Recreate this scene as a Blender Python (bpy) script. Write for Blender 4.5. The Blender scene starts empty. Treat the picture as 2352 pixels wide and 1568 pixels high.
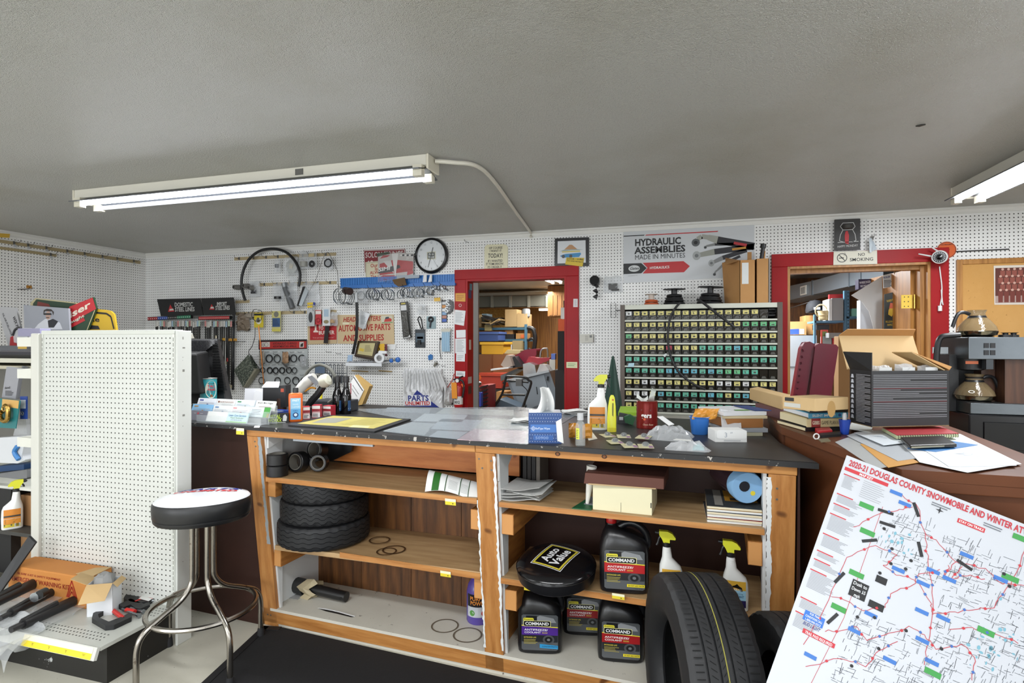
import bpy,math,random
from mathutils import Vector,Matrix
random.seed(11)
SC=bpy.context.scene;COL=SC.collection
# camera, world, daylight, exposure
YAW=math.radians(16.65);FPX=1308.0;EYE=1.49
cam=bpy.data.cameras.new('camera');cam.sensor_width=36.0;cam.lens=FPX/2352*36
cam.clip_start=.05;cam.clip_end=60
co=bpy.data.objects.new('camera',cam);COL.objects.link(co)
co.location=(0,0,EYE);co.rotation_euler=(math.pi/2,0,YAW);SC.camera=co
wd=bpy.data.worlds.new('sky');SC.world=wd;wd.use_nodes=True
wd.node_tree.nodes['Background'].inputs[0].default_value=(.78,.88,1,1)
wd.node_tree.nodes['Background'].inputs[1].default_value=1.2
def area(name,loc,rot,sx,sy,power,col=(1,1,1)):
 l=bpy.data.lights.new(name,'AREA');l.shape='RECTANGLE';l.size=sx;l.size_y=sy
 l.energy=power;l.color=col
 o=bpy.data.objects.new(name,l);COL.objects.link(o);o.location=loc;o.rotation_euler=rot
 return o
WINX=(-4.2,-1.6,1.0)
for i,x in enumerate(WINX):
 area('window_daylight',(x,-2.62,1.45),(math.radians(90),0,0),2.1,1.5,(58,36,22)[i],(.97,.985,1))
area('window_daylight',(3.36,.2,1.45),(math.radians(90),0,math.radians(90)),2.2,1.4,22,(.97,.985,1))
area('tube_light',(-2.45,2.68,2.335),(0,0,0),2.3,.12,40,(.96,.98,1))
area('tube_light',(1.69,2.95,2.335),(0,0,math.pi/2),2.3,.14,30,(.96,.98,1))
FILLTUBES=((-4.2,.2,12),(-.7,.5,34),(2.2,.0,7),(-2.0,-1.4,24),(1.2,-1.4,14))  # extra tubes out of view, added to fill and flatten the light
for x,y,pw in FILLTUBES:area('tube_light',(x,y,2.335),(0,0,0),2.2,.14,pw,(.97,.985,1))  # fill lamps for the added tubes
area('storeroom_tubes',(-2.3,6.3,2.33),(0,0,math.pi/2),2.2,.2,34,(1,.98,.93))
area('storeroom_tubes',(-2.2,9.0,2.33),(0,0,math.pi/2),2.2,.2,34,(1,.97,.9))
area('parts_room_tube',(.4,6.2,2.28),(0,0,0),1.2,.15,85,(.93,.97,1))
SC.view_settings.view_transform='Standard';SC.view_settings.look='None'
SC.view_settings.gamma=1;SC.view_settings.use_curve_mapping=False
SC.view_settings.exposure=0.5
# rays: photograph pixel > place
FWD=Vector((-math.sin(YAW),math.cos(YAW),0));RGT=Vector((math.cos(YAW),math.sin(YAW),0))
CAM=Vector((0,0,EYE))
def ray(u,v):return FWD+RGT*((u-1176)/FPX)+Vector((0,0,(784-v)/FPX))
def atz(u,v,z):
 d=ray(u,v);return CAM+d*((z-EYE)/d.z)
def aty(u,v,y):
 d=ray(u,v);return CAM+d*(y/d.y)
def atx(u,v,x):
 d=ray(u,v);return CAM+d*(x/d.x)
def att(u,v,t):return CAM+ray(u,v)*t
def dep(p):return(Vector(p)-CAM).dot(FWD)
def pxm(p):return dep(p)/FPX
class Fr:
 """a plane frame: a along ax, b along ay, c along the normal n (towards the viewer)"""
 def __init__(s,o,ax,ay,n=None):
  s.o=Vector(o);s.ax=Vector(ax).normalized();s.ay=Vector(ay).normalized()
  s.n=Vector(n).normalized()if n is not None else s.ax.cross(s.ay)
 def __call__(s,a,b,c=0):return s.o+s.ax*a+s.ay*b+s.n*c
 def px(s,u,v,c=0):
  d=ray(u,v);t=(s.o+s.n*c-CAM).dot(s.n)/d.dot(s.n);p=CAM+d*t-s.o
  return(p.dot(s.ax),p.dot(s.ay))
 def mat(s):
  m=Matrix.Identity(4)
  for i in range(3):
   m[i][0]=s.ax[i];m[i][1]=s.ay[i];m[i][2]=s.n[i];m[i][3]=s.o[i]
  return m
def rotz(a,p=(0,0,0)):return Matrix.Translation(Vector(p))@Matrix.Rotation(a,4,'Z')
# materials
MT={}
def lin(h):
 h=h.lstrip('#');r=[]
 for i in(0,2,4):
  c=int(h[i:i+2],16)/255;r.append(c/12.92 if c<=.04045 else((c+.055)/1.055)**2.4)
 return(*r,1)
def newmat(name):
 m=bpy.data.materials.new(name);m.use_nodes=True
 nt=m.node_tree;b=nt.nodes['Principled BSDF'];return m,nt,b
def nd(nt,t,**k):
 n=nt.nodes.new(t)
 for a,v in k.items():
  if a.startswith('i_'):
   a=a[2:];a=int(a)if a.isdigit()else a.replace('_',' ')
   n.inputs[a].default_value=v
  else:setattr(n,a,v)
 return n
def coords(nt,scale=(1,1,1),kind='Object',rot=(0,0,0)):
 t=nd(nt,'ShaderNodeTexCoord');mp=nd(nt,'ShaderNodeMapping');mp.inputs['Scale'].default_value=scale
 mp.inputs['Rotation'].default_value=rot
 nt.links.new(t.outputs[kind],mp.inputs[0]);return mp.outputs[0]
def ramp(nt,fac,stops):
 r=nd(nt,'ShaderNodeValToRGB');e=r.color_ramp.elements
 while len(e)<len(stops):e.new(.5)
 for el,(p,c)in zip(e,stops):el.position=p;el.color=lin(c)if isinstance(c,str)else c
 nt.links.new(fac,r.inputs[0]);return r.outputs[0]
def bump(nt,b,h,strength=.3,dist=.002):
 bp=nd(nt,'ShaderNodeBump');bp.inputs['Strength'].default_value=strength;bp.inputs['Distance'].default_value=dist
 nt.links.new(h,bp.inputs['Height']);nt.links.new(bp.outputs[0],b.inputs['Normal'])
def noise(nt,vec,scale,detail=4,rough=.55):
 n=nd(nt,'ShaderNodeTexNoise');n.inputs['Scale'].default_value=scale;n.inputs['Detail'].default_value=detail
 n.inputs['Roughness'].default_value=rough;nt.links.new(vec,n.inputs['Vector']);return n.outputs[0]
def reg(key):
 def deco(f):
  MT[key]=f;return f
 return deco
def M(key):
 """a material by key, or made on the spot from '#hex[,rough[,metal[,alpha]]]'"""
 m=MT.get(key)
 if m is None:
  p=key.split(',');m,nt,b=newmat('plain_'+p[0].lstrip('#'))
  b.inputs['Base Color'].default_value=lin(p[0])
  b.inputs['Roughness'].default_value=float(p[1])if len(p)>1 else.5
  if len(p)>2:b.inputs['Metallic'].default_value=float(p[2])
  if len(p)>3:b.inputs['Alpha'].default_value=float(p[3])
  MT[key]=m
 elif callable(m):
  m=m();MT[key]=m
 return m
_G={}
def _tm(body,bold):
 cu=bpy.data.curves.new('g','FONT');cu.body=body;cu.offset=bold;cu.resolution_u=2
 o=bpy.data.objects.new('g',cu);me=bpy.data.meshes.new_from_object(o)
 v=[(q.co.x,q.co.y)for q in me.vertices];f=[tuple(p.vertices)for p in me.polygons]
 bpy.data.objects.remove(o);bpy.data.curves.remove(cu);bpy.data.meshes.remove(me);return v,f
def glyph(ch,bold=0.0):
 k=(ch,bold)
 if k not in _G:
  v,f=_tm(ch,bold)if ch!=' ' else([],[])
  w=max(x for x,y in _tm(ch+'I',0)[0])-max(x for x,y in _tm('I',0)[0])
  _G[k]=(v,f,w)
 return _G[k]
CAPH=max(y for x,y in _tm('H',0)[0])
# mesh builder
def smooth_path(pts,k=4,closed=False):
 pts=[Vector(p)for p in pts];n=len(pts);out=[]
 if k<2 or n<3:return pts
 for i in range(n if closed else n-1):
  p0=pts[(i-1)%n]if closed or i else pts[0]*2-pts[1]
  p1=pts[i];p2=pts[(i+1)%n]
  p3=pts[(i+2)%n]if closed or i<n-2 else pts[-1]*2-pts[-2]
  for j in range(k):
   t=j/k
   out.append(.5*((2*p1)+(p2-p0)*t+(2*p0-5*p1+4*p2-p3)*t*t+(3*p1-p0-3*p2+p3)*t**3))
 if not closed:out.append(pts[-1])
 return out
class MB:
 def __init__(s):s.v=[];s.f=[];s.fm=[];s.fs=[];s.ms=[]
 def add(s,vs,fs,m,sm=False,X=None):
  if m not in s.ms:s.ms.append(m)
  i=s.ms.index(m);b=len(s.v)
  s.v+=[X@Vector(p)for p in vs]if X is not None else[Vector(p)for p in vs]
  for f in fs:s.f.append([b+q for q in f]);s.fm.append(i);s.fs.append(sm)
  return s
 def box(s,m,x0,x1,y0,y1,z0,z1,X=None):
  v=[(x,y,z)for z in(z0,z1)for y in(y0,y1)for x in(x0,x1)]
  return s.add(v,[(0,2,3,1),(4,5,7,6),(0,1,5,4),(2,6,7,3),(0,4,6,2),(1,3,7,5)],m,X=X)
 def cb(s,m,c,d,X=None):
  return s.box(m,c[0]-d[0]/2,c[0]+d[0]/2,c[1]-d[1]/2,c[1]+d[1]/2,c[2]-d[2]/2,c[2]+d[2]/2,X)
 def hexa(s,m,p):
  return s.add(p,[(3,2,1,0),(4,5,6,7),(0,1,5,4),(1,2,6,5),(2,3,7,6),(3,0,4,7)],m)
 def slab(s,m,fr,pts,c0,c1,sm=False):
  n=len(pts);A=sum(pts[i][0]*pts[(i+1)%n][1]-pts[(i+1)%n][0]*pts[i][1]for i in range(n))
  if A<0:pts=pts[::-1]
  v=[fr(a,b,c0)for a,b in pts]+[fr(a,b,c1)for a,b in pts]
  top=tuple(range(n,2*n));bot=tuple(range(n-1,-1,-1))
  s.add(v,[top,bot],m)
  return s.add(v,[(i,(i+1)%n,n+(i+1)%n,n+i)for i in range(n)],m,sm)
 def flat(s,m,fr,pts,c=.0006):
  n=len(pts);A=sum(pts[i][0]*pts[(i+1)%n][1]-pts[(i+1)%n][0]*pts[i][1]for i in range(n))
  if A<0:pts=pts[::-1]
  return s.add([fr(a,b,c)for a,b in pts],[tuple(range(n))],m)
 def rect(s,m,fr,a0,b0,a1,b1,c=.0006):return s.flat(m,fr,[(a0,b0),(a1,b0),(a1,b1),(a0,b1)],c)
 def disc(s,m,fr,a,b,r,c=.0006,n=20,rb=None,r0=0):
  rb=rb or r;q=[(math.cos(2*math.pi*i/n),math.sin(2*math.pi*i/n))for i in range(n)]
  if not r0:return s.flat(m,fr,[(a+r*x,b+rb*y)for x,y in q],c)
  k=r0/r;v=[fr(a+r*x,b+rb*y,c)for x,y in q]+[fr(a+r*k*x,b+rb*k*y,c)for x,y in q]
  return s.add(v,[(i,(i+1)%n,n+(i+1)%n,n+i)for i in range(n)],m)
 def line(s,m,fr,pts,w,c=.0008):
  for(a0,b0),(a1,b1)in zip(pts,pts[1:]):
   dx,dy=a1-a0,b1-b0;L=math.hypot(dx,dy)or 1;px,py=-dy/L*w/2,dx/L*w/2
   s.flat(m,fr,[(a0+px,b0+py),(a0-px,b0-py),(a1-px,b1-py),(a1+px,b1+py)],c)
  return s
 def text(s,m,t,fr,a,b,h,w=None,al='l',bold=.012,slant=0,c=.001,rot=0,sx=1.0):
  W=sum(glyph(ch,bold)[2]for ch in t)or 1;k=h/CAPH;kx=(w/W)if w else k*sx
  x0={'l':0,'c':-W*kx/2,'r':-W*kx}[al];cr,sr=math.cos(rot),math.sin(rot)
  for ch in t:
   v,f,adv=glyph(ch,bold);q=[]
   for x,y in v:
    X=x0+x*kx+slant*y*k;Y=y*k;q.append(fr(a+X*cr-Y*sr,b+X*sr+Y*cr,c))
   if f:s.add(q,f,m)
   x0+=adv*kx
  return s
 def ptext(s,m,t,fr,u0,v0,u1,v1,hp,bold=.012,slant=0,c=.001):
  a0,b0=fr.px(u0,v0);a1,b1=fr.px(u1,v1);a2,b2=fr.px(u0,v0-hp)
  return s.text(m,t,fr,a0,b0,math.hypot(a2-a0,b2-b0),math.hypot(a1-a0,b1-b0),'l',bold,slant,c,math.atan2(b1-b0,a1-a0))
 def lines(s,m,fr,a0,b0,a1,b1,n,h,c=.001,rag=.35):
  for i in range(n):
   y=b1-(b1-b0)*(i+.5)/n;s.rect(m,fr,a0,y-h/2,a0+(a1-a0)*(1-rag*random.random()),y+h/2,c)
  return s
 def lathe(s,m,prof,n=24,X=None,sm=True,cap=True,mod=None):
  v=[]
  for r,z in prof:
   for i in range(n):
    a=2*math.pi*i/n;q=(r*math.cos(a),r*math.sin(a),z)
    v.append(mod(q,a)if mod else q)
  k=len(prof);f=[(j*n+i,j*n+(i+1)%n,(j+1)*n+(i+1)%n,(j+1)*n+i)for j in range(k-1)for i in range(n)]
  s.add(v,f,m,sm,X)
  if cap:
   c=[tuple(range(n-1,-1,-1))]if prof[0][0]>1e-4 else[]
   if prof[-1][0]>1e-4:c.append(tuple(range((k-1)*n,k*n)))
   if c:s.add(v,c,m,False,X)
  return s
 def cyl(s,m,p0,p1,r0,r1=None,n=14):
  p0,p1=Vector(p0),Vector(p1);d=p1-p0
  X=Matrix.Translation(p0)@d.to_track_quat('Z','Y').to_matrix().to_4x4()
  return s.lathe(m,[(r0,0),(r0 if r1 is None else r1,d.length)],n,X)
 def tube(s,m,pts,r,n=7,k=4,closed=False,flat=None,sm=True):
  P=smooth_path(pts,k,closed);L=len(P);v=[];up=None
  for i,p in enumerate(P):
   t=((P[(i+1)%L]-P[i-1])if closed else(P[min(i+1,L-1)]-P[max(i-1,0)])).normalized()
   if up is None:up=t.orthogonal().normalized()
   up=(up-t*up.dot(t)).normalized();sd=t.cross(up)
   ri=r[min(int(i*len(r)/L),len(r)-1)]if isinstance(r,(list,tuple))else r
   for j in range(n):
    a=2*math.pi*j/n;v.append(p+up*(ri*math.cos(a))+sd*(ri*math.sin(a)*(flat or 1)))
  f=[(i*n+j,((i+1)%L)*n+j,((i+1)%L)*n+(j+1)%n,i*n+(j+1)%n)for i in range(L if closed else L-1)for j in range(n)]
  s.add(v,f,m,sm)
  if not closed:s.add(v,[tuple(range(n)),tuple(range(L*n-1,(L-1)*n-1,-1))],m)
  return s
 def ring(s,m,fr,a,b,R,r,c=0,n=28,k=8,flat=1,rb=None):
  v=[]
  for i in range(n):
   x=2*math.pi*i/n
   for j in range(k):
    y=2*math.pi*j/k;q=R+r*math.cos(y)
    v.append(fr(a+q*math.cos(x),b+q*math.sin(x)*((rb or R)/R),c+r*flat*math.sin(y)))
  return s.add(v,[(i*k+j,((i+1)%n)*k+j,((i+1)%n)*k+(j+1)%k,i*k+(j+1)%k)for i in range(n)for j in range(k)],m,True)
 def loft(s,m,secs,n=20,X=None,p=2.0,cap=True):
  v=[]
  for q in secs:
   z,cx,cy,rx,ry=q[:5];e=2/(q[5]if len(q)>5 else p)
   for i in range(n):
    a=2*math.pi*(i+.5)/n;ca,sa=math.cos(a),math.sin(a)
    v.append((cx+rx*math.copysign(abs(ca)**e,ca),cy+ry*math.copysign(abs(sa)**e,sa),z))
  k=len(secs);f=[(j*n+i,j*n+(i+1)%n,(j+1)*n+(i+1)%n,(j+1)*n+i)for j in range(k-1)for i in range(n)]
  s.add(v,f,m,True,X)
  if cap:s.add(v,[tuple(range(n-1,-1,-1)),tuple(range((k-1)*n,k*n))],m,False,X)
  return s
 def islands(s):
  par=list(range(len(s.v)))
  def find(i):
   while par[i]!=i:par[i]=par[par[i]];i=par[i]
   return i
  seen={}
  for i,p in enumerate(s.v):
   k=(round(p[0],6),round(p[1],6),round(p[2],6))
   if k in seen:par[find(i)]=find(seen[k])
   else:seen[k]=i
  for f in s.f:
   r=find(f[0])
   for q in f[1:]:par[find(q)]=r
  out={}
  for k,f in enumerate(s.f):out.setdefault(find(f[0]),[]).append(k)
  res=[]
  for ks in out.values():
   m=MB();ix={}
   for k in ks:
    ff=[]
    for q in s.f[k]:
     if q not in ix:ix[q]=len(m.v);m.v.append(s.v[q])
     ff.append(ix[q])
    mm=s.ms[s.fm[k]]
    if mm not in m.ms:m.ms.append(mm)
    m.f.append(ff);m.fm.append(m.ms.index(mm));m.fs.append(s.fs[k])
   res.append(m)
  return res
 def grid(s,m,fn,nu,nv,sm=True,back=None):
  v=[Vector(fn(i/nu,j/nv))for j in range(nv+1)for i in range(nu+1)]
  f=[(j*(nu+1)+i,j*(nu+1)+i+1,(j+1)*(nu+1)+i+1,(j+1)*(nu+1)+i)for j in range(nv)for i in range(nu)]
  s.add(v,f,m,sm)
  if back is not None:
   bk=Vector(back);w=[p+bk for p in v];s.add(w,[q[::-1]for q in f],m,sm)
   N=nu+1;edge=[i for i in range(N)]+[j*N+nu for j in range(1,nv+1)]+[nv*N+i for i in range(nu-1,-1,-1)]+[j*N for j in range(nv-1,0,-1)]
   e=len(edge);s.add([v[q]for q in edge]+[w[q]for q in edge],[((i+1)%e,i,e+i,e+(i+1)%e)for i in range(e)],m)
  return s
 def pillow(s,m,fr,a0,b0,a1,b1,th,c=0,nu=7,nv=7,wob=.15,sd=1,top=None,cut=None):
  """a stuffed bag: two crumpled skins over a rectangle in a frame"""
  R=random.Random(sd);w0={}
  def H(i,j):
   x,y=i/nu,j/nv;e=(4*x*(1-x))**.6*(4*y*(1-y))**.6
   if(i,j)not in w0:w0[(i,j)]=R.uniform(-1,1)
   return e*th*(1+wob*2*w0[(i,j)])
  for sg in(1,0):
   v=[]
   for j in range(nv+1):
    for i in range(nu+1):
     x,y=i/nu,j/nv;sh=1-(.25*top*(y if top>0 else 1-y)if top else 0)
     a=(a0+a1)/2+(x-.5)*(a1-a0)*sh*(1+.04*math.sin(9*y+sd));b=b0+(b1-b0)*(y+.03*math.sin(8*x+sd))
     v.append(fr(a,b,c+(H(i,j)if sg else.0)))
   f=[(j*(nu+1)+i,j*(nu+1)+i+1,(j+1)*(nu+1)+i+1,(j+1)*(nu+1)+i)for j in range(nv)for i in range(nu)]
   s.add(v,f if sg else[q[::-1]for q in f],m,False)
  return s
def mesh_obj(name,mb,parent=None,bev=0,org=None):
 vs=mb.v
 lo=Vector([min(p[i]for p in vs)for i in range(3)]);hi=Vector([max(p[i]for p in vs)for i in range(3)])
 c=Vector(((lo.x+hi.x)/2,(lo.y+hi.y)/2,lo.z))if parent is None else(lo+hi)/2
 me=bpy.data.meshes.new(name);me.from_pydata([p-c for p in vs],[],mb.f)
 for m in mb.ms:me.materials.append(M(m))
 me.polygons.foreach_set('material_index',mb.fm)
 me.polygons.foreach_set('use_smooth',mb.fs)
 if any(mb.fs):me.set_sharp_from_angle(angle=math.radians(38))
 o=bpy.data.objects.new(name,me);COL.objects.link(o);o.location=c
 if bev:
  b=o.modifiers.new('soft_edges','BEVEL');b.width=bev;b.segments=2;b.limit_method='ANGLE';b.angle_limit=math.radians(50)
 if parent is not None:
  o.parent=parent;w=parent.location.copy();q=parent.parent
  while q is not None:w+=q.location;q=q.parent
  o.location=c-w
 return o
def tag(o,label=None,cat=None,group=None,kind=None):
 if label:o['label']=label
 if cat:o['category']=cat
 if group:o['group']=group
 if kind:o['kind']=kind
 return o
def solo(name,label,cat,mb,group=None,bev=0):return tag(mesh_obj(name,mb,bev=bev),label,cat,group)
def structure(name,mb,label=None,bev=0):return tag(mesh_obj(name,mb,bev=bev),label,kind='structure')
class Thing:
 """an Empty at the thing's base; parts are meshes built in world coordinates"""
 def __init__(s,name,label,cat,base,group=None):
  s.e=bpy.data.objects.new(name,None);COL.objects.link(s.e);s.e.location=Vector(base);s.e.empty_display_size=.05
  tag(s.e,label,cat,group)
 def part(s,name,mb,under=None,label=None,bev=0,kind=None):
  return tag(mesh_obj(name,mb,under or s.e,bev),label,kind=kind)
 def each(s,name,mb,under=None,label=None,bev=0):
  return[s.part(name,m,under,label,bev)for m in mb.islands()]
def peg(name,ax0,ax1,col,rough=.42,r=.12,seam=True):
 m,nt,b=newmat(name);L=nt.links.new
 v=coords(nt,(1/.0254,)*3);sp=nd(nt,'ShaderNodeSeparateXYZ');L(v,sp.inputs[0]);sq=[]
 def mth(op,a,bb=None):
  n=nd(nt,'ShaderNodeMath',operation=op);L(a,n.inputs[0])if not isinstance(a,float)else setattr(n.inputs[0],'default_value',a)
  if bb is not None:L(bb,n.inputs[1])if not isinstance(bb,float)else setattr(n.inputs[1],'default_value',bb)
  return n.outputs[0]
 for ax in(ax0,ax1):
  f=mth('SUBTRACT',mth('FRACT',sp.outputs[ax]),.5);sq.append(mth('MULTIPLY',f,f))
 d=mth('ADD',sq[0],sq[1]);hole=mth('LESS_THAN',d,r*r*1.0)
 if seam:
  s=mth('LESS_THAN',mth('FRACT',mth('DIVIDE',sp.outputs[ax0],48.0)),.0022);hole=mth('MAXIMUM',hole,mth('MULTIPLY',s,.35))
 g=ramp(nt,noise(nt,coords(nt,(1,1,1)),1.7,5),[(.3,col[0]),(.7,col[1])])
 mx=nd(nt,'ShaderNodeMixRGB');L(hole,mx.inputs[0]);L(g,mx.inputs[1]);mx.inputs[2].default_value=lin('#15130f')
 L(mx.outputs[0],b.inputs['Base Color']);b.inputs['Roughness'].default_value=rough
 bump(nt,b,mth('SUBTRACT',1.0,hole),.5,.003);return m
MT['peg_back']=lambda:peg('pegboard_back',0,2,('#dcdcda','#e8e8e6'),r=.165)
MT['peg_left']=lambda:peg('pegboard_left',1,2,('#e4e3df','#ecebe8'),r=.165)
MT['peg_panel']=lambda:peg('pegboard_metal',0,2,('#c5c8c2','#cdcfcb'),.35,.145,False)
@reg('ceiling')
def _():
 m,nt,b=newmat('textured_ceiling');L=nt.links.new
 v=coords(nt)
 L(ramp(nt,noise(nt,v,.8,6),[(.3,'#bcb9ac'),(.5,'#cbcac3'),(.75,'#d1d0cb')]),b.inputs['Base Color'])
 b.inputs['Roughness'].default_value=.33;b.inputs['Specular IOR Level'].default_value=.55
 n1=noise(nt,v,95,3,.6);n2=noise(nt,v,260,2,.6);a=nd(nt,'ShaderNodeMath',operation='ADD');L(n1,a.inputs[0]);L(n2,a.inputs[1])
 bump(nt,b,a.outputs[0],1.0,.014);return m
@reg('floor')
def _():
 m,nt,b=newmat('painted_floor');L=nt.links.new;v=coords(nt)
 base=ramp(nt,noise(nt,v,2.2,6),[(.3,'#b8b5a6'),(.7,'#cecbbe')])
 spk=ramp(nt,noise(nt,v,55,5,.7),[(.28,'#4a463f'),(.34,'#ffffff')])
 mx=nd(nt,'ShaderNodeMixRGB',blend_type='MULTIPLY');mx.inputs[0].default_value=.8;L(base,mx.inputs[1]);L(spk,mx.inputs[2])
 L(mx.outputs[0],b.inputs['Base Color']);b.inputs['Roughness'].default_value=.45;bump(nt,b,noise(nt,v,30),.15,.003);return m
def wood(key,c0,c1,c2,sc,rough=.55,bs=.12,knots=True):
 def f():
  m,nt,b=newmat(key);L=nt.links.new;v=coords(nt,sc)
  n=noise(nt,v,3.2,7,.62);w=nd(nt,'ShaderNodeTexWave',wave_type='BANDS',bands_direction='DIAGONAL')
  w.inputs['Scale'].default_value=1.1;w.inputs['Distortion'].default_value=7;w.inputs['Detail'].default_value=3;L(v,w.inputs[0])
  a=nd(nt,'ShaderNodeMath',operation='MULTIPLY_ADD');L(w.outputs[1],a.inputs[0]);a.inputs[1].default_value=.13;L(n,a.inputs[2])
  c=ramp(nt,a.outputs[0],[(.32,c0),(.6,c1),(.9,c2)])
  if knots:
   k=ramp(nt,noise(nt,coords(nt,(1,1,1)),9,1),[(.22,'#5a3013'),(.27,'#ffffff')])
   mx=nd(nt,'ShaderNodeMixRGB',blend_type='MULTIPLY');mx.inputs[0].default_value=.8;L(c,mx.inputs[1]);L(k,mx.inputs[2]);c=mx.outputs[0]
  L(c,b.inputs['Base Color']);b.inputs['Roughness'].default_value=rough;bump(nt,b,n,bs,.002);return m
 MT[key]=f
wood('fir_x','#9c642f','#b67d43','#c99356',(1.2,14,14),.42)
wood('fir_z','#9a622e','#b47b42','#c69054',(14,14,1.2),.42)
wood('fir_y','#8f5626','#b3783b','#c58b4b',(14,1.2,14),.5)
wood('fir_orange','#b8662e','#cf7f41','#dd9150',(1,14,10),.45)
wood('shelf_board','#9c7c54','#b5946a','#c4a67c',(1.1,9,9),.5)
wood('dark_ply','#38210f','#66401f','#8a5a2c',(9,9,.9),.5)
wood('panelling','#7a4e22','#99672f','#b3803f',(11,11,.8),.5)
wood('walnut','#3a2419','#4b2f20','#5c3b28',(16,16,1.1),.45,knots=False)
wood('jamb_oak','#8a5a25','#a9763a','#bd8a49',(14,14,.9),.4,knots=False)
wood('osb','#a77c37','#c79a4f','#dbb26a',(9,9,9),.6)
def paint(key,c0,c1,wear,sc=14,th=(.70,.74),rough=.4,bs=.15):
 def f():
  m,nt,b=newmat(key);L=nt.links.new;v=coords(nt)
  c=ramp(nt,noise(nt,v,2.5,5),[(.3,c0),(.7,c1)])
  n=noise(nt,v,sc,7,.68)
  k=ramp(nt,n,[(th[0],'#000000'),(th[1],'#ffffff')])
  mx=nd(nt,'ShaderNodeMixRGB');L(k,mx.inputs[0]);L(c,mx.inputs[1]);mx.inputs[2].default_value=lin(wear)
  L(mx.outputs[0],b.inputs['Base Color']);b.inputs['Roughness'].default_value=rough;bump(nt,b,noise(nt,v,60,3),bs,.0015);return m
 MT[key]=f
paint('red_paint','#8e1016','#a01419','#a83c3a',16,(.74,.77),.35)
paint('brown_paint','#33201b','#3d261f','#7d6f66',11,(.78,.80),.35,.1)
paint('brown_panel','#54301c','#643a22','#8a7464',11,(.80,.82),.4,.1)
paint('black_top','#1c1c1d','#262627','#86858a',9,(.70,.78),.42,.12)
paint('black_edge','#141416','#1d1d1f','#b9b4ad',26,(.60,.63),.5)
paint('worn_white','#c6c2b6','#d3d0c5','#4b4136',16,(.64,.70),.6,.3)
paint('white_paint','#cfd2d3','#dddfde','#8d7a5c',13,(.72,.75),.5)
paint('grey_paint','#8d9295','#9aa0a3','#d8d6cf',12,(.72,.75),.5)
paint('rubber_mat','#0c0c0e','#121215','#3e3e44',60,(.74,.80),.92,.6)
paint('kick_black','#12110f','#1a1917','#b9bcbc',9,(.665,.675),.5)
paint('chrome_worn','#8f8a82','#a5a098','#4a3524',18,(.60,.68),.28)
paint('cardboard','#a87a48','#b58752','#8a6238',10,(.72,.8),.75)
paint('kraft','#b6986a','#c2a577','#8d6f42',10,(.74,.8),.7)
paint('orange_card','#bd7a38','#c88540','#94602c',8,(.72,.8),.7)
paint('cork','#bb8b4a','#c99b5c','#986c36',40,(.62,.7),.85,.5)
paint('vinyl_maroon','#5e0f24','#6e152b','#9b4a55',12,(.82,.86),.3,.2)
paint('rubber','#131416','#1a1b1e','#2a2b2e',25,(.6,.7),.6,.25)
paint('steel','#5f6468','#6f7478','#53585c',18,(.66,.72),.33)
paint('cab_paint','#b9bbae','#c7c9bd','#6b675c',14,(.70,.73),.45)
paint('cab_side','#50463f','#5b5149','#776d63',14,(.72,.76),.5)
def metalize(key,rough,metal=1.0):
 g=MT[key]
 def f():
  m=g();b=m.node_tree.nodes['Principled BSDF'];b.inputs['Metallic'].default_value=metal;b.inputs['Roughness'].default_value=rough;return m
 MT[key]=f
def dull(key,rough,spec):
 g=MT[key]
 def f():
  m=g();b=m.node_tree.nodes['Principled BSDF'];b.inputs['Specular IOR Level'].default_value=spec;b.inputs['Roughness'].default_value=rough;return m
 MT[key]=f
dull('red_paint',.45,.22);dull('brown_paint',.45,.25);dull('brown_panel',.45,.25)
metalize('chrome_worn',.26);metalize('steel',.34)
def glassy(key,col,alpha,rough=.12):
 def f():
  m,nt,b=newmat(key);b.inputs['Base Color'].default_value=lin(col);b.inputs['Alpha'].default_value=alpha
  b.inputs['Roughness'].default_value=rough;b.inputs['Specular IOR Level'].default_value=.8
  bump(nt,b,noise(nt,coords(nt),60,3),.5,.004);return m
 MT[key]=f
glassy('bag','#dfe3e6',.30);glassy('bag_grey','#b9bcbf',.5);glassy('bag_thick','#d6d8da',.45,.2);glassy('acrylic','#dfe6e8',.16,.05)
glassy('film','#dfe3e6',.06,.08);glassy('bubble','#c6c9cb',.5,.15);glassy('smoke','#2c2a24',.82,.15);glassy('coffee_glass','#7d6c50',.62,.05);glassy('sheet_clear','#9fa9b0',.35,.12)
def glow(key,col,st):
 def f():
  m,nt,b=newmat(key);b.inputs['Base Color'].default_value=lin(col)
  b.inputs['Emission Color'].default_value=lin(col);b.inputs['Emission Strength'].default_value=st;return m
 MT[key]=f
glow('tube_on','#f4f8ff',22.0);glow('tube_dim','#e6eaf4',.5);glow('lens_on','#fff4dc',6.0)
@reg('marble')
def _():
 m,nt,b=newmat('marbled_cover');v=coords(nt);nt.links.new(ramp(nt,noise(nt,v,70,6,.7),[(.40,'#1c241d'),(.52,'#4a5448'),(.62,'#8f9284')]),b.inputs['Base Color']);b.inputs['Roughness'].default_value=.4;return m
glassy('acrylic2','#cfd4d2',.22,.06)
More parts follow.
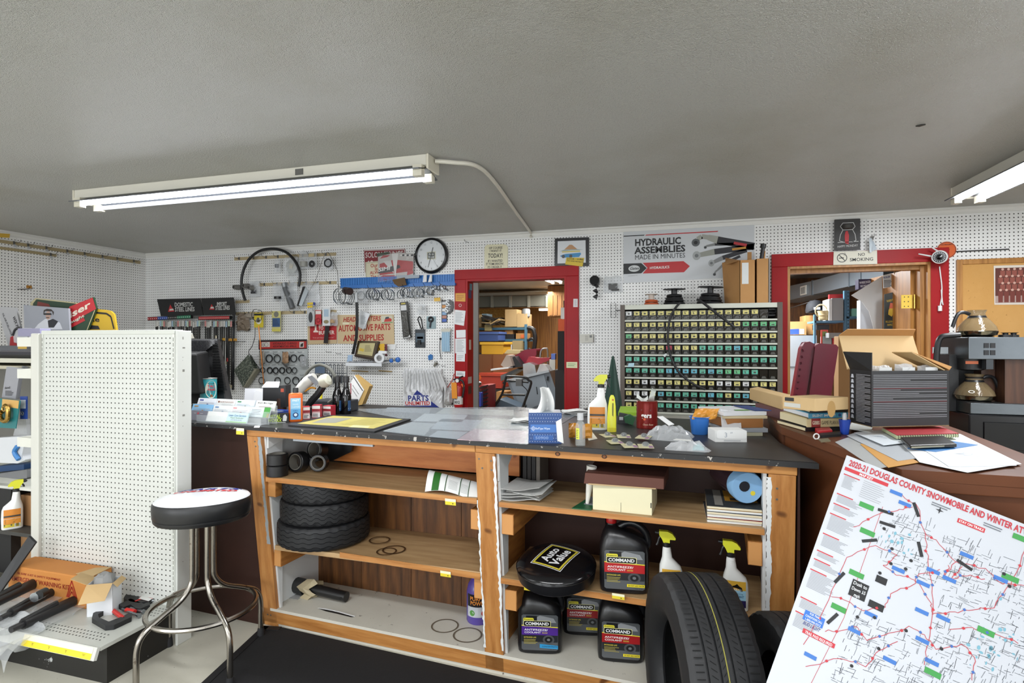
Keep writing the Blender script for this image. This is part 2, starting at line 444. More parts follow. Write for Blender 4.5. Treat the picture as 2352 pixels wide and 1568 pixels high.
# the room
WY=4.78;LX=-5.575;RX=3.3;FY=-2.5;CZ=2.44
FW=Fr((0,WY,0),(1,0,0),(0,0,1));FL=Fr((LX,0,0),(0,1,0),(0,0,1))
structure('floor',MB().box('floor',LX-.1,RX+.1,FY-.1,11.1,-.08,0),'off-white worn painted floor')
structure('ceiling',MB().box('ceiling',LX-.1,RX+.1,FY-.1,WY+.1,CZ,CZ+.08),'grey textured plaster ceiling')
D1=(FW.px(1071,700)[0],FW.px(1302,700)[0],FW.px(1190,638)[1])
D2=(FW.px(1808,700)[0],FW.px(2135,700)[0],FW.px(1980,607)[1])
w=MB()
for a,b_ in((LX-.1,D1[0]),(D1[1],D2[0]),(D2[1],RX+.1)):w.box('peg_back',a,b_,WY,WY+.11,0,CZ)
w.box('peg_back',D1[0],D1[1],WY,WY+.11,D1[2],CZ).box('peg_back',D2[0],D2[1],WY,WY+.11,D2[2],CZ)
structure('wall_back',w,'white pegboard back wall with two door openings')
structure('wall_left',MB().box('peg_left',LX-.1,LX,FY-.1,WY,0,CZ),'white pegboard side wall')
structure('wall_right',MB().box('#cfcdc6',RX,RX+.1,FY-.1,WY,0,.75).box('#cfcdc6',RX,RX+.1,FY-.1,WY,2.15,CZ).box('#cfcdc6',RX,RX+.1,FY-.1,-.9,.75,2.15).box('#cfcdc6',RX,RX+.1,1.3,WY,.75,2.15))
w=MB().box('#cfcdc6',LX,RX,FY-.1,FY,0,.7).box('#cfcdc6',LX,RX,FY-.1,FY,2.2,CZ)
xs=[LX]+[q for x in WINX for q in(x-1.05,x+1.05)]+[RX]
for a,b_ in zip(xs[::2],xs[1::2]):w.box('#cfcdc6',a,b_,FY-.1,FY,.7,2.2)
structure('wall_front',w)
for i,x in enumerate(WINX):
 w=MB()
 for a in(x-1.05,x-.03,x+.99):w.box('#d9d9d4',a,a+.06,FY-.08,FY-.02,.7,2.2)
 for z in(.7,2.14):w.box('#d9d9d4',x-1.05,x+1.05,FY-.08,FY-.02,z,z+.06)
 structure('window_%d'%(i+1),w)
w=MB()
for a in(-.9,.17,1.24):w.box('#d9d9d4',RX+.02,RX+.08,a,a+.06,.75,2.15)
for z in(.75,2.09):w.box('#d9d9d4',RX+.02,RX+.08,-.9,1.3,z,z+.06)
structure('window_4',w)
def cove(m,p0,p1,n):
 p0,p1,n=Vector(p0),Vector(p1),Vector(n);z=Vector((0,0,1));mb=MB()
 pr=[(0,0),(.028,0),(.028,-.012),(.016,-.018),(.010,-.032),(.010,-.045),(0,-.045)]
 k=len(pr);v=[q+n*a+z*b_ for q in(p0,p1)for a,b_ in pr]
 mb.add(v,[(i,(i+1)%k,k+(i+1)%k,k+i)for i in range(k)]+[tuple(range(k)),tuple(range(2*k-1,k-1,-1))],m);return mb
structure('trim_1',cove('#d9d8d3',(LX,WY,CZ),(RX,WY,CZ),(0,-1,0)),'white cove strip along the back wall ceiling')
structure('trim_2',cove('#d9d8d3',(LX,FY,CZ),(LX,WY,CZ),(1,0,0)),'white cove strip along the side wall ceiling')
def casing(n,D,cw,head,reveal,label,lining):
 root=tag(bpy.data.objects.new('door_%d'%n,None),label,kind='structure');COL.objects.link(root);root.location=((D[0]+D[1])/2,WY,0)
 for a,b_,nm in((D[0]-cw,D[0],'casing_board'),(D[1],D[1]+cw,'casing_board')):
  mesh_obj(nm,MB().box('red_paint',a,b_,WY-.022,WY,0,D[2]),root,.003)
 mesh_obj('head_casing',MB().box('red_paint',D[0]-cw,D[1]+cw,WY-.024,WY,D[2],D[2]+head),root,.003)
 th=.018
 for a in(D[0],D[1]-th):mesh_obj('jamb',MB().box(lining,a,a+th,WY-.018,WY+.13,0,D[2]-th),root)
 mesh_obj('head_jamb',MB().box(lining,D[0],D[1],WY-.018,WY+.13,D[2]-th,D[2]),root)
 return root
door1=casing(1,D1,.105,.088,.1,'red painted frame of the open storeroom doorway','red_paint')
door2=casing(2,D2,.112,.098,.1,'red painted frame of the doorway with wooden jambs','jamb_oak')
for a in(D2[1]-.045,):mesh_obj('stop_strip',MB().box('jamb_oak',a,a+.03,WY+.04,WY+.13,0,D2[2]-.02),door2)
mesh_obj('stop_strip',MB().box('jamb_oak',D2[0]+.018,D2[1]-.018,WY+.05,WY+.13,D2[2]-.045,D2[2]-.018),door2)
hx,hy=D2[1]-.055,WY+.135;la=math.radians(97)
leafF=Fr((hx,hy,0),(math.cos(la),math.sin(la),0),(0,0,1))
leaf=MB();leaf.slab('jamb_oak',leafF,[(0,.02),(.80,.02),(.80,D2[2]-.03),(0,D2[2]-.03)],-.02,.02)
lo_=mesh_obj('door_leaf',leaf,door2)
hg=MB();z0=FW.px(2100,690)[1]
hg.box('#c9a94e,.25,1',hx-.085,hx-.012,WY+.112,WY+.118,z0-.05,z0+.05).box('#c9a94e,.25,1',hx+.012,hx+.05,WY+.112,WY+.118,z0-.05,z0+.05)
hg.cyl('#d8bb62,.2,1',(hx,WY+.112,z0-.052),(hx,WY+.112,z0+.052),.008)
for dx in(-.065,-.04,.03):
 for dz in(-.035,0,.035):hg.cyl('#4a3c18',(hx+dx,WY+.113,z0+dz),(hx+dx,WY+.110,z0+dz),.004,n=8)
tag(mesh_obj('hinge',hg,door2),'brass hinge')
P1=-.72
structure('wall_storeroom_far',MB().box('panelling',LX,P1,10.9,11.0,0,CZ),'wood panelled far wall of the storeroom')
structure('wall_storeroom_side',MB().box('#8f8c84',LX-.1,LX,WY+.11,11,0,CZ))
structure('wall_partition',MB().box('panelling',P1,P1+.1,WY+.11,11,0,CZ))
structure('wall_parts_room_far',MB().box('dark_ply',P1+.1,RX,8.35,8.45,0,CZ),'dark wood panelled wall of the parts room')
structure('wall_parts_room_side',MB().box('#8f8c84',RX,RX+.1,WY,8.45,0,CZ))
structure('ceiling_storeroom',MB().box('#b9b8b3',LX-.1,P1+.1,WY+.1,11.1,CZ,CZ+.06))
structure('ceiling_parts_room',MB().box('#8f9296',P1+.1,RX+.1,WY+.1,8.5,2.33,2.40))
# ceiling tube fittings
def fixture(p0,p1,label,lit,name='tube_fitting',face=None,sc=1.0):
 p0,p1=Vector(p0),Vector(p1);d=p1-p0;L=d.length;ax=d.normalized();sd=Vector((0,0,1)).cross(ax)
 t=Thing(name,label,'ceiling light',(p0+p1)/2-Vector((0,0,.1)))
 X=Matrix.Identity(4)
 for i in range(3):X[i][0]=ax[i];X[i][1]=sd[i];X[i][2]=(0,0,1)[i];X[i][3]=p0[i]
 w=.065*sc;h=.055*sc
 t.part('housing',MB().box('#cfccc0,.4',0,L,-w,w,-h,0,X),bev=.004)
 r=MB()
 for s_ in(-1,1):
  r.add([X@Vector(q)for q in((.02,s_*w*.1,-h-.004),(L-.02,s_*w*.1,-h-.004),(L-.02,s_*w*1.75,-h-.032*sc),(.02,s_*w*1.75,-h-.032*sc),(.02,s_*w*.1,-h),(L-.02,s_*w*.1,-h),(L-.02,s_*w*1.75,-h-.026*sc),(.02,s_*w*1.75,-h-.026*sc))],[(0,1,2,3),(4,7,6,5),(3,2,6,7),(0,4,5,1),(0,3,7,4),(1,5,6,2)],'#6d7074,.4,.5')
 t.each('reflector',r)
 for s_,on in zip((-1,1),lit):
  tb=MB();k=[]
  for a in(.09,.32,.55,.78,1.01)if False else(.07,):pass
  a0,a1=X@Vector((.06,s_*w*.95,-h-.035*sc)),X@Vector((L-.06,s_*w*.95,-h-.035*sc))
  tb.cyl(on,a0,a1,.013*sc,n=12);o=t.part('lamp_tube',tb)
  e=MB()
  for q0,q1 in((.02,.07),(L-.07,L-.02)):
   e.box('#d7d2c0,.4',q0,q1,s_*w*.95-.019*sc,s_*w*.95+.019*sc,-h-.056*sc,-h,X)
  t.each('lamp_holder',e)
 c=MB()
 for q0,q1 in((-.012,0),(L,L+.012)):c.box('#d4cfbe,.4',q0,q1,-w*1.05,w*1.05,-h*1.35,0,X)
 t.each('end_cap',c,bev=.003)
 return t
fx1=fixture((-3.655,2.70,CZ),(-1.24,2.70,CZ),'long two-tube ceiling light with cream housing above the shop counter',('tube_on','tube_dim'))
cp=MB();q=aty(745,390,2.63)
fx1.part('tape_patch',MB().box('#5d5c58',-2.02,-1.97,2.632,2.634,CZ-.045,CZ-.012),label='dark tape patch')
fixture((1.66,4.15,CZ),(1.75,1.75,CZ),'two-tube ceiling light near the corkboard, both tubes lit',('tube_on','tube_on'))
for i,(x,y,_)in enumerate(FILLTUBES):fixture((x-1.2,y,CZ),(x+1.2,y,CZ),'unseen two-tube ceiling light added to fill the shop, %s'%('first','second','third','fourth','fifth')[i],('tube_dim','tube_dim'))  # unseen fittings that go with the added fill lamps
pts=[(-1.222,2.70,CZ-.02),(-1.14,2.74,CZ-.022),(-1.05,2.86,CZ-.014),(-1.06,3.2,CZ-.012),(-1.16,4.0,CZ-.012),(-1.25,4.735,CZ-.012),(-1.252,4.75,CZ-.05)]
solo('cable_conduit','cream cable conduit curving over the ceiling from light to back wall','conduit',MB().tube('#d3cfc2,.4',pts,.011,8,6))
fixture((-3.05,8.0,CZ),(-3.1,6.2,CZ),'unlit two-tube ceiling light in the storeroom',('#dfe2e6,.2','#dfe2e6,.2'))
fixture((-1.75,8.2,CZ),(-1.85,6.0,CZ),'bright two-tube ceiling light seen through storeroom doorway',('tube_on','tube_on'))
# shop counter (black top, open timber front)
CE1=Vector((1,-.061,0)).normalized();CE2=Vector((.061,1,0)).normalized();CO=Vector((-2.1,2.361,0))
CX=Matrix.Identity(4)
for i in range(3):CX[i][0]=CE1[i];CX[i][1]=CE2[i];CX[i][2]=(0,0,1)[i];CX[i][3]=CO[i]
def C(s,d,z):return CX@Vector((s,d,z))
TOPZ=1.065
def fd(z):return.02+(1.03-z)*.1165
FF=Fr(C(0,fd(0),0),CE1,C(0,fd(1),1)-C(0,fd(0),0))
def B(u,v,z=TOPZ):return atz(u,v,z)
cnt=Thing('shop_counter','long shop counter with black worn top and open timber shelves','counter',C(1.0,.5,0))
cq=[C(-.75,0,0),Vector((.455,2.222,0)),Vector((.392,2.62,0)),Vector((.385,3.25,0)),C(-.75,1.06,0)]
top=MB().slab('black_top',Fr((0,0,0),(1,0,0),(0,1,0)),[(p.x,p.y)for p in cq],1.046,TOPZ);cnt.part('countertop',top)
cnt.part('top_edge',MB().box('black_edge',-.75,2.56,-.004,0,1.046,TOPZ+.0005,CX),label='chipped black front edge')
def member(m,s0,s1,z0,z1,th,back=0):
 return MB().hexa(m,[C(s0,fd(z0)+back,z0),C(s1,fd(z0)+back,z0),C(s1,fd(z0)+back+th,z0),C(s0,fd(z0)+back+th,z0),C(s0,fd(z1)+back,z1),C(s1,fd(z1)+back,z1),C(s1,fd(z1)+back+th,z1),C(s0,fd(z1)+back+th,z1)])
cnt.part('front_rail',member('fir_x',-.02,1.245,1.012,1.046,.038),bev=.002)
cnt.part('front_rail',member('fir_x',1.247,2.495,1.012,1.046,.038),bev=.002)
cnt.part('post',member('fir_z',-.02,.07,.0,1.011,.038),bev=.002)
cnt.part('post',member('fir_z',1.245,1.335,.02,1.011,.038),bev=.002)
cnt.part('post',member('fir_z',2.402,2.492,.42,1.011,.038),bev=.002)
rg=random.Random(4)
def ragged(s0,s1,z0,z1,m,side):
 pts=[];n=70
 for i in range(n+1):pts.append((s0+rg.uniform(-.003,.003),z0+(z1-z0)*i/n))
 w=0
 for i in range(n,-1,-1):w=w*.8+rg.uniform(-.002,.002);pts.append((s1+w,z0+(z1-z0)*i/n))
 a=MB();k=[FF.px(0,0)]
 mp=lambda s,z:C(s,fd(z)-.001,z)
 q=[mp(*p)for p in pts];n2=len(q)//2
 a.add(q,[(i,i+1,n2*2-2-i,n2*2-1-i)for i in range(n2-1)],m);return a
cnt.part('paint_strip',ragged(.0505,.07,.45,1.01,'grey_paint',0),label='grey paint along the post')
cnt.part('paint_strip',ragged(1.327,1.338,.12,1.0,'#dfe2e2',0),label='torn white paint along the post')
cnt.part('paint_strip',ragged(1.243,1.25,.12,.8,'#dfe2e2',0),label='torn white paint along the post')
cnt.part('paint_strip',ragged(2.396,2.412,.43,1.0,'#dfe2e2',0),label='torn white paint along the post')
cnt.part('base_rail',member('fir_x',-.02,2.5,.018,.098,.038),bev=.002)
cnt.part('base_strip',member('worn_white',-.02,2.5,0,.02,.03,.006))
for s0,m in((.07,'white_paint'),(1.335,'white_paint'),(2.385,'white_paint')):
 s1=s0+.012;cnt.part('lining_board',MB().hexa(m,[C(s0,fd(.1)+.02,.1),C(s1,fd(.1)+.02,.1),C(s1,.16,.1),C(s0,.16,.1),C(s0,fd(1.0)+.02,1.01),C(s1,fd(1.0)+.02,1.01),C(s1,.16,1.01),C(s0,.16,1.01)]))
BD=.46
for k_,(s0,s1,m)in enumerate(((.03,.34,'dark_ply'),(.34,.66,'dark_ply'),(.66,.96,'dark_ply'),(.96,1.30,'dark_ply'))):
 cnt.part('back_board',MB().box(m,s0,s1-.003,BD+.03,BD+.045,.08,.78,CX))
cnt.part('back_board',MB().box('fir_orange',.19,1.30,BD-.02,BD,.82,1.0,CX),label='orange timber board behind the upper shelf')
cnt.part('back_board',MB().box('brown_paint',1.30,1.72,BD+.03,BD+.045,.08,1.04,CX))
cnt.part('back_board',MB().box('brown_paint',1.725,2.48,BD+.03,BD+.045,.08,1.04,CX))
cnt.part('side_board',MB().box('fir_y',1.30,1.312,.2,BD+.03,.1,.8,CX))
cnt.part('side_board',MB().box('white_paint',.03,.045,.14,BD+.03,.1,1.02,CX));cnt.part('side_board',MB().box('white_paint',2.41,2.425,.14,BD+.03,.45,1.02,CX))
cnt.part('shelf',MB().hexa('shelf_board',[C(.08,.05,.782),C(1.243,.05,.782),C(1.243,BD,.782),C(.08,BD,.782),C(.08,.046,.808),C(1.243,.046,.808),C(1.243,BD,.808),C(.08,BD,.808)]),bev=.002)
cnt.part('shelf',MB().box('shelf_board',1.346,2.39,.047,BD+.03,.78,.803,CX),bev=.002)
cnt.part('shelf',MB().hexa('shelf_board',[C(.1,.085,.425),C(1.243,.085,.448),C(1.243,BD+.03,.448),C(.1,BD+.03,.425),C(.1,.085,.449),C(1.243,.085,.472),C(1.243,BD+.03,.472),C(.1,BD+.03,.449)]),bev=.002)
cnt.part('shelf',MB().box('shelf_board',1.34,2.40,.085,BD+.03,.436,.462,CX),bev=.002)
for s0,s1,d,z0,z1 in((.08,1.243,.0435,.783,.807),(1.346,2.39,.0445,.781,.802),(.5,1.243,.082,.440,.466),(1.34,2.40,.0825,.437,.461)):
 cnt.part('shelf_lip',MB().box('fir_x',s0,s1,d,d+.002,z0,z1,CX))
cnt.part('bottom_board',MB().box('worn_white',.03,2.48,fd(.1)+.0,BD+.03,.085,.099,CX))
for s0,z,w_ in((.07,.70,.05),(1.2,.66,.045),(1.347,.655,.055),(2.335,.655,.05),(.07,.33,.045),(1.347,.31,.055),(1.2,.34,.042)):
 cnt.part('shelf_cleat',MB().box('fir_y',s0,s0+w_,fd(z)+.012,BD-.02,z,z+.088,CX).box('#c98f52',s0+.002,s0+w_-.002,fd(z)+.010,fd(z)+.012,z+.002,z+.086,CX),bev=.002)
cnt.part('gusset',MB().slab('white_paint',Fr(C(1.337,.05,.85),CE2,(0,0,1)),[(0,.18),(0,.04),(.03,.02),(.24,.18)],0,.008))
cnt.part('gusset',MB().slab('white_paint',Fr(C(.084,.05,.85),CE2,(0,0,1)),[(0,.18),(0,.1),(.3,.18)],0,.008))
cnt.part('metal_strip',MB().box('#9aa0a6,.4,.6',.26,.72,.035,.05,1.000,1.010,CX))
cnt.part('end_panel',MB().box('brown_paint',-.74,-.025,.13,.145,.0,1.046,CX))
cnt.part('end_panel',MB().box('brown_paint',2.497,2.505,.03,.3,.0,1.046,CX));cnt.part('back_panel',MB().box('brown_paint',-.74,2.4,1.0,1.02,0,1.046,CX))
cnt.part('foot_plank',MB().box('grey_paint',2.34,2.56,.07,.3,.405,.42,CX))
sc_=MB()
for s,z in((1.262,.985),(1.318,.98),(1.275,.945),(1.318,.94),(2.43,.96),(2.43,.92),(.03,.985),(.032,.96),(.01,.06),(.03,.06)):
 p=C(s,fd(z)-.0015,z);sc_.cyl('#6d6a66,.4,.8',p,p+CE2*.004,.0042,n=8)
cnt.each('screw',sc_)
kn=MB()
for u,v in((1281,1042),(1388,1048)):
 a,b_=FF.px(u,v);kn.disc('#3b2112',FF,a,b_,.011,.0012,12,.009).disc('#8a5530',FF,a,b_,.006,.0016,10)
cnt.each('knot',kn)
st=MB()
def ringstain(u,v,z,r,m='#3e2a17',w_=.2):
 p=B(u,v,z);f=Fr((p.x,p.y,z),(1,0,0),(0,1,0));st.disc(m,f,0,0,r,.0012,36,None,r*(1-w_))
for u,v,r in((1022,1437,.068),(1074,1458,.07)):ringstain(u,v,.0995,r,'#6b6152',.12)
for u,v,r in((888,1266,.05),(905,1262,.058),(872,1240,.055)):ringstain(u,v,.466,r,'#4a3018',.16)
cnt.each('ring_stain',st)
f=Fr((B(730,1397,.0995).x,B(730,1397,.0995).y,.0995),CE1,CE2)
cnt.part('paint_tear',MB().slab('#1b1510',f,[(0,0),(.06,-.012),(.13,-.014),(.22,-.02),(.235,-.012),(.13,.0),(.06,.004)],.0005,.0012).slab('#e3e4e2',f,[(0,.0),(.06,.004),(.13,.002),(.235,-.011),(.235,-.004),(.12,.010),(.03,.012)],.0005,.003))
def price(u,v,fr,w_=.05,h=.03,c=.002,root=cnt):
 a,b_=fr.px(u,v,c);m=MB().slab('#f0eecb',fr,[(a,b_),(a+w_,b_),(a+w_,b_+h),(a,b_+h)],c,c+.001)
 m.rect('#e9d33a',fr,a,b_,a+w_,b_+h*.55,c+.0014).rect('#3d3a20',fr,a+w_*.68,b_+h*.18,a+w_*.78,b_+h*.36,c+.0018);root.part('price_tag',m,label='yellow and white price tag')
FT=Fr(C(0,0,0),CE1,(0,0,1))
price(543,997,FT,.05,.032,.006);price(1023,1158,FF,.052,.028,.01);price(1012,1322,FF,.052,.026,.01);price(1406,1373,FF,.05,.022,.02);price(1204,1354,FF,.05,.03,.01)
# brown counter at the end
BZ=1.125
bc=Thing('side_counter','brown painted side counter carrying boxes and papers','counter',(.8,2.4,0))
q=[(.40,3.3),(.405,2.66),(.60,1.875),(1.04,1.865),(1.06,2.2),(1.1,2.8),(1.12,3.3)]
fz=Fr((0,0,0),(1,0,0),(0,1,0))
bc.part('countertop',MB().slab('brown_panel',fz,q,BZ-.03,BZ),bev=.004)
bc.part('front_panel',MB().box('brown_panel',.615,1.03,1.895,1.91,.42,BZ-.03));bc.part('front_panel',MB().box('brown_panel',.615,1.03,1.893,1.91,0,.415))
sf=Fr((.405,2.66,0),(.195,-.785,0),(0,0,1))
bc.part('side_panel',MB().slab('brown_panel',sf,[(.01,0),(.79,0),(.79,BZ-.03),(.01,BZ-.03)],-.03,-.012))
bc.part('side_panel',MB().box('brown_panel',.412,.424,2.68,3.28,0,BZ-.03));bc.part('back_panel',MB().box('brown_panel',.42,1.1,3.27,3.285,0,BZ-.03))
bc.part('side_panel',MB().hexa('brown_panel',[Vector(p)for p in((1.02,1.9,0),(1.032,1.9,0),(1.112,3.28,0),(1.1,3.28,0),(1.02,1.9,BZ-.03),(1.032,1.9,BZ-.03),(1.112,3.28,BZ-.03),(1.1,3.28,BZ-.03))]))
bc.part('trim_strip',MB().box('brown_panel',.60,1.04,1.872,1.9,BZ-.06,BZ-.03),bev=.003)
# floor mat
m_=[atz(604,1441,0),atz(468,1568,0)]
fm=Fr((0,0,0),(1,0,0),(0,1,0))
a,b_=m_;d=(b_-a).normalized();far=a+d*1.6
pts=[(a.x,a.y),(far.x,far.y),(1.6,far.y-.2),(1.6,1.7),(C(2.55,.10,0).x,C(2.55,.10,0).y),(C(.1,.135,0).x,C(.1,.135,0).y)]
matt=Thing('floor_mat','black flecked rubber floor mat in front of the counter','mat',(-.6,1.6,0))
matt.part('mat_field',MB().slab('rubber_mat',fm,pts,.0005,.008));n=len(pts);e=MB()
for i in(0,5):
 p,r=pts[i],pts[(i+1)%n];dx,dy=r[0]-p[0],r[1]-p[1];L=math.hypot(dx,dy);nx,ny=-dy/L*.035,dx/L*.035
 e.slab('#1b1b1d,.6',fm,[p,r,(r[0]+nx,r[1]+ny),(p[0]+nx,p[1]+ny)],.0006,.011)
matt.each('mat_edge',e)
# white gondola end with pegboard panel and base deck
GY=2.2;FG=Fr((0,GY,0),(1,0,0),(0,0,1))
gx0,gx1=aty(97,784,GY).x,aty(402,784,GY).x;gz=aty(250,758,GY).z
gon=Thing('display_shelving','white metal pegboard display end with perforated base deck','display shelf',(-2.85,2.1,0))
gon.part('pegboard_panel',MB().box('peg_panel',gx0+.012,gx1-.012,GY,GY+.012,.19,gz-.02))
gon.part('top_cap',MB().box('#c9ccc5,.4',gx0,gx1,GY-.006,GY+.05,gz-.022,gz),bev=.003)
sl=MB()
for x0 in(gx0,gx1-.012):gon.part('slot_strip',MB().box('#d6d9d2,.4',x0,x0+.012,GY-.004,GY+.03,.19,gz-.022))
for x0 in(gx0+.004,gx1-.008):
 z=.22
 while z<gz-.05:sl.rect('#2b2925',FG,x0,z,x0+.0028,z+.019,.0046);z+=.0254
gon.part('slot_mark',sl,kind='stuff')
gon.part('upright',MB().box('#c9cbc6,.45',gx1,gx1+.014,GY,GY+.085,0,gz-.004),bev=.003)
hs=MB();fs=Fr((gx1+.014,GY,0),(0,1,0),(0,0,1))
for z,w_,h in((1.50,.008,.022),(1.455,.022,.012),(1.34,.018,.02),(1.41,.006,.006),(1.395,.004,.004),(1.19,.006,.006),(1.12,.02,.016),(1.07,.006,.006),(.4,.006,.006)):
 hs.rect('#7d7c75',fs,.03,z,.03+w_*.7,z+h*.6,.0005)
gon.each('punched_slot',hs)
ux0,ux1=aty(70,784,GY-.02).x,aty(88,784,GY-.02).x
gon.part('upright',MB().box('#cbcbc3,.45',ux0,ux1,GY-.02,GY+.06,0,gz-.015),bev=.005)
dk=MB().box('#bcbeb7,.4',-4.3,-2.372,1.82,GY,.172,.19);gon.part('deck',dk,bev=.002)
lipF=Fr((0,1.82,.19),(1,0,0),(0,.35,1))
gon.part('deck_lip',MB().slab('#cbccc6,.4',lipF,[(-4.3,-.052),(-2.372,-.052),(-2.372,0),(-4.3,0)],0,.014),bev=.002)
gon.part('kick_plate',MB().box('kick_black',-4.3,-2.42,1.87,1.885,0,.172));gon.part('kick_plate',MB().box('kick_black',-2.42,-2.40,1.87,GY,0,.172))
pf=MB();fz0=Fr((0,0,.19),(1,0,0),(0,1,0))
for r_ in range(3):
 for i in range(46):pf.disc('#24231f',fz0,-2.43-.02*i-(.004*r_),1.862+.022*r_,.0042,.0006,6)
for r_ in range(4):
 for i in range(7):pf.disc('#24231f',fz0,-2.40-.018*i,2.10+.022*r_,.0042,.0006,6)
gon.part('perforation',pf,kind='stuff')
ps=MB()
a0,a1=-2.80,-2.39
ps.slab('#efe9d0',lipF,[(a0,-.05),(a1,-.05),(a1,-.004),(a0,-.004)],.0145,.0155);ps.rect('#ecd52c',lipF,a0,-.05,a1,-.026,.016)
for i in range(4):ps.text('#4a4520',"'%d'"%(2 if i<3 else 11),lipF,a0+.06+.1*i,-.04,.008,c=.0165)
gon.part('price_strip',ps,label='yellow price strip')
kx=(-3.31,-2.775);k=Thing('warning_kit_box','orange cardboard emergency warning kit box on the base deck','box',(-3.0,2.12,.19))
k.part('carton',MB().box('orange_card',kx[0],kx[1],2.055,2.19,.19,.345),bev=.006)
fk=Fr((0,2.055,0),(1,0,0),(0,0,1));p=MB()
p.text('#8f2418','EMERGENCY WARNING KIT',fk,-3.28,.272,.022,.40,c=.001).text('#8f2418','BE SURE A KIT IS SAFETY EQUIPMENT',fk,-3.24,.308,.010,.3,c=.001)
for q in(0,.013,.024):p.line('#a52a1c',fk,[(-2.90+q*.6,.235),(-2.865,.318-q*2.2),(-2.83-q*.6,.235)],.006,.001)
k.part('lettering',p);k.part('flap',MB().slab('kraft',Fr((-2.86,2.07,.3465),(1,.15,0),(0,1,0)),[(0,0),(.11,-.01),(.09,.10),(.02,.08)],0,.002))
b0=atz(240,1404,.19);X=rotz(math.radians(28),b0);b=Thing('filter_box','small white open carton with grey crumpled filter inside','box',b0)
m=MB()
for a in((-.055,.055,-.045,-.043),(-.055,.055,.043,.045),(-.055,-.053,-.045,.045),(.053,.055,-.045,.045)):m.box('#dfe2e6,.6',*a,0,.15,X)
b.part('carton',m)
for pts in([(-.055,-.045,.15),(.055,-.045,.15),(.055,-.12,.10),(-.055,-.12,.09)],[(-.055,.045,.15),(-.055,-.045,.15),(-.12,-.05,.185),(-.12,.04,.18)],[(.055,-.045,.15),(.055,.045,.15),(.075,.045,.135),(.075,-.045,.13)]):
 v=[X@Vector(q)for q in pts];b.part('flap',MB().add(v+[q+Vector((0,0,.0018))for q in v],[(3,2,1,0),(4,5,6,7),(0,1,5,4),(1,2,6,5),(2,3,7,6),(3,0,4,7)],'kraft'))
R0=random.Random(3);g_=MB().lathe('#8d8d8c,.8',[(.012,.05),(.045,.10),(.048,.15),(.04,.175),(.02,.183)],14,X,mod=lambda q,a:(q[0]*(1+.25*R0.uniform(-1,1)),q[1]*.8*(1+.25*R0.uniform(-1,1)),q[2]+R0.uniform(-.008,.008)));b.part('filter',g_)
def cclamp(poly,z,label,bar,screw,card=None):
 f=Fr((0,0,z),(1,0,0),(0,1,0));t=Thing('c_clamp',label,'clamp',atz(*poly[0],z),'clamps on the deck')
 t.part('frame',MB().slab('#1d1e20,.45',f,[f.px(*q)for q in poly],0,.022),bev=.004)
 a,b_=[atz(*q,z+.014)for q in bar];t.part('grip',MB().cyl('#c2251f,.35',a,b_,.010))
 a,b_=[atz(*q,z+.012)for q in screw];t.part('screw_rod',MB().cyl('#9aa0a6,.3,1',a,b_,.006).lathe('#9aa0a6,.3,1',[(.010,0),(.010,.01)],10,Matrix.Translation(b_)@(b_-a).to_track_quat('Z','Y').to_matrix().to_4x4()))
 if card:t.part('barcode_card',MB().slab('#c8282d,.4',f,[f.px(*q,.023)for q in card],.023,.0245).slab('#e9e9e6,.4',f,[f.px(*q,.0246)for q in(card[0],[(card[0][i]*.55+card[1][i]*.45)for i in(0,1)],[(card[3][i]*.55+card[2][i]*.45)for i in(0,1)],card[3])],.0246,.0252))
cclamp([(211,1430),(214,1418),(258,1396),(270,1394),(269,1399),(240,1412),(225,1421),(227,1428),(250,1438),(280,1426),(296,1418),(303,1418),(302,1427),(262,1446),(242,1448)],.19,'black clamp with red grip lying nearest the deck lip',((258,1400),(284,1420)),((281,1398),(318,1413)))
cclamp([(284,1383),(288,1376),(330,1362),(352,1364),(366,1372),(340,1392),(318,1394),(300,1391)],.19,'black clamp with barcode card beside the pegboard panel',((310,1384),(340,1372)),((345,1380),(372,1375)),[(318,1374),(336,1362),(361,1368),(341,1380)])
cclamp([(272,1398),(300,1384),(330,1396),(342,1392),(345,1398),(322,1408),(312,1407),(300,1398),(284,1404)],.19,'black clamp lying between the two other clamps',((290,1400),(310,1404)),((300,1396),(328,1404)))
def shock(p0,p1,z,r,label,bagpx,sd):
 a,b_=atz(*p0,z),atz(*p1,z);t=Thing('bagged_cylinder',label,'cylinder',a,'bagged cylinders on the deck')
 d=(b_-a).normalized();t.part('barrel',MB().cyl('#19191b,.4',a+d*.05,b_,r).cyl('#19191b,.4',a+d*.05+Vector((0,0,r*.6)),b_-d*.08+Vector((0,0,r*1.1)),r*.55))
 t.part('rod_end',MB().cyl('#232325,.4',a,a+d*.06,r*.6));sd_=d.cross(Vector((0,0,1)))
 f=Fr(a-Vector((0,0,r*.8)),d,sd_);L=(b_-a).length;t.part('plastic_bag',MB().pillow('bag',f,-.16,-.075,L+.04,.075,r*2.6,0,12,6,.3,sd))
 return t
shock((25,1446),(168,1380),.225,.024,'black cylinder in clear bag hanging over the deck lip',None,3)
shock((0,1420),(118,1360),.245,.02,'black cylinder in clear bag with chrome clamp end',None,5).part('bracket',MB().cyl('#b8bdc2,.25,1',atz(78,1372,.29),atz(98,1362,.29),.022).cyl('#141414,.4',atz(90,1366,.3),atz(105,1358,.3),.02))
shock((-60,1405),(78,1340),.27,.026,'black cylinder in clear bag beside the orange carton',None,8)
f=Fr(atz(40,1470,.2),(1,0,0),(.25,-.2,1))
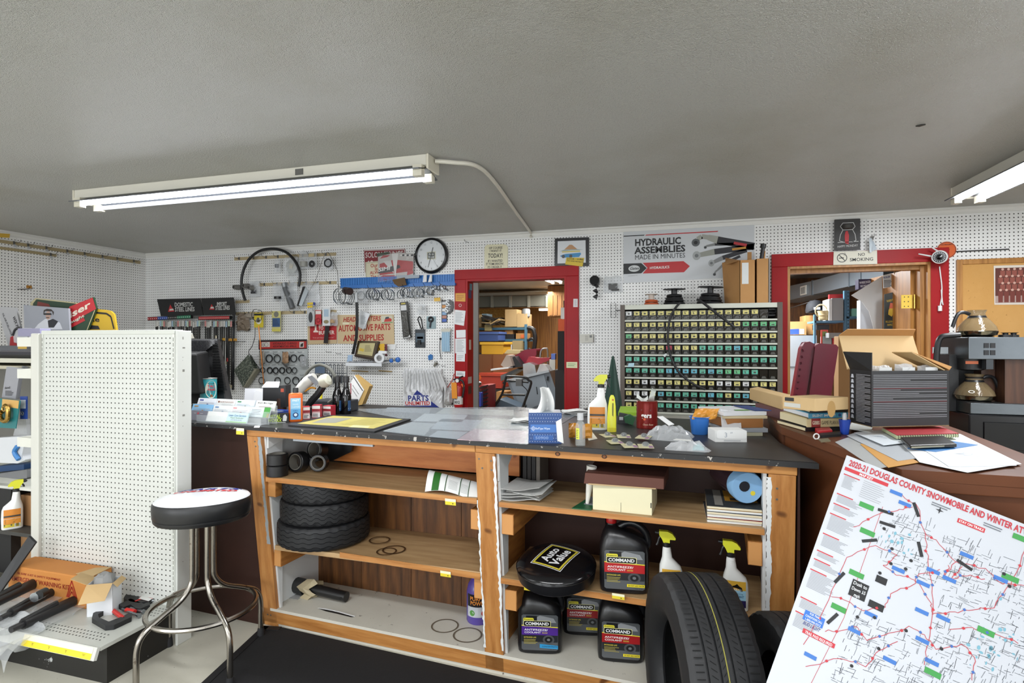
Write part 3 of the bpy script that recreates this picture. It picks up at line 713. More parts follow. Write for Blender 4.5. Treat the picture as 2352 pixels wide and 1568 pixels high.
solo('clear_bag','empty clear plastic bag drooping over the deck front','plastic bag',MB().grid('bag',lambda s,t:atz(0,1440,.197)*0+Vector((-3.2+.42*s+.06*math.sin(5*t),1.865-.10*t-.03*math.sin(7*s)*t,.2-.15*t*t+.02*math.sin(11*s+5*t)+.03*(1-t))),18,12,True,(0,.002,.001)))
f=Fr(atz(72,1250,.40),(1,0,0),(0,0,1));a,b_=aty(74,1236,2.1),aty(-8,1352,1.98)
solo('strap_bar','flat black bar leaning against the white upright','bar',MB().add([a+Vector(q)for q in((-.028,0,.01),(.022,0,-.02),(.022,.012,-.02),(-.028,.012,.01))]+[b_+Vector(q)for q in((-.02,0,.01),(.02,0,-.02),(.02,.012,-.02),(-.02,.012,.01))],[(3,2,1,0),(4,5,6,7),(0,1,5,4),(1,2,6,5),(2,3,7,6),(3,0,4,7)],'#1b1c1e,.45'),bev=.003)
# bar stool
sc0=Vector((-2.13,2.12,0));st=Thing('bar_stool','chrome bar stool with round white and black padded seat','stool',sc0)
tilt=Matrix.Translation(sc0+Vector((0,0,.70)))@Matrix.Rotation(math.radians(-3),4,'X')@Matrix.Rotation(math.radians(-2),4,'Y')
st.part('cushion_band',MB().lathe('#17181a,.42',[(.17,-.035),(.192,-.03),(.2,-.02),(.201,-.012),(.199,-.01),(.203,-.004),(.206,.03),(.2055,.055),(.20,.063)],44,tilt))
st.part('cushion_top',MB().lathe('#cfd1d4,.28',[(.20,.063),(.192,.072),(.15,.084),(.08,.09),(.001,.092)],44,tilt),label='white vinyl seat top')
stx=MB()
ft=Fr(tilt@Vector((0,0,.0925)),tilt.to_3x3()@Vector((math.cos(.42),math.sin(.42),0)),tilt.to_3x3()@Vector((-math.sin(.42),math.cos(.42),0)))
class Dome:
 def __call__(s,a,b_,c=0):r2=a*a+b_*b_;return ft(a,b_,c+.0004-.36*r2-8*max(0,r2-.0225)**1.5)
stx.text('#25307e','PARTS',Dome(),0,.045,.05,.27,'c',.03,.25).text('#c0272d','UNLIMITED',Dome(),0,.004,.033,.28,'c',.03,.2)
st.part('seat_lettering',stx)
for ang in(70,164,254,334):
 a=math.radians(ang+2);d=Vector((math.cos(a),math.sin(a),0));P=lambda r,z:sc0+d*r+Vector((0,0,z))
 leg=MB().tube('chrome_worn',[P(.05,.675),P(.05,.56),P(.05,.44),P(.056,.385),P(.10,.33),P(.19,.285),P(.26,.245),P(.285,.19),P(.288,.1),P(.288,.03)],.0125,10,5);o=st.part('leg',leg)
 st.part('rubber_foot',MB().lathe('#17171a,.7',[(.019,0),(.017,.03),(.014,.045)],14,Matrix.Translation(P(.288,.0))),o)
st.part('foot_ring',MB().ring('chrome_worn',Fr(sc0+Vector((0,0,.262)),(1,0,0),(0,1,0)),0,0,.226,.0115,0,56,8))
st.part('seat_plate',MB().lathe('#2a2a2a,.5',[(.10,.655),(.11,.67)],20,Matrix.Translation(sc0)))
# tyres
def tyre_mesh(c,ax,R,W,r0,n=112,zig=0.0,grooves=(-.26,-.09,.09,.26),gd=.008,gw=.018,lug=.005):
 ax=Vector(ax).normalized();X=Matrix.Translation(Vector(c))@ax.to_track_quat('Z','Y').to_matrix().to_4x4()
 h=W/2;prof=[(r0,-h*.62),(r0+.012,-h*.78),(r0+(R-r0)*.3,-h*.98),(r0+(R-r0)*.55,-h),(R-.035*R,-h*.95),(R-.012*R,-h*.84)]
 tr=[]
 for g in grooves:tr+=[(R-.004*abs(g)*R/.3,(g-gw/2/1)*W),(R-gd,(g-gw/2+.004)*W),(R-gd,(g+gw/2-.004)*W),(R-.004*abs(g)*R/.3,(g+gw/2)*W)]
 prof+=[(R-.006*R,-h*.80)]+tr+[(R-.006*R,h*.80)]
 prof+=[(R-.012*R,h*.84),(R-.035*R,h*.95),(r0+(R-r0)*.55,h),(r0+(R-r0)*.3,h*.98),(r0+.012,h*.78),(r0,h*.62),(r0+.004,h*.55),(r0+(R-r0)*.5,h*.88),(R-.025,h*.75),(R-.025,-h*.75),(r0+(R-r0)*.5,-h*.88),(r0+.004,-h*.55),(r0,-h*.62)]
 st_=2*math.pi/n
 def mod(q,a):
  r=math.hypot(q[0],q[1]);i=int(round(a/st_));z=q[2]
  if r>R-gd*1.2 and abs(z)<h*.79:z+=zig*(1 if(i//2)%2 else-1)
  k=1
  if lug and R-.04*R<=r<=R-.003*R and abs(z)>h*.78 and i%3==0:k=1-lug/R
  return(q[0]*k,q[1]*k,z)
 return MB().lathe('rubber',prof,n,X,True,False,mod)
CS=lambda u,v,d:(lambda o:(lambda r:CAM+r*((o-CAM).dot(CE2)/r.dot(CE2)))(ray(u,v)))(C(0,d,0))
pc=CS(745,1200,.24);zc=.455
for R,W,dx,tz,lb in((.232,.115,-.003,-3.5,'wide ribbed tyre at the bottom of the stack in the counter'),(.222,.105,.002,-2,'zigzag tread tyre in the middle of the counter stack'),(.213,.10,.004,0,'zigzag tread tyre on top of the counter stack')):
 if W>.11:c_=Vector((pc.x,pc.y,zc+W/2+.008))
 else:c_=Vector((pc.x+dx,pc.y+.004,zc+W/2))
 t=Thing('trailer_tyre',lb,'tyre',c_-Vector((0,0,W/2)),'tyres stacked in the counter')
 t.part('tread_and_sidewall',tyre_mesh(c_,(0,math.sin(math.radians(tz*0)),1),R,W,R*.56,96,.006 if W<.11 else.003,(-.30,-.1,.1,.30),.007,.022,.006));zc+=W+(.010 if W>.11 else.001)
ax1=Vector((-.965,-.262,0));tc=Vector((.05,1.985,.35))
t=Thing('car_tyre','large black car tyre standing in front of the counter','tyre',(tc.x,tc.y,0))
t.part('tread_and_sidewall',tyre_mesh(tc,ax1,.35,.225,.20,128,0.0,(-.24,-.075,.09,.25),.009,.03,.004))
rib=MB()
X=Matrix.Translation(tc)@ax1.to_track_quat('Z','Y').to_matrix().to_4x4()
for i in range(120):
 a=2*math.pi*i/120
 for z0,z1,sk in((-.088,-.062,.0),(.066,.09,.0),(-.045,-.030,.03),(.004,.013,-.03),(.03,.046,.03)):
  z0,z1=z0*1.0,z1*1.0
  v=[X@Vector((r*math.cos(b_),r*math.sin(b_),z))for z,b_ in((z0,a),(z1,a+sk))for b_ in(b_,b_+.007)for r in(.3515,)]
  rib.add(v,[(0,1,3,2)],'#060607,.9')
t.part('tread_sipe',rib,kind='stuff')
yl=MB();n=120;v=[]
for i in range(n):
 a=2*math.pi*i/n
 for z in(-.0015,.0015):v.append(X@Vector((.3506*math.cos(a),.3506*math.sin(a),z-.0)))
yl.add(v,[(2*i,2*((i+1)%n),2*((i+1)%n)+1,2*i+1)for i in range(n)],'#8f8a3a,.8');t.part('tread_line',yl,label='thin yellow line round the tread')
tc2=Vector((.345,2.0,.30));t=Thing('car_tyre','dark tyre half hidden behind the large standing tyre','tyre',(tc2.x,tc2.y,0))
t.part('tread_and_sidewall',tyre_mesh(tc2,(-.97,-.24,0),.30,.16,.18,96,0,(-.24,-.08,.08,.24),.008,.03,.004))
b0=atz(1786,1560,.16);pk=Thing('wrapped_package','white and orange wrapped package standing beside the leaning map','package',b0-Vector((0,0,.16)))
fp=Fr(b0-Vector((.04,-.03,.16)),RGT,(0,0,1));pk.part('pouch',MB().pillow('#d5d6da,.35',fp,0,0,.11,.20,.03,0,5,5,.1,2));pk.part('pouch_band',MB().slab('#d9952f,.4',fp,[(.0,.19),(.11,.17),(.112,.185),(0,.205)],.002,.02))
pk.part('lettering',MB().text('#2b2b33','3T',fp,.085,.135,.03,None,'l',.012,0,.036,math.pi))
# goods on the counter shelves
Z1=.808;Z1R=.803;Z2=.4625;Z0=.0995
def fit(base,ang=0):return rotz(ang,base)
FACE=YAW
def facing(u):return YAW-math.atan((u-1176)/FPX)
def roll(c,ax,R,r,L,label,name='tape_roll',m='#161618,.35',core='#6d6a62,.8',grp='black rolls on the upper shelf'):
 ax=Vector(ax).normalized();X=Matrix.Translation(Vector(c))@ax.to_track_quat('Z','Y').to_matrix().to_4x4();t=Thing(name,label,'tape roll',Vector(c),grp)
 t.part('winding',MB().lathe(m,[(r+.004,0),(R-.003,0),(R,.003),(R,L-.003),(R-.003,L),(r+.004,L)],30,X,True,False))
 t.part('core',MB().lathe(core,[(r,.001),(r+.005,0),(r+.005,L),(r,L-.001),(r,.001)],30,X,True,False))
cf=-CE2
p=atz(637,1092,Z1);roll(p+Vector((0,0,.001)),(0,0,1),.052,.035,.055,'black tape roll lying flat, lower of two')
roll(p+Vector((0,0,.058)),(0,0,1),.051,.036,.055,'black tape roll lying flat, upper of two')
p=atz(692,1082,Z1);roll(p+Vector((0,.01,.052)),(-.1,-1,.1),.052,.037,.055,'black roll on edge with pale core facing out, on shelf board')
roll(p+Vector((.052,.10,.10)),(-.15,-1,.15),.052,.036,.055,'black roll on edge, highest of the group')
roll(p+Vector((.085,.05,.045)),(.35,-1,.1),.044,.03,.06,'black roll tucked under the highest roll')
q=atz(650,1062,Z1);f=Fr(q+Vector((-.03,.06,.0)),RGT,(0,0,1));b=Thing('perforated_bracket','small grey perforated bracket behind black tape rolls','bracket',q)
b.part('plate',MB().slab('#a7adb2,.4,.5',f,[(0,.06),(.10,.06),(.12,.05),(.12,.0),(.10,-.0),(.098,.035),(.02,.04),(0,.05)],0,.003));h=MB()
for i in range(9):h.disc('#2b2d30',f,.01+.01*i,.053,.002,.0036,6)
b.part('hole',h,kind='stuff')
q=CS(700,1035,.35);f=Fr(q,RGT,Vector((.4,.4,.3)));solo('black_pouch','black vinyl sheet folded behind the tape rolls','sheet',MB().slab('#121214,.3',Fr(C(.12,.40,.83),CE1,(0,0,1)),[(0,.02),(.1,.0),(.23,.06),(.25,.17),(.1,.16),(.04,.10)],0,.02))
def bro(s,t):return C(.985+.27*s-.03*t,.05+.10*t,Z1+.004+.075*math.sin(2.2*(t*.8))**1*(1-.55*s)+.012*math.sin(5*s)*(1-t))
br=Thing('brochure','curled white brochure with dark green bands on the upper shelf','paper',C(1.1,.12,Z1))
br.part('sheet',MB().grid('#e8e9e8,.5',bro,12,8,True,(0,.001,.0008)))
def strip(s0,s1,m,lift=.0016):return MB().grid(m,lambda s,t:Vector(bro(s0+(s1-s0)*s,t))+Vector((0,-lift*.6,lift)),3,8,True)
br.part('green_band',strip(.12,.25,'#2f6b2c'));br.part('green_line',strip(.36,.375,'#27502a'));br.part('green_line',strip(.62,.635,'#27502a'));br.part('green_line',strip(.78,.792,'#27502a'))
fp=MB()
for i in range(16):fp.grid('#9aa09c',(lambda i:lambda s,t:Vector(bro(.42+.16*s+.2*(i%2),.08+.05*(i//2)+.012*t+.05))+Vector((0,-.001,.0016)))(i),3,1)
br.part('fine_print',fp,kind='stuff')
R1=random.Random(5)
def crump(name,label,s0,d0,w,dd,n,z,m='#d3d4d2,.5'):
 t=Thing(name,label,'papers',C(s0+w/2,d0,z))
 for i in range(n):
  a=R1.uniform(-.2,.2);ph=R1.uniform(0,6)
  t.part('sheet',MB().grid(m,(lambda a,ph,i:lambda s,u:C(s0+w*s+.02*math.sin(ph),d0+dd*u+a*(s-.5)*.1,z+.003+.012*i+.014*math.sin(4*s+ph)*s+.02*s*u*math.sin(ph)))(a,ph,i),8,4,False,(0,0,.001)))
crump('paper_stack','crumpled white papers on the shelf beside the middle post',1.36,.07,.17,.22,5,Z1R)
for i in range(4):solo('dark_binder','thin dark binder standing in the shelf corner, no. %s from the post'%('one','two','three','four')[i],'binder',MB().box(('#191615','#201b19','#141212','#6d655c')[i],1.36+.022*i,1.378+.022*i,.32,.46,Z1R,.99,CX),'binders in the shelf corner')
cbx=Thing('cream_box','long cream cardboard box on the upper shelf','box',C(1.9,.2,Z1R));s0,s1=1.748,1.985;o=cbx.part('carton',MB().box('#dcd6b4,.6',s0,s1,.07,.26,Z1R,Z1R+.105,CX),bev=.002)
cbx.part('slit',MB().box('#6b6650',1.862,1.8635,.0692,.07,Z1R+.002,Z1R+.04,CX).box('#2b2a26',1.979,1.983,.0692,.07,Z1R+.03,Z1R+.05,CX))
br2=Thing('brown_carton','worn red-brown flat carton lying on the cream box','box',C(1.9,.2,Z1R+.105));br2.part('carton',MB().hexa('#5a3327,.7',[C(1.715,.05,Z1R+.108),C(2.03,.075,Z1R+.106),C(2.03,.30,Z1R+.106),C(1.715,.30,Z1R+.108),C(1.72,.055,Z1R+.152),C(2.03,.08,Z1R+.147),C(2.03,.30,Z1R+.155),C(1.715,.30,Z1R+.158)]),bev=.002)
br2.part('torn_edge',MB().hexa('#b59a72,.8',[C(1.735,.0455,Z1R+.107),C(2.0,.068,Z1R+.106),C(2.0,.069,Z1R+.106),C(1.735,.047,Z1R+.107),C(1.735,.048,Z1R+.112),C(2.0,.069,Z1R+.110),C(2.0,.07,Z1R+.110),C(1.735,.049,Z1R+.112)]))
fz1=Fr(C(0,0,Z1R),CE1,CE2)
solo('green_folder','green card folder lying partly under the cream box','folder',MB().slab('#1f5a36,.5',fz1,[(1.665,.052),(1.745,.055),(1.745,.22),(1.69,.20)],.0005,.004))
solo('grey_card','grey card sheet lying on the green folder','card',MB().slab('#7d7f86,.6',fz1,[(1.70,.12),(1.744,.115),(1.744,.24),(1.70,.24)],.0045,.006))
pb=C(1.712,.13,Z1R+.006);solo('paper_cone','rolled white paper standing beside the brown carton','paper',MB().lathe('#dcdad2,.6',[(.007,0),(.012,.05),(.022,.16),(.020,.16),(.010,.05),(.005,.004)],16,Matrix.Translation(pb)@Matrix.Rotation(.12,4,'Y'),True,False))
mg=['#3a3b3d','#8c2a2a','#c8c3b4','#2d3c50','#b58f4d','#44484a']
for i in range(6):
 X=CX@rotz(math.radians(3+R1.uniform(-2,2)),(2.19,.06,Z1R+.0105*i+.0002));t=Thing('magazine','glossy magazine, number %s up from the shelf in the pile'%('one','two','three','four','five','six')[i],'magazine',X@Vector((.09,.12,0)),'magazines on the upper shelf')
 t.part('pages',MB().box('#d9cdb0,.7' if i%2 else '#d9d9d6,.7',.001,.193,.001,.255,.001,.009,X));t.part('cover',MB().box(mg[i]+',.25',0,.195,0,.258,.0091,.0102,X));
 if i==5:
  f5=Fr(X@Vector((0,0,.0102)),X.to_3x3()@Vector((1,0,0)),X.to_3x3()@Vector((0,1,0)));t.part('cover_print',MB().rect('#b8862f',f5,.07,.09,.19,.25).rect('#3a3226',f5,.09,.1,.17,.14,.0009).disc('#8c2433',f5,.12,.22,.025,.0009,16,.012).rect('#96928a',f5,.03,.02,.06,.25))
tw=C(2.335,.10,Z1R+.133);X=Matrix.Translation(tw)@(C(2.23,.40,.02)-C(2.335,.10,-.0)).to_track_quat('Z','Y').to_matrix().to_4x4();t=Thing('towel_roll','blue shop towel roll wrapped in printed plastic','towel roll',tw-Vector((0,0,.06)))
t.part('roll',MB().lathe('#7fa9cf,.7',[(.012,.001),(.058,0),(.061,.006),(.061,.255),(.058,.26)],28,X));t.part('wrapper',MB().lathe('#3b2a30,.25',[(.0615,.05),(.0622,.06),(.0622,.25)],28,X,True,False));t.part('wrapper_print',MB().cyl('#26262b,.2',X@Vector((.012,.006,-.001)),X@Vector((.012,.006,.001)),.02).cyl('#d9c63a,.3',X@Vector((-.02,-.02,-.0012)),X@Vector((-.02,-.02,.001)),.009))
sp_=CS(1276,1325,.10);sp_=Vector((sp_.x,sp_.y,Z2+.012));Xs=Matrix.Translation(sp_+Vector((0,.02,.012)))@Matrix.Rotation(math.radians(9),4,CE1)
sc_=Thing('stool_seat','round black padded stool seat with diamond logo on the lower shelf','seat cushion',sp_)
sc_.part('cushion_band',MB().lathe('#131316,.38',[(.12,.0),(.152,.003),(.163,.012),(.168,.04),(.168,.055)],44,Xs));sc_.part('cushion_top',MB().lathe('#0f0f12,.16',[(.168,.055),(.166,.062),(.15,.075),(.10,.088),(.04,.094),(.001,.095)],44,Xs));sc_.part('piping',MB().ring('#0b0b0d,.2',Fr(Xs@Vector((0,0,.057)),Xs.to_3x3()@Vector((1,0,0)),Xs.to_3x3()@Vector((0,1,0))),0,0,.168,.0028,0,44,6))
rr=math.radians(72);fs_=Fr(Xs@Vector((0,0,.0955)),Xs.to_3x3()@Vector((math.cos(rr),math.sin(rr),0)),Xs.to_3x3()@Vector((-math.sin(rr),math.cos(rr),0)))
class D2c:
 def __call__(s,a,b_,c=0):r2=(a*a+b_*b_);return fs_(a,b_,c-.62*r2-5*r2*r2)
D2_=D2c();lg=MB()
def frame_rect(mb,m,fr,w,h,t,c):
 for a0,b0,a1,b1 in((-w,-h,w,-h+t),(-w,h-t,w,h),(-w,-h+t,-w+t,h-t),(w-t,-h+t,w,h-t)):
  for k in range(4):
   if a1-a0>b1-b0:x0,x1,y0,y1=a0+(a1-a0)*k/4,a0+(a1-a0)*(k+1)/4,b0,b1
   else:x0,x1,y0,y1=a0,a1,b0+(b1-b0)*k/4,b0+(b1-b0)*(k+1)/4
   mb.rect(m,fr,x0,y0,x1,y1,c)
frame_rect(lg,'#dfe0e0',D2_,.088,.072,.003,.0012);frame_rect(lg,'#c9b93c',D2_,.082,.066,.008,.0013)
lg.text('#e4e5e6','Auto',D2_,0,.008,.038,.108,'c',.03,.05,.0016).text('#e4e5e6','Value',D2_,0,-.042,.038,.125,'c',.03,.05,.0016);sc_.part('seat_lettering',lg)
def jug(base,ang,label,band,cap=True,blue=False):
 X=rotz(ang,base);t=Thing('coolant_jug',label,'jug',base,'coolant jugs in the counter')
 S_=[(0,0,0,.074,.05,4),(.006,0,0,.08,.056,4.5),(.03,0,0,.082,.058,5),(.17,0,0,.082,.058,5),(.20,.0,0,.080,.057,4),(.225,-.006,0,.070,.054,3.4),(.245,-.018,0,.052,.048,3),(.262,-.034,0,.030,.034,2.4),(.275,-.042,0,.018,.018,2),(.29,-.042,0,.017,.017,2)]
 X=X@Matrix.Diagonal((1.22,1.1,.965,1));t.part('bottle',MB().loft('#131316,.28',S_,28,X));Q=lambda x,z,y=0:X@Vector((x,y,z))
 t.part('handle',MB().tube('#131316,.28',[Q(-.02,.262),Q(.015,.283),(Q(.05,.272)),Q(.076,.235),Q(.079,.19),Q(.06,.175)],.015,10,5))
 if cap:t.part('cap',MB().lathe('#a81a1c,.35',[(.021,0),(.022,.003),(.022,.024),(.019,.028)],18,Matrix.Translation(Q(-.042,.281))))
 f0=Fr(Q(0,0,-.0595),X.to_3x3()@Vector((1,0,0)),(0,0,1));f=lambda a,b_,c=0:f0(a*1.22,b_*.965,c);m=MB()
 rr=lambda a0,b0,a1,b1,r:[(a0+r,b0),(a1-r,b0),(a1,b0+r),(a1,b1-r),(a1-r,b1),(a0+r,b1),(a0,b1-r),(a0,b0+r)]
 m.flat('#55585b,.3',f,rr(-.066,.022,.066,.185,.006),.0004).flat('#24262a,.3',f,rr(-.065,.06,.065,.13,.002),.0007)
 m.flat('#8d9093,.3',f,[(-.04,.15),(.0,.182),(.05,.17),(.06,.15)],.0008).rect('#1a1b1e,.3',f,-.05,.155,-.01,.18,.0009)
 m.flat(band+',.3',f,[(-.066,.092),(.066,.092),(.066,.128),(-.066,.134)],.001).flat('#e0d23c,.3',f,[(-.066,.133),(.066,.127),(.066,.131),(-.066,.137)],.0011)
 m.flat('#d9d03a,.3',f,rr(-.06,.156,-.022,.17,.003),.0012).text('#1c1c1c','Prestone',f,-.041,.16,.006,.032,'c',c=.0015)
 m.flat('#d8d59a,.3',f,rr(-.06,.131,.04,.158,.003),.0013).flat('#101012,.3',f,rr(-.058,.133,.038,.156,.003),.0015).text('#e9eaea','COMMAND',f,-.01,.138,.013,.086,'c',.03,0,.0018)
 m.text('#eceded','ANTIFREEZE/',f,-.056,.112,.008,.085,c=.0014).text('#eceded','COOLANT',f,-.056,.100,.008,.06,c=.0014).text('#cdb84c','50/50',f,.008,.100,.006,.02,c=.0014)
 m.text('#d2c23e','EXTENDED LIFE',f,-.058,.078,.006,.045,c=.0014).lines('#a79a4a',f,-.058,.05,-.005,.074,4,.0025,.0013)
 m.disc('#4c4e51,.3',f,.032,.072,.021,.001,18).disc('#1b1c1e,.3',f,.032,.072,.014,.0012,16).disc('#6f7275,.3',f,.032,.072,.006,.0014,10)
 if blue:m.flat('#2f8fc4,.3',f,[(.0,.034),(.066,.03),(.066,.046),(.0,.052)],.0014).text('#123a55','CONCENTRATE',f,.008,.038,.006,.055,c=.0018)
 else:m.rect('#e0d02f,.3',f,.008,.034,.066,.046,.0014).text('#1c1c18','DO NOT ADD WATER',f,.012,.037,.006,.052,c=.0018)
 m.text('#2b2c2e','1 GAL (3.78 L)',f,.03,.025,.004,.034,c=.0012);t.part('label',m,label='printed front label')
def jbase(u,v,z):p=atz(u,v,z);return p+(p-CAM).normalized()*0.0+Vector((CE2.x,CE2.y,0))*.055
jug(jbase(1428,1362,Z2),YAW-math.radians(9),'black coolant jug with red cap standing on the lower shelf','#b01f23')
jug(jbase(1232,1500,Z0),YAW-math.radians(4),'black coolant jug with purple band on the bottom board','#4c2a86',False,True)
jug(jbase(1335,1458,Z0),YAW-math.radians(6),'black coolant jug with red band standing behind the others','#8f1a1e',False)
jug(jbase(1420,1520,Z0),YAW-math.radians(9),'black coolant jug with red band beside the large tyre','#9d1c20',False)
def spray(base,ang,label,kind,flip=1,sc=1.0,head='#c9c92f,.35'):
 X=rotz(ang,base)@Matrix.Scale(sc,4)@Matrix.Diagonal((flip,1,1,1));t=Thing('spray_bottle',label,'spray bottle',base,'trigger spray bottles')
 Q=lambda x,z,y=0:X@Vector((x,y,z))
 t.part('bottle',MB().loft('#dfe0dd,.35',[(0,0,0,.042,.022,3),(.004,0,0,.046,.026,3),(.06,0,0,.0475,.027,3),(.105,-.001,0,.046,.027,3),(.125,-.004,0,.042,.026,2.6),(.143,-.011,0,.030,.023,2.3),(.158,-.016,0,.0205,.019,2),(.19,-.0175,0,.017,.016,2),(.205,-.0175,0,.0145,.0145,2)],24,X))
 rb=MB()
 for i in range(6):rb.lathe('#d6d7d4,.35',[(.0165,0),(.0185-.0003*i,.0022),(.0162,.0044)],14,X@Matrix.Translation((-.0168,0,.157+.0062*i)),True,False)
 t.part('neck_rib',rb,kind='stuff');t.part('collar',MB().lathe('#141415,.4',[(.0165,0),(.0165,.016),(.013,.018)],16,X@Matrix.Translation((-.0175,0,.203))))
 fh=Fr(Q(-.0175,.22),X.to_3x3()@Vector((1,0,0)),(0,0,1),X.to_3x3()@Vector((0,-1,0)))
 t.part('trigger_head',MB().slab(head,fh,[(-.013*sc,0),(.012*sc,0),(.012*sc,.014*sc),(.034*sc,.014*sc),(.036*sc,.02*sc),(.022*sc,.038*sc),(.004*sc,.046*sc),(-.03*sc,.046*sc),(-.03*sc,.03*sc),(-.02*sc,.016*sc)],-.0115*sc,.0115*sc),bev=.003)
 t.part('nozzle',MB().cyl('#141415,.4',Q(-.046,.256),Q(-.060,.257),.008*sc).cyl('#2b2b2b,.4',Q(-.06,.257),Q(-.064,.257),.005*sc))
 t.part('trigger',MB().tube('#141415,.4',[Q(-.036,.248),Q(-.047,.235),Q(-.052,.218),Q(-.058,.205)],.0045*sc,6,3))
 f=Fr(Q(0,0,-.0275),X.to_3x3()@Vector((1,0,0))*flip,(0,0,1));m=MB()
 class Cv:
  def __call__(s,a,b_,c=0):return f(a*sc,b_*sc,c-abs(a)**3*60*sc)
 g=Cv();out=[(-.036,.012),(.036,.012),(.038,.02),(.038,.09),(.034,.108),(.012,.122),(-.028,.122),(-.036,.112)]
 if flip<0:out=[(-a,b_)for a,b_ in out]
 def strips(mm,y0,y1,c):
  for i in range(8):m.rect(mm,g,-.036+.009*i,y0,-.027+.009*i,y1,c)
 if kind=='armor':
  strips('#d9a93c,.3',.083,.118,.0005);strips('#9fcbe0,.3',.045,.083,.0005);strips('#2b2352,.3',.018,.045,.0005)
  m.flat('#3f8fc6,.3',g,[(-.036,.018),(.0,.018),(.036,.03),(.01,.03)],.0008).flat('#5e69b5,.3',g,[(-.03,.036),(-.01,.042),(.03,.036),(.0,.034)],.0008)
  m.flat('#171412,.3',g,[(-.022,.080),(.024,.080),(.022,.094),(.012,.1),(.004,.108),(-.004,.102),(-.014,.098),(-.022,.093)],.001).text('#e8e6df','ARMOR ALL',g,.0,.083,.0068,.042,'c',.02,0,.0015)
  m.text('#33597c','Air Freshening',g,0,.068,.006,.05,'c',.0,.2,.001).text('#1b4d7d','PROTECTANT',g,0,.055,.0085,.058,'c',.02,0,.001)
 else:
  strips('#d08432,.3',.062,.112,.0005);strips('#d58b32,.3',.03,.06,.0006);strips('#c9b63a,.3',.014,.032,.0006);strips('#3f3d3a,.3',.070,.079,.0009)
  m.lines('#7a5a24',g,-.03,.035,.03,.06,6,.002,.001);m.rect('#4a4a3a,.3',g,-.034,.022,.0,.031,.001).rect('#e6e6de,.3',g,.01,.016,.034,.033,.001)
  for i in range(7):m.rect('#2a2a2a',g,.012+.003*i,.017,.0135+.003*i,.032,.0014)
 t.part('label',m,label='printed label');return t
p=atz(1540,1375,Z2)+CE2*.03;spray(p,YAW-.25,'white protectant spray bottle with yellow head beside red-capped jug','armor',1,.98)
p=atz(1690,1405,Z2)+CE2*.03;spray(p,YAW-.33,'white protectant spray bottle partly behind the large tyre','armor',1,.98)
pb=atz(1092,1432,Z0)+CE2*.04;X=rotz(YAW,pb);t=Thing('purple_cleaner','purple cleaner bottle half hidden behind the middle post','bottle',pb)
t.part('bottle',MB().loft('#5a4a9c,.25',[(0,0,0,.055,.055),(.008,0,0,.06,.06),(.15,0,0,.06,.06),(.185,0,0,.052,.052),(.21,0,0,.035,.035),(.24,0,0,.022,.022),(.26,0,0,.02,.02)],24,X))
cyl_=lambda r,X:(lambda a,b_,c=0:X@Vector(((r+c)*math.sin(a/r),-(r+c)*math.cos(a/r),b_)));g=cyl_(.0605,X);m=MB()
def wrap(m,mat,g,a0,b0,a1,b1,c=.0006,n=10):
 for i in range(n):m.rect(mat,g,a0+(a1-a0)*i/n,b0,a0+(a1-a0)*(i+1)/n,b1,c)
wrap(m,'#17141c,.3',g,-.06,.09,.06,.15);wrap(m,'#b9bdc4,.3',g,-.06,.04,.06,.09);m.text('#e08a2c','PURPLE',g,0,.122,.018,.085,'c',.02,0,.0012).text('#e08a2c','POWER',g,0,.100,.018,.08,'c',.02,0,.0012);m.disc('#b3302a',g,.03,.06,.014,.0012).disc('#4d8a3c',g,-.03,.06,.014,.0012);t.part('label',m)
a,b_=atz(668,1340,Z0+.05),atz(778,1366,Z0+.035);t=Thing('hydraulic_cylinder','black hydraulic cylinder in dirty plastic wrap on the bottom board','cylinder',a-Vector((0,0,.05)))
d=(b_-a).normalized();t.part('barrel',MB().cyl('#3b3c3c,.4,.5',a-d*.16,a+d*.10,.042));t.part('rod_end',MB().cyl('#19191a,.35',a+d*.1,b_+d*.05,.027).cyl('#0c0c0c,.5',b_+d*.03+Vector((0,-.028,0)),b_+d*.03+Vector((0,.0,0)),.008))
sd_=d.cross(Vector((0,0,1))).normalized();t.part('plastic_wrap',MB().pillow('bag_grey',Fr(a-d*.17-Vector((0,0,.046)),d,sd_),0,-.06,.32,.06,.11,0,10,6,.12,4));t.part('torn_wrap',MB().lathe('#b6a98a,.5',[(.046,.10),(.05,.12),(.055,.15),(.035,.17)],14,Matrix.Translation(a)@d.to_track_quat('Z','Y').to_matrix().to_4x4(),False,False,lambda q,a:(q[0]*(1+.25*math.sin(5*a)),q[1]*(1+.25*math.cos(3*a)),q[2]+.02*math.sin(4*a))))
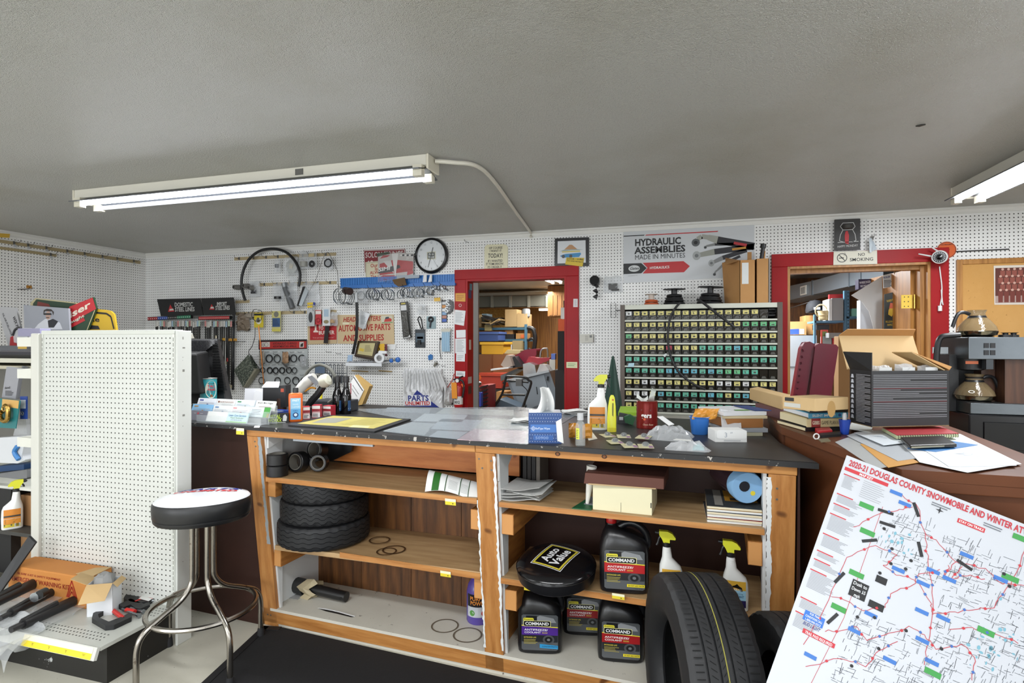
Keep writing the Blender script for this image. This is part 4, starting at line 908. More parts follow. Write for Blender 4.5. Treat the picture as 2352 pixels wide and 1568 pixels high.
# things on the back wall
def WP(u,v,c=0):a,b_=FW.px(u,v,c);return FW(a,b_,c)
def pp(pts,c=0,fr=FW):return[fr.px(u,v,c)for u,v in pts]
def plate(name,label,cat,pts,th,mat,c=.003,part='board',group=None,bev=0,fr=FW):
 a=pp(pts,c+th,fr);x=sum(q[0]for q in a)/len(a);z=min(q[1]for q in a);t=Thing(name,label,cat,fr(x,z,c),group)
 t.part(part,MB().slab(mat,fr,a,c,c+th),bev=bev);return t
def rrect(a0,b0,a1,b1,r,n=4):
 out=[]
 for cx,cy,s in((a1-r,b0+r,-90),(a1-r,b1-r,0),(a0+r,b1-r,90),(a0+r,b0+r,180)):
  for i in range(n+1):q=math.radians(s+90*i/n);out.append((cx+r*math.cos(q),cy+r*math.sin(q)))
 return out
def hookwire(mb,u,v,L=.07,m='#3b3b3a,.4,.8',fr=FW):
 a,b_=fr.px(u,v);mb.tube(m,[fr(a,b_,.012),fr(a,b_,.02),fr(a,b_-.004,L*.6),fr(a-.001,b_+.004,L*.95),fr(a-.003,b_+.022,L*1.12)],.0018,5,3)
 mb.slab('#6b6a66,.5,.5',fr,[(a-.008,b_-.014),(a+.008,b_-.014),(a+.008,b_+.014),(a-.008,b_+.014)],.009,.015)
RAILS=[((538,591),(771,579.5),7,'uppermost tan hook rail, under the cove of back wall',(551,584,613,640,697,717,750)),((594,650),(772,645),7,'tan hook rail crossing behind the black hose loop',(609,638,676,705,731,760)),((541,690),(572,688.5),6.5,'short tan hook rail end beside import steel lines sign',()),((541,717),(772,711.5),7,'lowest tan hook rail, above the o-ring board',(573,595,636,677,702,730,750))]
for(u0,v0),(u1,v1),h,lb,us in RAILS:
 t=plate('hook_rail',lb,'rail',[(u0,v0+h),(u1,v1+h),(u1,v1),(u0,v0)],.009,'#b3a27e,.55',0.0005,'rail','tan hook rails on the back wall',.001)
 for u in us:
  k=MB();hookwire(k,u,v0+(v1-v0)*(u-u0)/(u1-u0)+h*.5);t.part('hook',k)
def barehook(u,v,label,tagc=None,L=.12,fr=FW,n=1,grp=None):
 k=MB();a,b_=fr.px(u,v,.01)
 for q in((0,)if n==1 else(-.012,.012)):k.tube('#2f2f2f,.4,.8',[fr(a+q,b_,.001),fr(a+q,b_,L),fr(a+q,b_+.012,L+.008)],.0022,5,2)
 if n>1:k.tube('#2f2f2f,.4,.8',[fr(a-.012,b_,.02),fr(a+.012,b_,.02)],.0022,5,1)
 t=Thing('peg_hook',label,'hook',fr(a,b_,0),grp);t.part('wire',k)
 if tagc:t.part('price_tag',MB().slab(tagc,fr,[(a-.022,b_+.004),(a+.022,b_+.004),(a+.022,b_+.03),(a-.022,b_+.03)],L*.9,L*.9+.001),label='coloured price tag')
barehook(527,783,'double wire hook with amber tag, beside hanging steel lines','#c9992b',.10,n=2,grp='tagged peg hooks');barehook(546,784,'double wire hook with amber tag, middle of three','#b9862a',.12,n=2,grp='tagged peg hooks');barehook(560,784,'double wire hook with amber tag, nearest the hanging cable','#b9862a',.14,n=2,grp='tagged peg hooks')
for u,v,lb in((760,808,'bare wire hook above the wire rack'),(783,812,'bare double hook between o-ring board and white shelf'),(556,745,'bare wire hook under the tan glove bag'),(1074,556,'bare wire hook near the cove above storeroom doorway'),(1385,712,'bare thin hook between thermostat and drawer cabinet'),(1022,840,'small bare hook above the white carrier bags'),(640,813,'bare wire hook above the marbled book')):barehook(u,v,lb,None,.08)
k=MB();a0,b0=FW.px(1404,729);a1,b1=FW.px(1415,697);k.tube('#2b2b2b,.4,.8',[FW(a0,b0,.03),FW(a1,b0,.03),FW(a1,b1,.03),FW(a0,b1,.03)],.0022,5,1,True);k.tube('#2b2b2b,.4,.8',[FW(a1,(b0+b1)/2,.03),FW(a1+.04,(b0+b1)/2,.01)],.003,5,1);solo('wire_loop','rectangular wire loop hook beside the drawer cabinet','hook',k)
hp=[(563,690),(556,664),(555,640),(562,613),(575,592),(595,577),(618,571.5),(640,573),(660,581),(678,600),(688,622),(689,640),(686,658)]
solo('hose_loop','black rubber hose bent in a wide arc over the hook rails','hose',MB().tube('#141416,.45',[WP(u,v,.085)for u,v in hp],.0135,10,4))
def hbag(label,u0,v0,u1,v1,th=.03,c=.05,sd=1,inner=None,m='bag',name='parts_bag'):
 a0,b0=FW.px(u0,v1,c);a1,b1=FW.px(u1,v0,c);t=Thing(name,label,'bagged part',FW((a0+a1)/2,b0,c),'bagged parts on the back wall');t.part('plastic_bag',MB().pillow(m,FW,a0,b0,a1,b1,th,c,6,7,.25,sd,.5))
 if inner:
  k=MB();inner(k,a0,b0,a1,b1,c+th*.45);t.part('content',k)
 return t
cy=lambda col,fa=.5,fb=.35,r=.25,dz=.6:(lambda k,a0,b0,a1,b1,c:k.cyl(col,FW(a0+(a1-a0)*fa,b0+(b1-b0)*fb,c),FW(a0+(a1-a0)*fa,b0+(b1-b0)*dz,c),(a1-a0)*r))
hbag('small clear bag with grey part below top rail',630,594,645,626,.02,.05,2,cy('#6d7073,.4,.5'))
t=hbag('round clear bag with pale oval tub and card',651,588,687,634,.05,.055,3);a,b_=FW.px(668,611,.08);t.part('tub',MB().lathe('#b9bbb6,.3',[(.062,0),(.066,.004),(.066,.02),(.05,.026),(.001,.028)],24,Fr(FW(a,b_,.05),(1,0,0),(0,0,1)).mat()));t.part('card',MB().slab('#c9c1aa,.6',FW,[(a-.02,b_-.02),(a+.015,b_-.03),(a+.03,b_+.015),(a-.01,b_+.03)],.083,.084))
hbag('tilted clear bag hung from the top rail',686,576,710,618,.035,.06,4,cy('#9b9a93,.4',.6,.12,.3,.4));hbag('thin clear bag neck dangling below the round tub',664,634,682,656,.012,.06,5)
t=hbag('clear bag with thick black washer and beige header',708,580,728,616,.012,.05,6);a,b_=FW.px(717,606,.06);t.part('washer',MB().ring('#17181a,.5',FW,a,b_,.022,.012,.066,24,8,.5));a0,b0=FW.px(710,590,.06);t.part('header_card',MB().slab('#c2b189,.6',FW,[(a0,b0),(a0+.06,b0),(a0+.06,b0+.032),(a0,b0+.032)],.066,.067))
t=hbag('clear square bag with large black seal ring',743,590,765,620,.012,.05,7);a,b_=FW.px(754,604,.06);t.part('seal_ring',MB().ring('#1d1e20,.5',FW,a,b_,.037,.006,.066,26,8));t.part('card',MB().disc('#9fa3a5,.5',FW,a,b_,.031,.06,20))
t=Thing('pipe_couplings','pair of grey ribbed pipe couplings hung by hose loop','fitting',WP(560,665,.06))
for u,v in((549,660),(571,657),(583,661)):
 p=WP(u,v,.06);t.part('coupling',MB().cyl('#6f6d69,.5',p,p+Vector((-.01,-.06,.0)),.028,.022).cyl('#232221,.6',p+Vector((-.0101,-.0605,0)),p+Vector((-.0101,-.062,0)),.014))
hbag('clear bag with dark fittings beside the couplings',572,645,598,682,.03,.045,8,lambda k,a0,b0,a1,b1,c:k.cb('#26262a,.5',((a0+a1)/2,WY-c,b0+.05),(.06,.02,.035)))
hbag('clear bag with grey flap and black cap',625,650,651,690,.03,.05,9,cy('#161618,.4',.6,.08,.28,.22));p,q=WP(655,660,.09),WP(672,708,.09)
t=hbag('tall clear bag around a long grey tube',642,648,686,712,.05,.05,10);t.part('tube',MB().cyl('#575a5c,.4',p,q,.028));t.part('collar',MB().cyl('#a1a5a8,.3,.8',WP(653,650,.085),WP(656,662,.085),.03))
t=hbag('clear bag with bright chrome cover plate',690,648,735,702,.03,.05,11);t.part('chrome_plate',MB().slab('#c6d0da,.12,1',FW,pp([(686,700),(694,703),(709,668),(702,660)],.085),.085,.092));t.part('dark_edge',MB().slab('#1b1b1d,.4',FW,pp([(683,702),(686,703),(701,658),(697,658)],.085),.08,.095))
solo('wire_cable_loop','thin grey cable looped over the end of top rail','cable',MB().tube('#6d6a65,.5',[WP(u,v,.07)for u,v in((700,690),(712,665),(724,645),(731,625),(741,596),(748,582),(755,581),(765,600),(774,620),(777,650),(778,690))],.0028,5,4))
t=Thing('glove_bag','brown crumpled bag drooping from the lowest rail','bagged part',WP(556,758,.05));a0,b0=FW.px(543,759,.06);a1,b1=FW.px(568,719,.06);t.part('pouch',MB().pillow('#7d6f5f,.5',FW,a0,b0,a1,b1,.05,.04,7,8,.3,5,-.9));t.part('neck',MB().pillow('#9a9184,.5',FW,a0+.08,b1-.05,a1+.07,b1-.0,.03,.045,4,4,.3,6))
def card(name,label,u0,v0,u1,v1,mat,c=.055,th=.002,draw=None,grp='carded goods on the back wall',skew=0):
 a0,b0=FW.px(u0,v1,c);a1,b1=FW.px(u1,v0,c);t=Thing(name,label,'carded product',FW((a0+a1)/2,b0,c),grp)
 t.part('card',MB().slab(mat,FW,[(a0+skew,b0),(a1+skew,b0),(a1,b1),(a0,b1)],c,c+th))
 if draw:
  k=MB();f=Fr(FW(a0,b0,c+th),FW.ax,FW.ay);draw(k,f,a1-a0,b1-b0);t.part('print',k)
 return t
t=card('yellow_card','yellow card with chrome bulb in front of copper rod',584,718,605,752,'#d3bf2e,.4',.06,.002,lambda k,f,w,h:k.rect('#1d1d1b',f,0,h*.82,w,h*.95).disc('#e9e7d8',f,w*.5,h*.45,w*.3));p=WP(593,735,.075);t.part('bulb',MB().lathe('#b7babd,.15,1',[(.001,0),(.018,.006),(.022,.02),(.014,.035),(.008,.05)],14,Matrix.Translation(p-Vector((0,0,.025)))))
card('blister_pack','yellow and blue blister pack on the lowest rail',625,714,645,761,'#c9c37c,.4',.05,.003,lambda k,f,w,h:k.rect('#3b5a86',f,w*.05,h*.22,w*.95,h*.66).disc('#77776c',f,w*.5,h*.84,w*.28).rect('#cfc55e',f,0,0,w,h*.12).lines('#22344c',f,w*.1,h*.28,w*.9,h*.6,6,.004))
card('blister_pack','grey blister pack with dark oval part',706,708,723,749,'#b7b9b9,.35',.06,.006,lambda k,f,w,h:k.disc('#3b3d3f',f,w*.5,h*.5,w*.28,.002,16,h*.3))
card('blister_pack','red and white carded seal ring',725,712,738,745,'#b5343a,.4',.06,.003,lambda k,f,w,h:(k.rect('#d9cfc9',f,0,h*.72,w,h*.95),k.ring('#8a2026',f,w*.5,h*.3,w*.3,.004,.003)))
card('blister_pack','white carded part tilted beside the red card',741,706,759,748,'#cfd2d3,.3',.065,.004,lambda k,f,w,h:k.disc('#8a7f5e',f,w*.5,h*.22,w*.33,.002,14,h*.1).rect('#9fb4c4',f,w*.2,h*.5,w*.8,h*.9));hbag('small clear bag with tan plug at rail end',759,716,776,748,.025,.05,12,cy('#a88a64,.6',.4,.2,.3,.45))
solo('price_tag_pair','two yellow price tags above the lowest hook rail','price tag',MB().slab('#d7b632',FW,pp([(706,700),(719,699),(719,694),(706,695)],.07),.07,.071).slab('#d7b632',FW,pp([(706,707),(718,706),(718,701),(706,702)],.07),.07,.071).slab('#2f3b86',FW,pp([(719,699),(724,702),(724,695),(720,693)],.07),.0705,.0712))
solo('rubber_strap','black rubber strap hanging over the bumper sign','strap',MB().slab('#1e1718,.5',FW,pp([(744,788),(753,788),(757,747),(748,747)],.04),.04,.047))
solo('copper_rod','long copper welding rod hanging in front of o-ring board','rod',MB().tube('#b9743c,.35,.8',[WP(594,748,.1),WP(598,790,.1),WP(606,882,.1)],.0052,7,1))
solo('hanging_wire','thin black cable hanging from the yellow card','cable',MB().tube('#151517,.5',[WP(u,v,.085)for u,v in((592,712),(601,715),(600,733),(588,738),(578,725),(582,712),(590,710))],.003,5,4).tube('#151517,.5',[WP(u,v,.08)for u,v in((586,752),(585,775),(579,795),(572,805),(573,814),(590,838),(602,856))],.0032,5,4))
def header(label,pts,txt,lg,grp='steel line headers'):
 c0=.10;a=pp(pts,c0);t=Thing('display_header',label,'sign',FW(a[0][0],a[0][1],c0),grp)
 t.part('board',MB().slab('#0d0d0f,.3',FW,a,c0,c0+.008));m=MB();f=Fr((0,WY-c0-.0085,0),(1,0,0),(0,0,1))
 for s_,u0,u1,v in txt:m.ptext('#c9c9c6',s_,f,u0,v,u1,v-.8,9,.02,0,.001)
 L=[f.px(*q)for q in lg];m.flat('#b3242a',f,L,.0006);m.flat('#c9c6c2',f,[(L[0][0]*.8+L[1][0]*.2,L[0][1]+.012),(L[1][0]*.9+L[0][0]*.1,L[1][1]+.012),(L[1][0]*.8+L[0][0]*.2,L[1][1]+.03),(L[0][0]*.72+L[1][0]*.28,L[0][1]+.03)],.001);t.part('lettering',m);return t
header('black display header for domestic steel lines',[(371,726),(468,724),(461,685),(362,687)],[('DOMESTIC',401,443,704),('STEEL LINES',402,447,715)],[(386,716),(401,715),(391,699)])
header('black display header for import steel lines',[(470,724),(542,722),(537,683),(463,685)],[('IMPORT',498,521,703),('STEEL LINES',495,528,711.5)],[(481,711),(493,711),(486,698)])
def lrail(label,u0,v0,u1,v1,segs):
 c0=.125;t=Thing('label_rail',label,'label rail',WP(u0,v0+7,c0),'steel line label rails');L=len(segs)
 t.part('rail',MB().slab('#141416,.4',FW,pp([(u0,v0+8),(u1,v1+8),(u1,v1),(u0,v0)],c0),c0-.03,c0));k=MB();f=Fr((0,WY-c0-.0008,0),(1,0,0),(0,0,1))
 for i,(m,r0,r1)in enumerate(segs):
  q=lambda r,e:f.px(u0+(u1-u0)*r,v0+(v1-v0)*r+e);k.flat(m,f,[q(r0,7),q(r1,7),q(r1,.8),q(r0,.8)],.0004)
  n=max(2,int((r1-r0)*24))
  for j in range(n):r=r0+(r1-r0)*(j+.5)/n;k.flat('#d6d3cc',f,[q(r-.006,5.4),q(r+.006,5.4),q(r+.006,3),q(r-.006,3)],.0009)
 t.part('label_strip',k)
lrail('red, blue, black and green label rail under domestic header',339,728,438,723,[('#9c2128',0,.23),('#24479b',.23,.46),('#161618',.46,.68),('#1f7a58',.68,1)]);lrail('red label rail under the import header',455,726.5,528,725,[('#b5262b',.02,.98)])
R2=random.Random(9);us=[359,362,369,373,377,381,387,391,396,399,409,413,417,421,428,431,436,440,445,450,454,458,472,476,480,484,492,496,500,506,510,515,520,526,531]
for i,u in enumerate(us):
 vb=R2.uniform(775,800)if u<505 else R2.uniform(830,905);vt=737+R2.uniform(-1,2);c=.09+R2.uniform(-.012,.012)
 t=Thing('steel_line','thin steel line with %s tag, %s counted from the wall corner'%(('white','white','blue','green','pink','grey')[i%6],'%d%s'%(i+1,'th' if 9<i<13 else{1:'st',2:'nd',3:'rd'}.get((i+1)%10,'th'))),'steel line',WP(u,vb,c),'hanging steel lines');o=t.part('pipe',MB().cyl('#23211f,.35,.6',WP(u,vt,c),WP(u,vb,c),.0055 if i%3 else.008,n=8))
 t.part('end_nut',MB().cyl('#a9a189,.3,1',WP(u,vb-7,c),WP(u,vb,c),.010,n=6));t.part('paper_tag',MB().slab(('#c9c7c1','#d4d2cc','#9fb8c9','#b9cbb4','#c98a86','#bdbab2')[i%6]+',.6',FW,pp([(u-1.9,vt+13),(u+1.9,vt+13),(u+1.9,vt),(u-1.9,vt)],c+.012),c+.0125,c+.0135))
for u,v0,v1 in((524,790,870),(537,760,895)):
 solo('long_tube','long black brake tube leaning below the import header, %s'%('with red band' if u<530 else 'thickest one'),'steel line',MB().cyl('#2b2c2d,.35,.5',WP(u,v0-40,.07),WP(u-2,v1,.07),.012 if u>530 else.007,n=9).cyl('#a5302c' if u<530 else '#2b2c2d',WP(u-1,822,.07),WP(u-1,830,.07),.0125,n=9))
t=plate('oring_board','grey assortment board with red header and black rings','display board',[(598,905),(708,903),(705,780),(596,782)],.008,'#b3b8b8,.5',.012)
m=MB();f=Fr((0,WY-.0205,0),(1,0,0),(0,0,1));m.flat('#141214',f,pp([(594,803),(705,801),(705,779),(594,781)],0,f),.001).flat('#b02a28',f,pp([(596,801),(704,799),(704,783),(596,785)],0,f),.0014)
m.ptext('#3a1413','HYDRAULIC O-RINGS',f,627,791.5,682,790.5,5,.015,0,.002).ptext('#3a1413','ASSORTMENT NO. 4998-20',f,627,798,681,797,4.5,.015,0,.002);a,b_=f.px(607,792)
m.flat('#c9c4bc',f,pp([(601,797),(620,796.5),(620,785),(601,785.5)],0,f),.0018).ring('#3a1413',f,a-.01,b_,.013,.0015,.002,16,4).ring('#3a1413',f,a+.026,b_+.003,.02,.0015,.002,16,4);m.flat('#cac4bd',f,pp([(688,798),(698,797.5),(698,784.5),(688,785)],0,f),.0018).flat('#26201f',f,pp([(690,796),(696,796),(697,787),(691,790)],0,f),.0022)
t.part('header_print',m)
rows=[(823,((600,0),(618,9),(637,9),(657,9),(675,8.5),(693,8.5))),(850,((604,6.5),(620,7),(633,7),(648,7),(664,7),(677,6.5))),(874,((601,8),(638,8),(659,8),(679,9),(698,7.5)))]
for v,it in rows:
 for u,r in it:
  k=MB();a,b_=FW.px(u,v-r-6,.02);k.tube('#3a3a3a,.4,.8',[FW(a,b_,.02),FW(a,b_-.003,.07),FW(a,b_+.006,.078)],.0016,5,2);k.rect('#e0e0dc',FW,a+.008,b_,a+.03,b_+.005,.0208);t.part('ring_hook',k)
  if not r:continue
  for j in range(2 if r<9 else 3):
   a,b_=FW.px(u+R2.uniform(-1,1),v+R2.uniform(-.6,.6),.03+.014*j);t.part('rubber_ring',MB().ring('#17181a,.5',FW,a,b_,r*.0041,.0038 if 840<v<860 and u in(620,633,648)else.0028,.03+.014*j,24,6,1.4))
hbag('narrow brown packet hung in front of first o-ring hook',595,806,607,836,.012,.07,13,None,'#8a8174,.5');hbag('orange striped packet tilted on the o-ring board',648,808,663,834,.012,.08,14,None,'#9a7a5c,.5');hbag('clear packet with grey piece at the o-ring board edge',688,818,704,842,.015,.08,15,None,'bag_grey');solo('grey_strip','dark grey strip hung across the small o-rings','strip',MB().slab('#4b4a48,.5',FW,pp([(646,833),(662,848),(664,844),(649,831)],.09),.09,.094))
t=Thing('marbled_book','thick book with dark marbled cover hanging askew on wall','book',WP(565,888,.03));t.part('cover',MB().slab('marble',FW,pp([(537,850),(558,888),(584,846),(570,814)],.10),.095,.10));t.part('page_block',MB().slab('#8d8a78,.7',FW,pp([(558,887),(563,889),(592,848),(584,846)],.08),.03,.095));t.part('back_cover',MB().slab('marble',FW,pp([(541,852),(563,890),(593,848),(576,815)],.03),.022,.028))
def sign(name,label,pts,mat,draw,c=.004,th=.004,cat='sign',bev=0):
 t=plate(name,label,cat,pts,th,mat,c,'board',None,bev);m=MB();f=Fr((0,WY-c-th,0),(1,0,0),(0,0,1));draw(m,f);t.part('lettering',m,kind='stuff' if name in('bumper_sign','parts_sign')else None);return t
def d1(m,f):
 m.flat('#a8242a',f,pp([(712,781),(773,780),(773,732),(712,733)],0,f));m.ptext('#e3d7cb','BUMPER',f,732,749,768,748,7,.02).ptext('#e3d7cb','TO',f,732,757,743,756.5,7,.02).ptext('#e3d7cb','BUMPER',f,732,768,768,767,8,.02).ptext('#d8a9a0','"If we can\'t help you no one can."',f,718,777,768,776,3,0)
 m.flat('#e0cfc4',f,pp([(720,763),(731,763),(731,760),(727,758),(727,745),(723,745),(723,758),(720,760)],0,f),.001)
sign('bumper_sign','tan and red bumper to bumper sign',[(707,791),(773.5,789),(774,724),(706,726)],'#bfa985,.6',d1)
def d2(m,f):m.ptext('#a3221d','HEADQUARTERS FOR',f,788,739,899,735,10,.02,.2).ptext('#a3221d','AUTOMOTIVE PARTS',f,778,761,897,757,13.5,.025).ptext('#a3221d','AND SUPPLIES',f,789,783,882,781,13,.025)
sign('parts_sign','tan automotive parts and supplies sign with red lettering',[(775,789),(906,790),(904,722),(775,723)],'#c3ad88,.6',d2)
sign('truck_picture','small pinned picture of a red pickup truck',[(876,743),(903,741.5),(901,724),(875,725)],'#c7c2ac,.5',lambda m,f:m.flat('#b5372c',f,pp([(882,739),(899,738),(900,733),(896,730),(884,733)],0,f)).flat('#39424a',f,pp([(884,733),(894,731),(893,727),(886,728)],0,f),.0009).flat('#6b8a52',f,pp([(877,742),(902,741),(902,739),(877,740)],0,f),.0003),.010,.001,'picture')
solo('tape_piece','pale sticky note piece on the automotive parts sign','note',MB().slab('#d9d2b4',FW,pp([(787,745),(801,745),(803,742),(800,740),(787,740)],.009),.009,.0098))
sign('licence_plate','dark red embossed town plate partly covered by signs',[(838,627),(934,622),(930,571),(835,574)],'#7e2129,.35',lambda m,f:(m.line('#c9c3bf',f,pp([(838,625.5),(932,620.5),(929,572.5),(836,575.5),(838,625.5)],0,f),.006),m.ptext('#d6d0cc','SOLON SPRINGS',f,839,592,926,588,12,.01),m.text('#d6d0cc','69',f,f.px(842,611)[0],f.px(842,611)[1],.05)),.004,.003,'licence plate')
sign('price_sign','cream sign with red lettering about price',[(840,640),(905,638),(902,596),(839,602)],'#cfc9ae,.4',lambda m,f:(m.line('#7c7a6e',f,pp([(842,639),(841,604),(902,598)],0,f),.003),m.ptext('#a8271f','Our Price',f,851,614,890,611,8,.015),m.ptext('#a8271f','Is',f,861,621,868,620.6,7,.015),m.ptext('#a8271f','ALWAYS',f,850,630,885,627,7,.015),m.ptext('#a8271f','The Good',f,851,638,888,635,6,.015)),.009,.003)
t=plate('racing_pictures','stack of red race car pictures in shiny plastic','picture',[(869,648),(901,643),(949,632),(950,583),(916,579),(868,588)],.01,'#b9b3ae,.3',.018);m=MB();f=Fr((0,WY-.0285,0),(1,0,0),(0,0,1))
m.flat('#a81f22',f,pp([(872,632),(948,622),(948,600),(905,596),(872,606)],0,f),.0003).flat('#c9c7c4',f,pp([(880,600),(905,628),(898,598)],0,f),.0005).flat('#d9d7d4',f,pp([(900,583),(908,640),(915,582)],0,f),.0014).flat('#a52a2c',f,pp([(870,646),(908,640),(910,632),(880,632),(869,638)],0,f)).flat('#b03032',f,pp([(920,618),(949,617),(949,601),(930,600),(922,608)],0,f)).flat('#b03032',f,pp([(935,632),(949,628),(949,621),(936,622)],0,f)).flat('#232325',f,pp([(869,628),(900,624),(920,614),(917,608),(870,617)],0,f)).flat('#3d4a3a',f,pp([(866,590),(893,583),(893,578),(865,582)],0,f),.0008).flat('#aa3333',f,pp([(873,594),(890,590),(896,586),(880,586)],0,f),.001).ptext('#e0dedb','SIMI',f,869,624,896,619,8,.03,.3,.0012).ptext('#dcdad6','2014',f,933,596,949,592,5,.01,.2,.0012)
for i in range(6):m.flat('#1b1b1c' if i%2 else '#d9d7d4',f,pp([(919+5*i,588),(924+5*i,587.6),(924+5*i,584),(919+5*i,584.4)],0,f),.0012)
t.part('picture_print',m);R4=random.Random(8);a0,b0=FW.px(869,648,.03);a1,b1=FW.px(950,581,.03);t.part('plastic_sleeve',MB().pillow('film',FW,a0,b0,a1,b1,.03,.03,9,8,.5,8))
plate('grey_pad','grey flat pad propped on the blue slat strip','pad',[(911,641),(962,638),(963,631),(911,632)],.012,'#9aa3ac,.5',.055);plate('card_scrap','torn brown cardboard scrap over the blue strip','cardboard',[(905,651),(915,658),(934,654),(929,637),(901,642)],.003,'#5d4526,.7',.075)
for u in(971,983):plate('paper_label','white paper label on blue strip, %s the clock'%('below' if u<975 else 'farther along under'),'label',[(u,648),(u+9,647),(u+9,630),(u+(2 if u<975 else 5),630)],.001,'#d6d8da',.062)
BS=[(781,639),(1045,629)];t=plate('blue_slat_strip','long blue plastic slatted strip above hose clamps','rail',[(783,661),(1045,653),(1045,629),(781,639)],.02,'#2e6fb4,.45',.002,'back_plate');k=MB()
for i in range(66):
 u=782+i*3.98;v=639-10*(i/66);a=pp([(u,v+16),(u+3,v+16),(u+3,v),(u,v)],.03);k.slab('#2f74bd,.4',FW,a,.022,.03)
t.part('slat',k,kind='stuff');t.part('ledge',MB().slab('#2a6ab2,.4',FW,pp([(782,662.5),(1045,655),(1045,649),(782,656)],.05),.02,.05),bev=.003)
def clamps(u,v,r,n,label,m='#8f9497,.3,1',extra=None):
 p=WP(u,v,.07);s_=.0039;t=Thing('hose_clamp',label,'hose clamp',p-Vector((0,0,r*s_)),'hose clamps under the blue strip')
 for i in range(n):
  R=r*s_*(1-.06*R2.random());X=Matrix.Translation(p+Vector((R2.uniform(-.006,.006),-.03*i+.01,R2.uniform(-.006,.003))))@Matrix.Rotation(math.pi/2+R2.uniform(-.25,.25),4,'X')@Matrix.Rotation(R2.uniform(-.35,.35),4,'Y')
  t.part('band',MB().lathe(m,[(R,-.006),(R+.0012,-.006),(R+.0012,.006),(R,.006),(R,-.006)],30,X,True,False));q=X@Vector((R*.5,-R*.9,0));t.part('screw_housing',MB().cb('#7d8184,.35,1',q,(.02,.011,.011)).cyl('#9da1a4,.3,1',q+Vector((-.016,0,0)),q+Vector((.018,0,0)),.004,n=8))
 k=MB();a,b_=FW.px(u,v-r*.9,.02);k.tube('#3a3a3a,.4,.8',[FW(a,b_+.01,.02),FW(a,b_,.12),FW(a-.01,b_+.03,.15)],.002,5,2);t.part('hook',k);return t
t=clamps(796,681,20,5,'bulky bundle of very large bright hose clamps');t.part('hose_stub',MB().cyl('#2a1512,.4',WP(793,667,.14),WP(804,669,.2),.034))
hbag('clear bag of silver clamps beside the bulky bundle',818,662,846,697,.05,.07,16,lambda k,a0,b0,a1,b1,c:k.ring('#a9adb0,.3,1',FW,(a0+a1)/2,(b0+b1)/2,.04,.004,c,20,5))
for u,v,r,n,lb in((862,677,13.5,4,'group of large bright hose clamps left open'),(895,677,13,4,'group of large hose clamps beside the cardboard scrap'),(918,675,11,1,'single thin hose clamp ring'),(941,673,11,5,'tight group of medium hose clamps'),(966,672,10.5,5,'group of medium hose clamps with paper label inside'),(988,668,9.5,5,'group of small hose clamps below the clock')):clamps(u,v,r,n,lb)
for u,lb in((1006,'bunch of tiny hose clamps near the doorway, first'),(1024,'bunch of tiny hose clamps nearest the red frame')):clamps(u,661,4.5,5,lb)
solo('drive_belt','long flat black belt hanging from the clamp hooks','belt',MB().add([WP(u+w,v,c+e)for u,v,c in((816,694,.13),(817,735,.125),(815,775,.12),(807,813,.11))for w,e in((0,0),(7,0),(7,.008),(0,.008))],[(4*i+j,4*i+(j+1)%4,4*i+4+(j+1)%4,4*i+4+j)for i in range(3)for j in range(4)]+[(3,2,1,0),(12,13,14,15)],'#0f0f11,.4').cyl('#b9bcbe,.35',WP(818,672,.13),WP(819,694,.13),.012))
for i,q in enumerate(([(818,747),(835,757),(850,721),(828,712)],[(826,749),(840,755),(846,722),(826,718)])):plate('delivery_note',('white delivery note slip clipped over red sign lettering','second white slip behind the delivery note')[i],'paper',q,.001,'#d5d8da,.6',.05-.01*i).part('print_line',MB().lines('#7e8488',Fr((0,WY-.0515+.01*i,0),(1,0,0),(0,0,1)),*FW.px(828,745,.05),*FW.px(840,724,.05),7,.004,.0005),kind='stuff')
cu,cv=990,586.5;cc=WP(cu,cv,.03);fc=Fr((cc.x,WY-.012,cc.z),(1,0,.02),(-.02,0,1));t=Thing('wall_clock','round white wall clock with black rim','clock',cc-Vector((0,0,.165)))
Rr=.163;t.part('rim',MB().lathe('#121214,.25',[(Rr-.022,.0),(Rr,0),(Rr+.002,.012),(Rr-.006,.03),(Rr-.016,.034),(Rr-.024,.026),(Rr-.024,.006)],48,fc.mat(),True,False));t.part('dial',MB().disc('#e6e8ea,.4',fc,0,0,Rr-.022,.012,48));k=MB()
for h in range(1,13):
 a=math.radians(90-30*h);k.text('#232325',str(h),fc,.118*math.cos(a),.118*math.sin(a)-.008,.017,None,'c',.0,0,.0135)
for i in range(60):a=math.radians(6*i);q=.134;k.line('#3a3a3c',fc,[((q-.005)*math.cos(a),(q-.005)*math.sin(a)),(q*math.cos(a),q*math.sin(a))],.0016,.0135)
k.rect('#b9b06a',fc,-.042,-.034,.042,.034,.0132).rect('#e2dfcb',fc,-.039,-.031,.039,.031,.0135).rect('#2a2a26',fc,-.036,-.028,.036,.028,.0138).text('#e6e6e0','Auto',fc,0,.004,.02,.05,'c',.02,0,.0142).text('#e6e6e0','Value',fc,0,-.022,.02,.06,'c',.02,0,.0142);t.part('dial_print',k)
def hand(L,w,ang):a=math.radians(90-ang);return MB().line('#1b1b1d',fc,[(-.2*L*math.cos(a),-.2*L*math.sin(a)),(L*math.cos(a),L*math.sin(a))],w,.018)
t.part('minute_hand',hand(.11,.005,197));t.part('hour_hand',hand(.075,.007,16));t.part('second_hand',hand(.12,.0015,150).lathe('#1b1b1d',[(.005,.012),(.005,.02)],10,fc.mat()));t.part('glass',MB().lathe('acrylic',[(Rr-.023,.024),(.08,.027),(.001,.028)],40,fc.mat(),True,False))
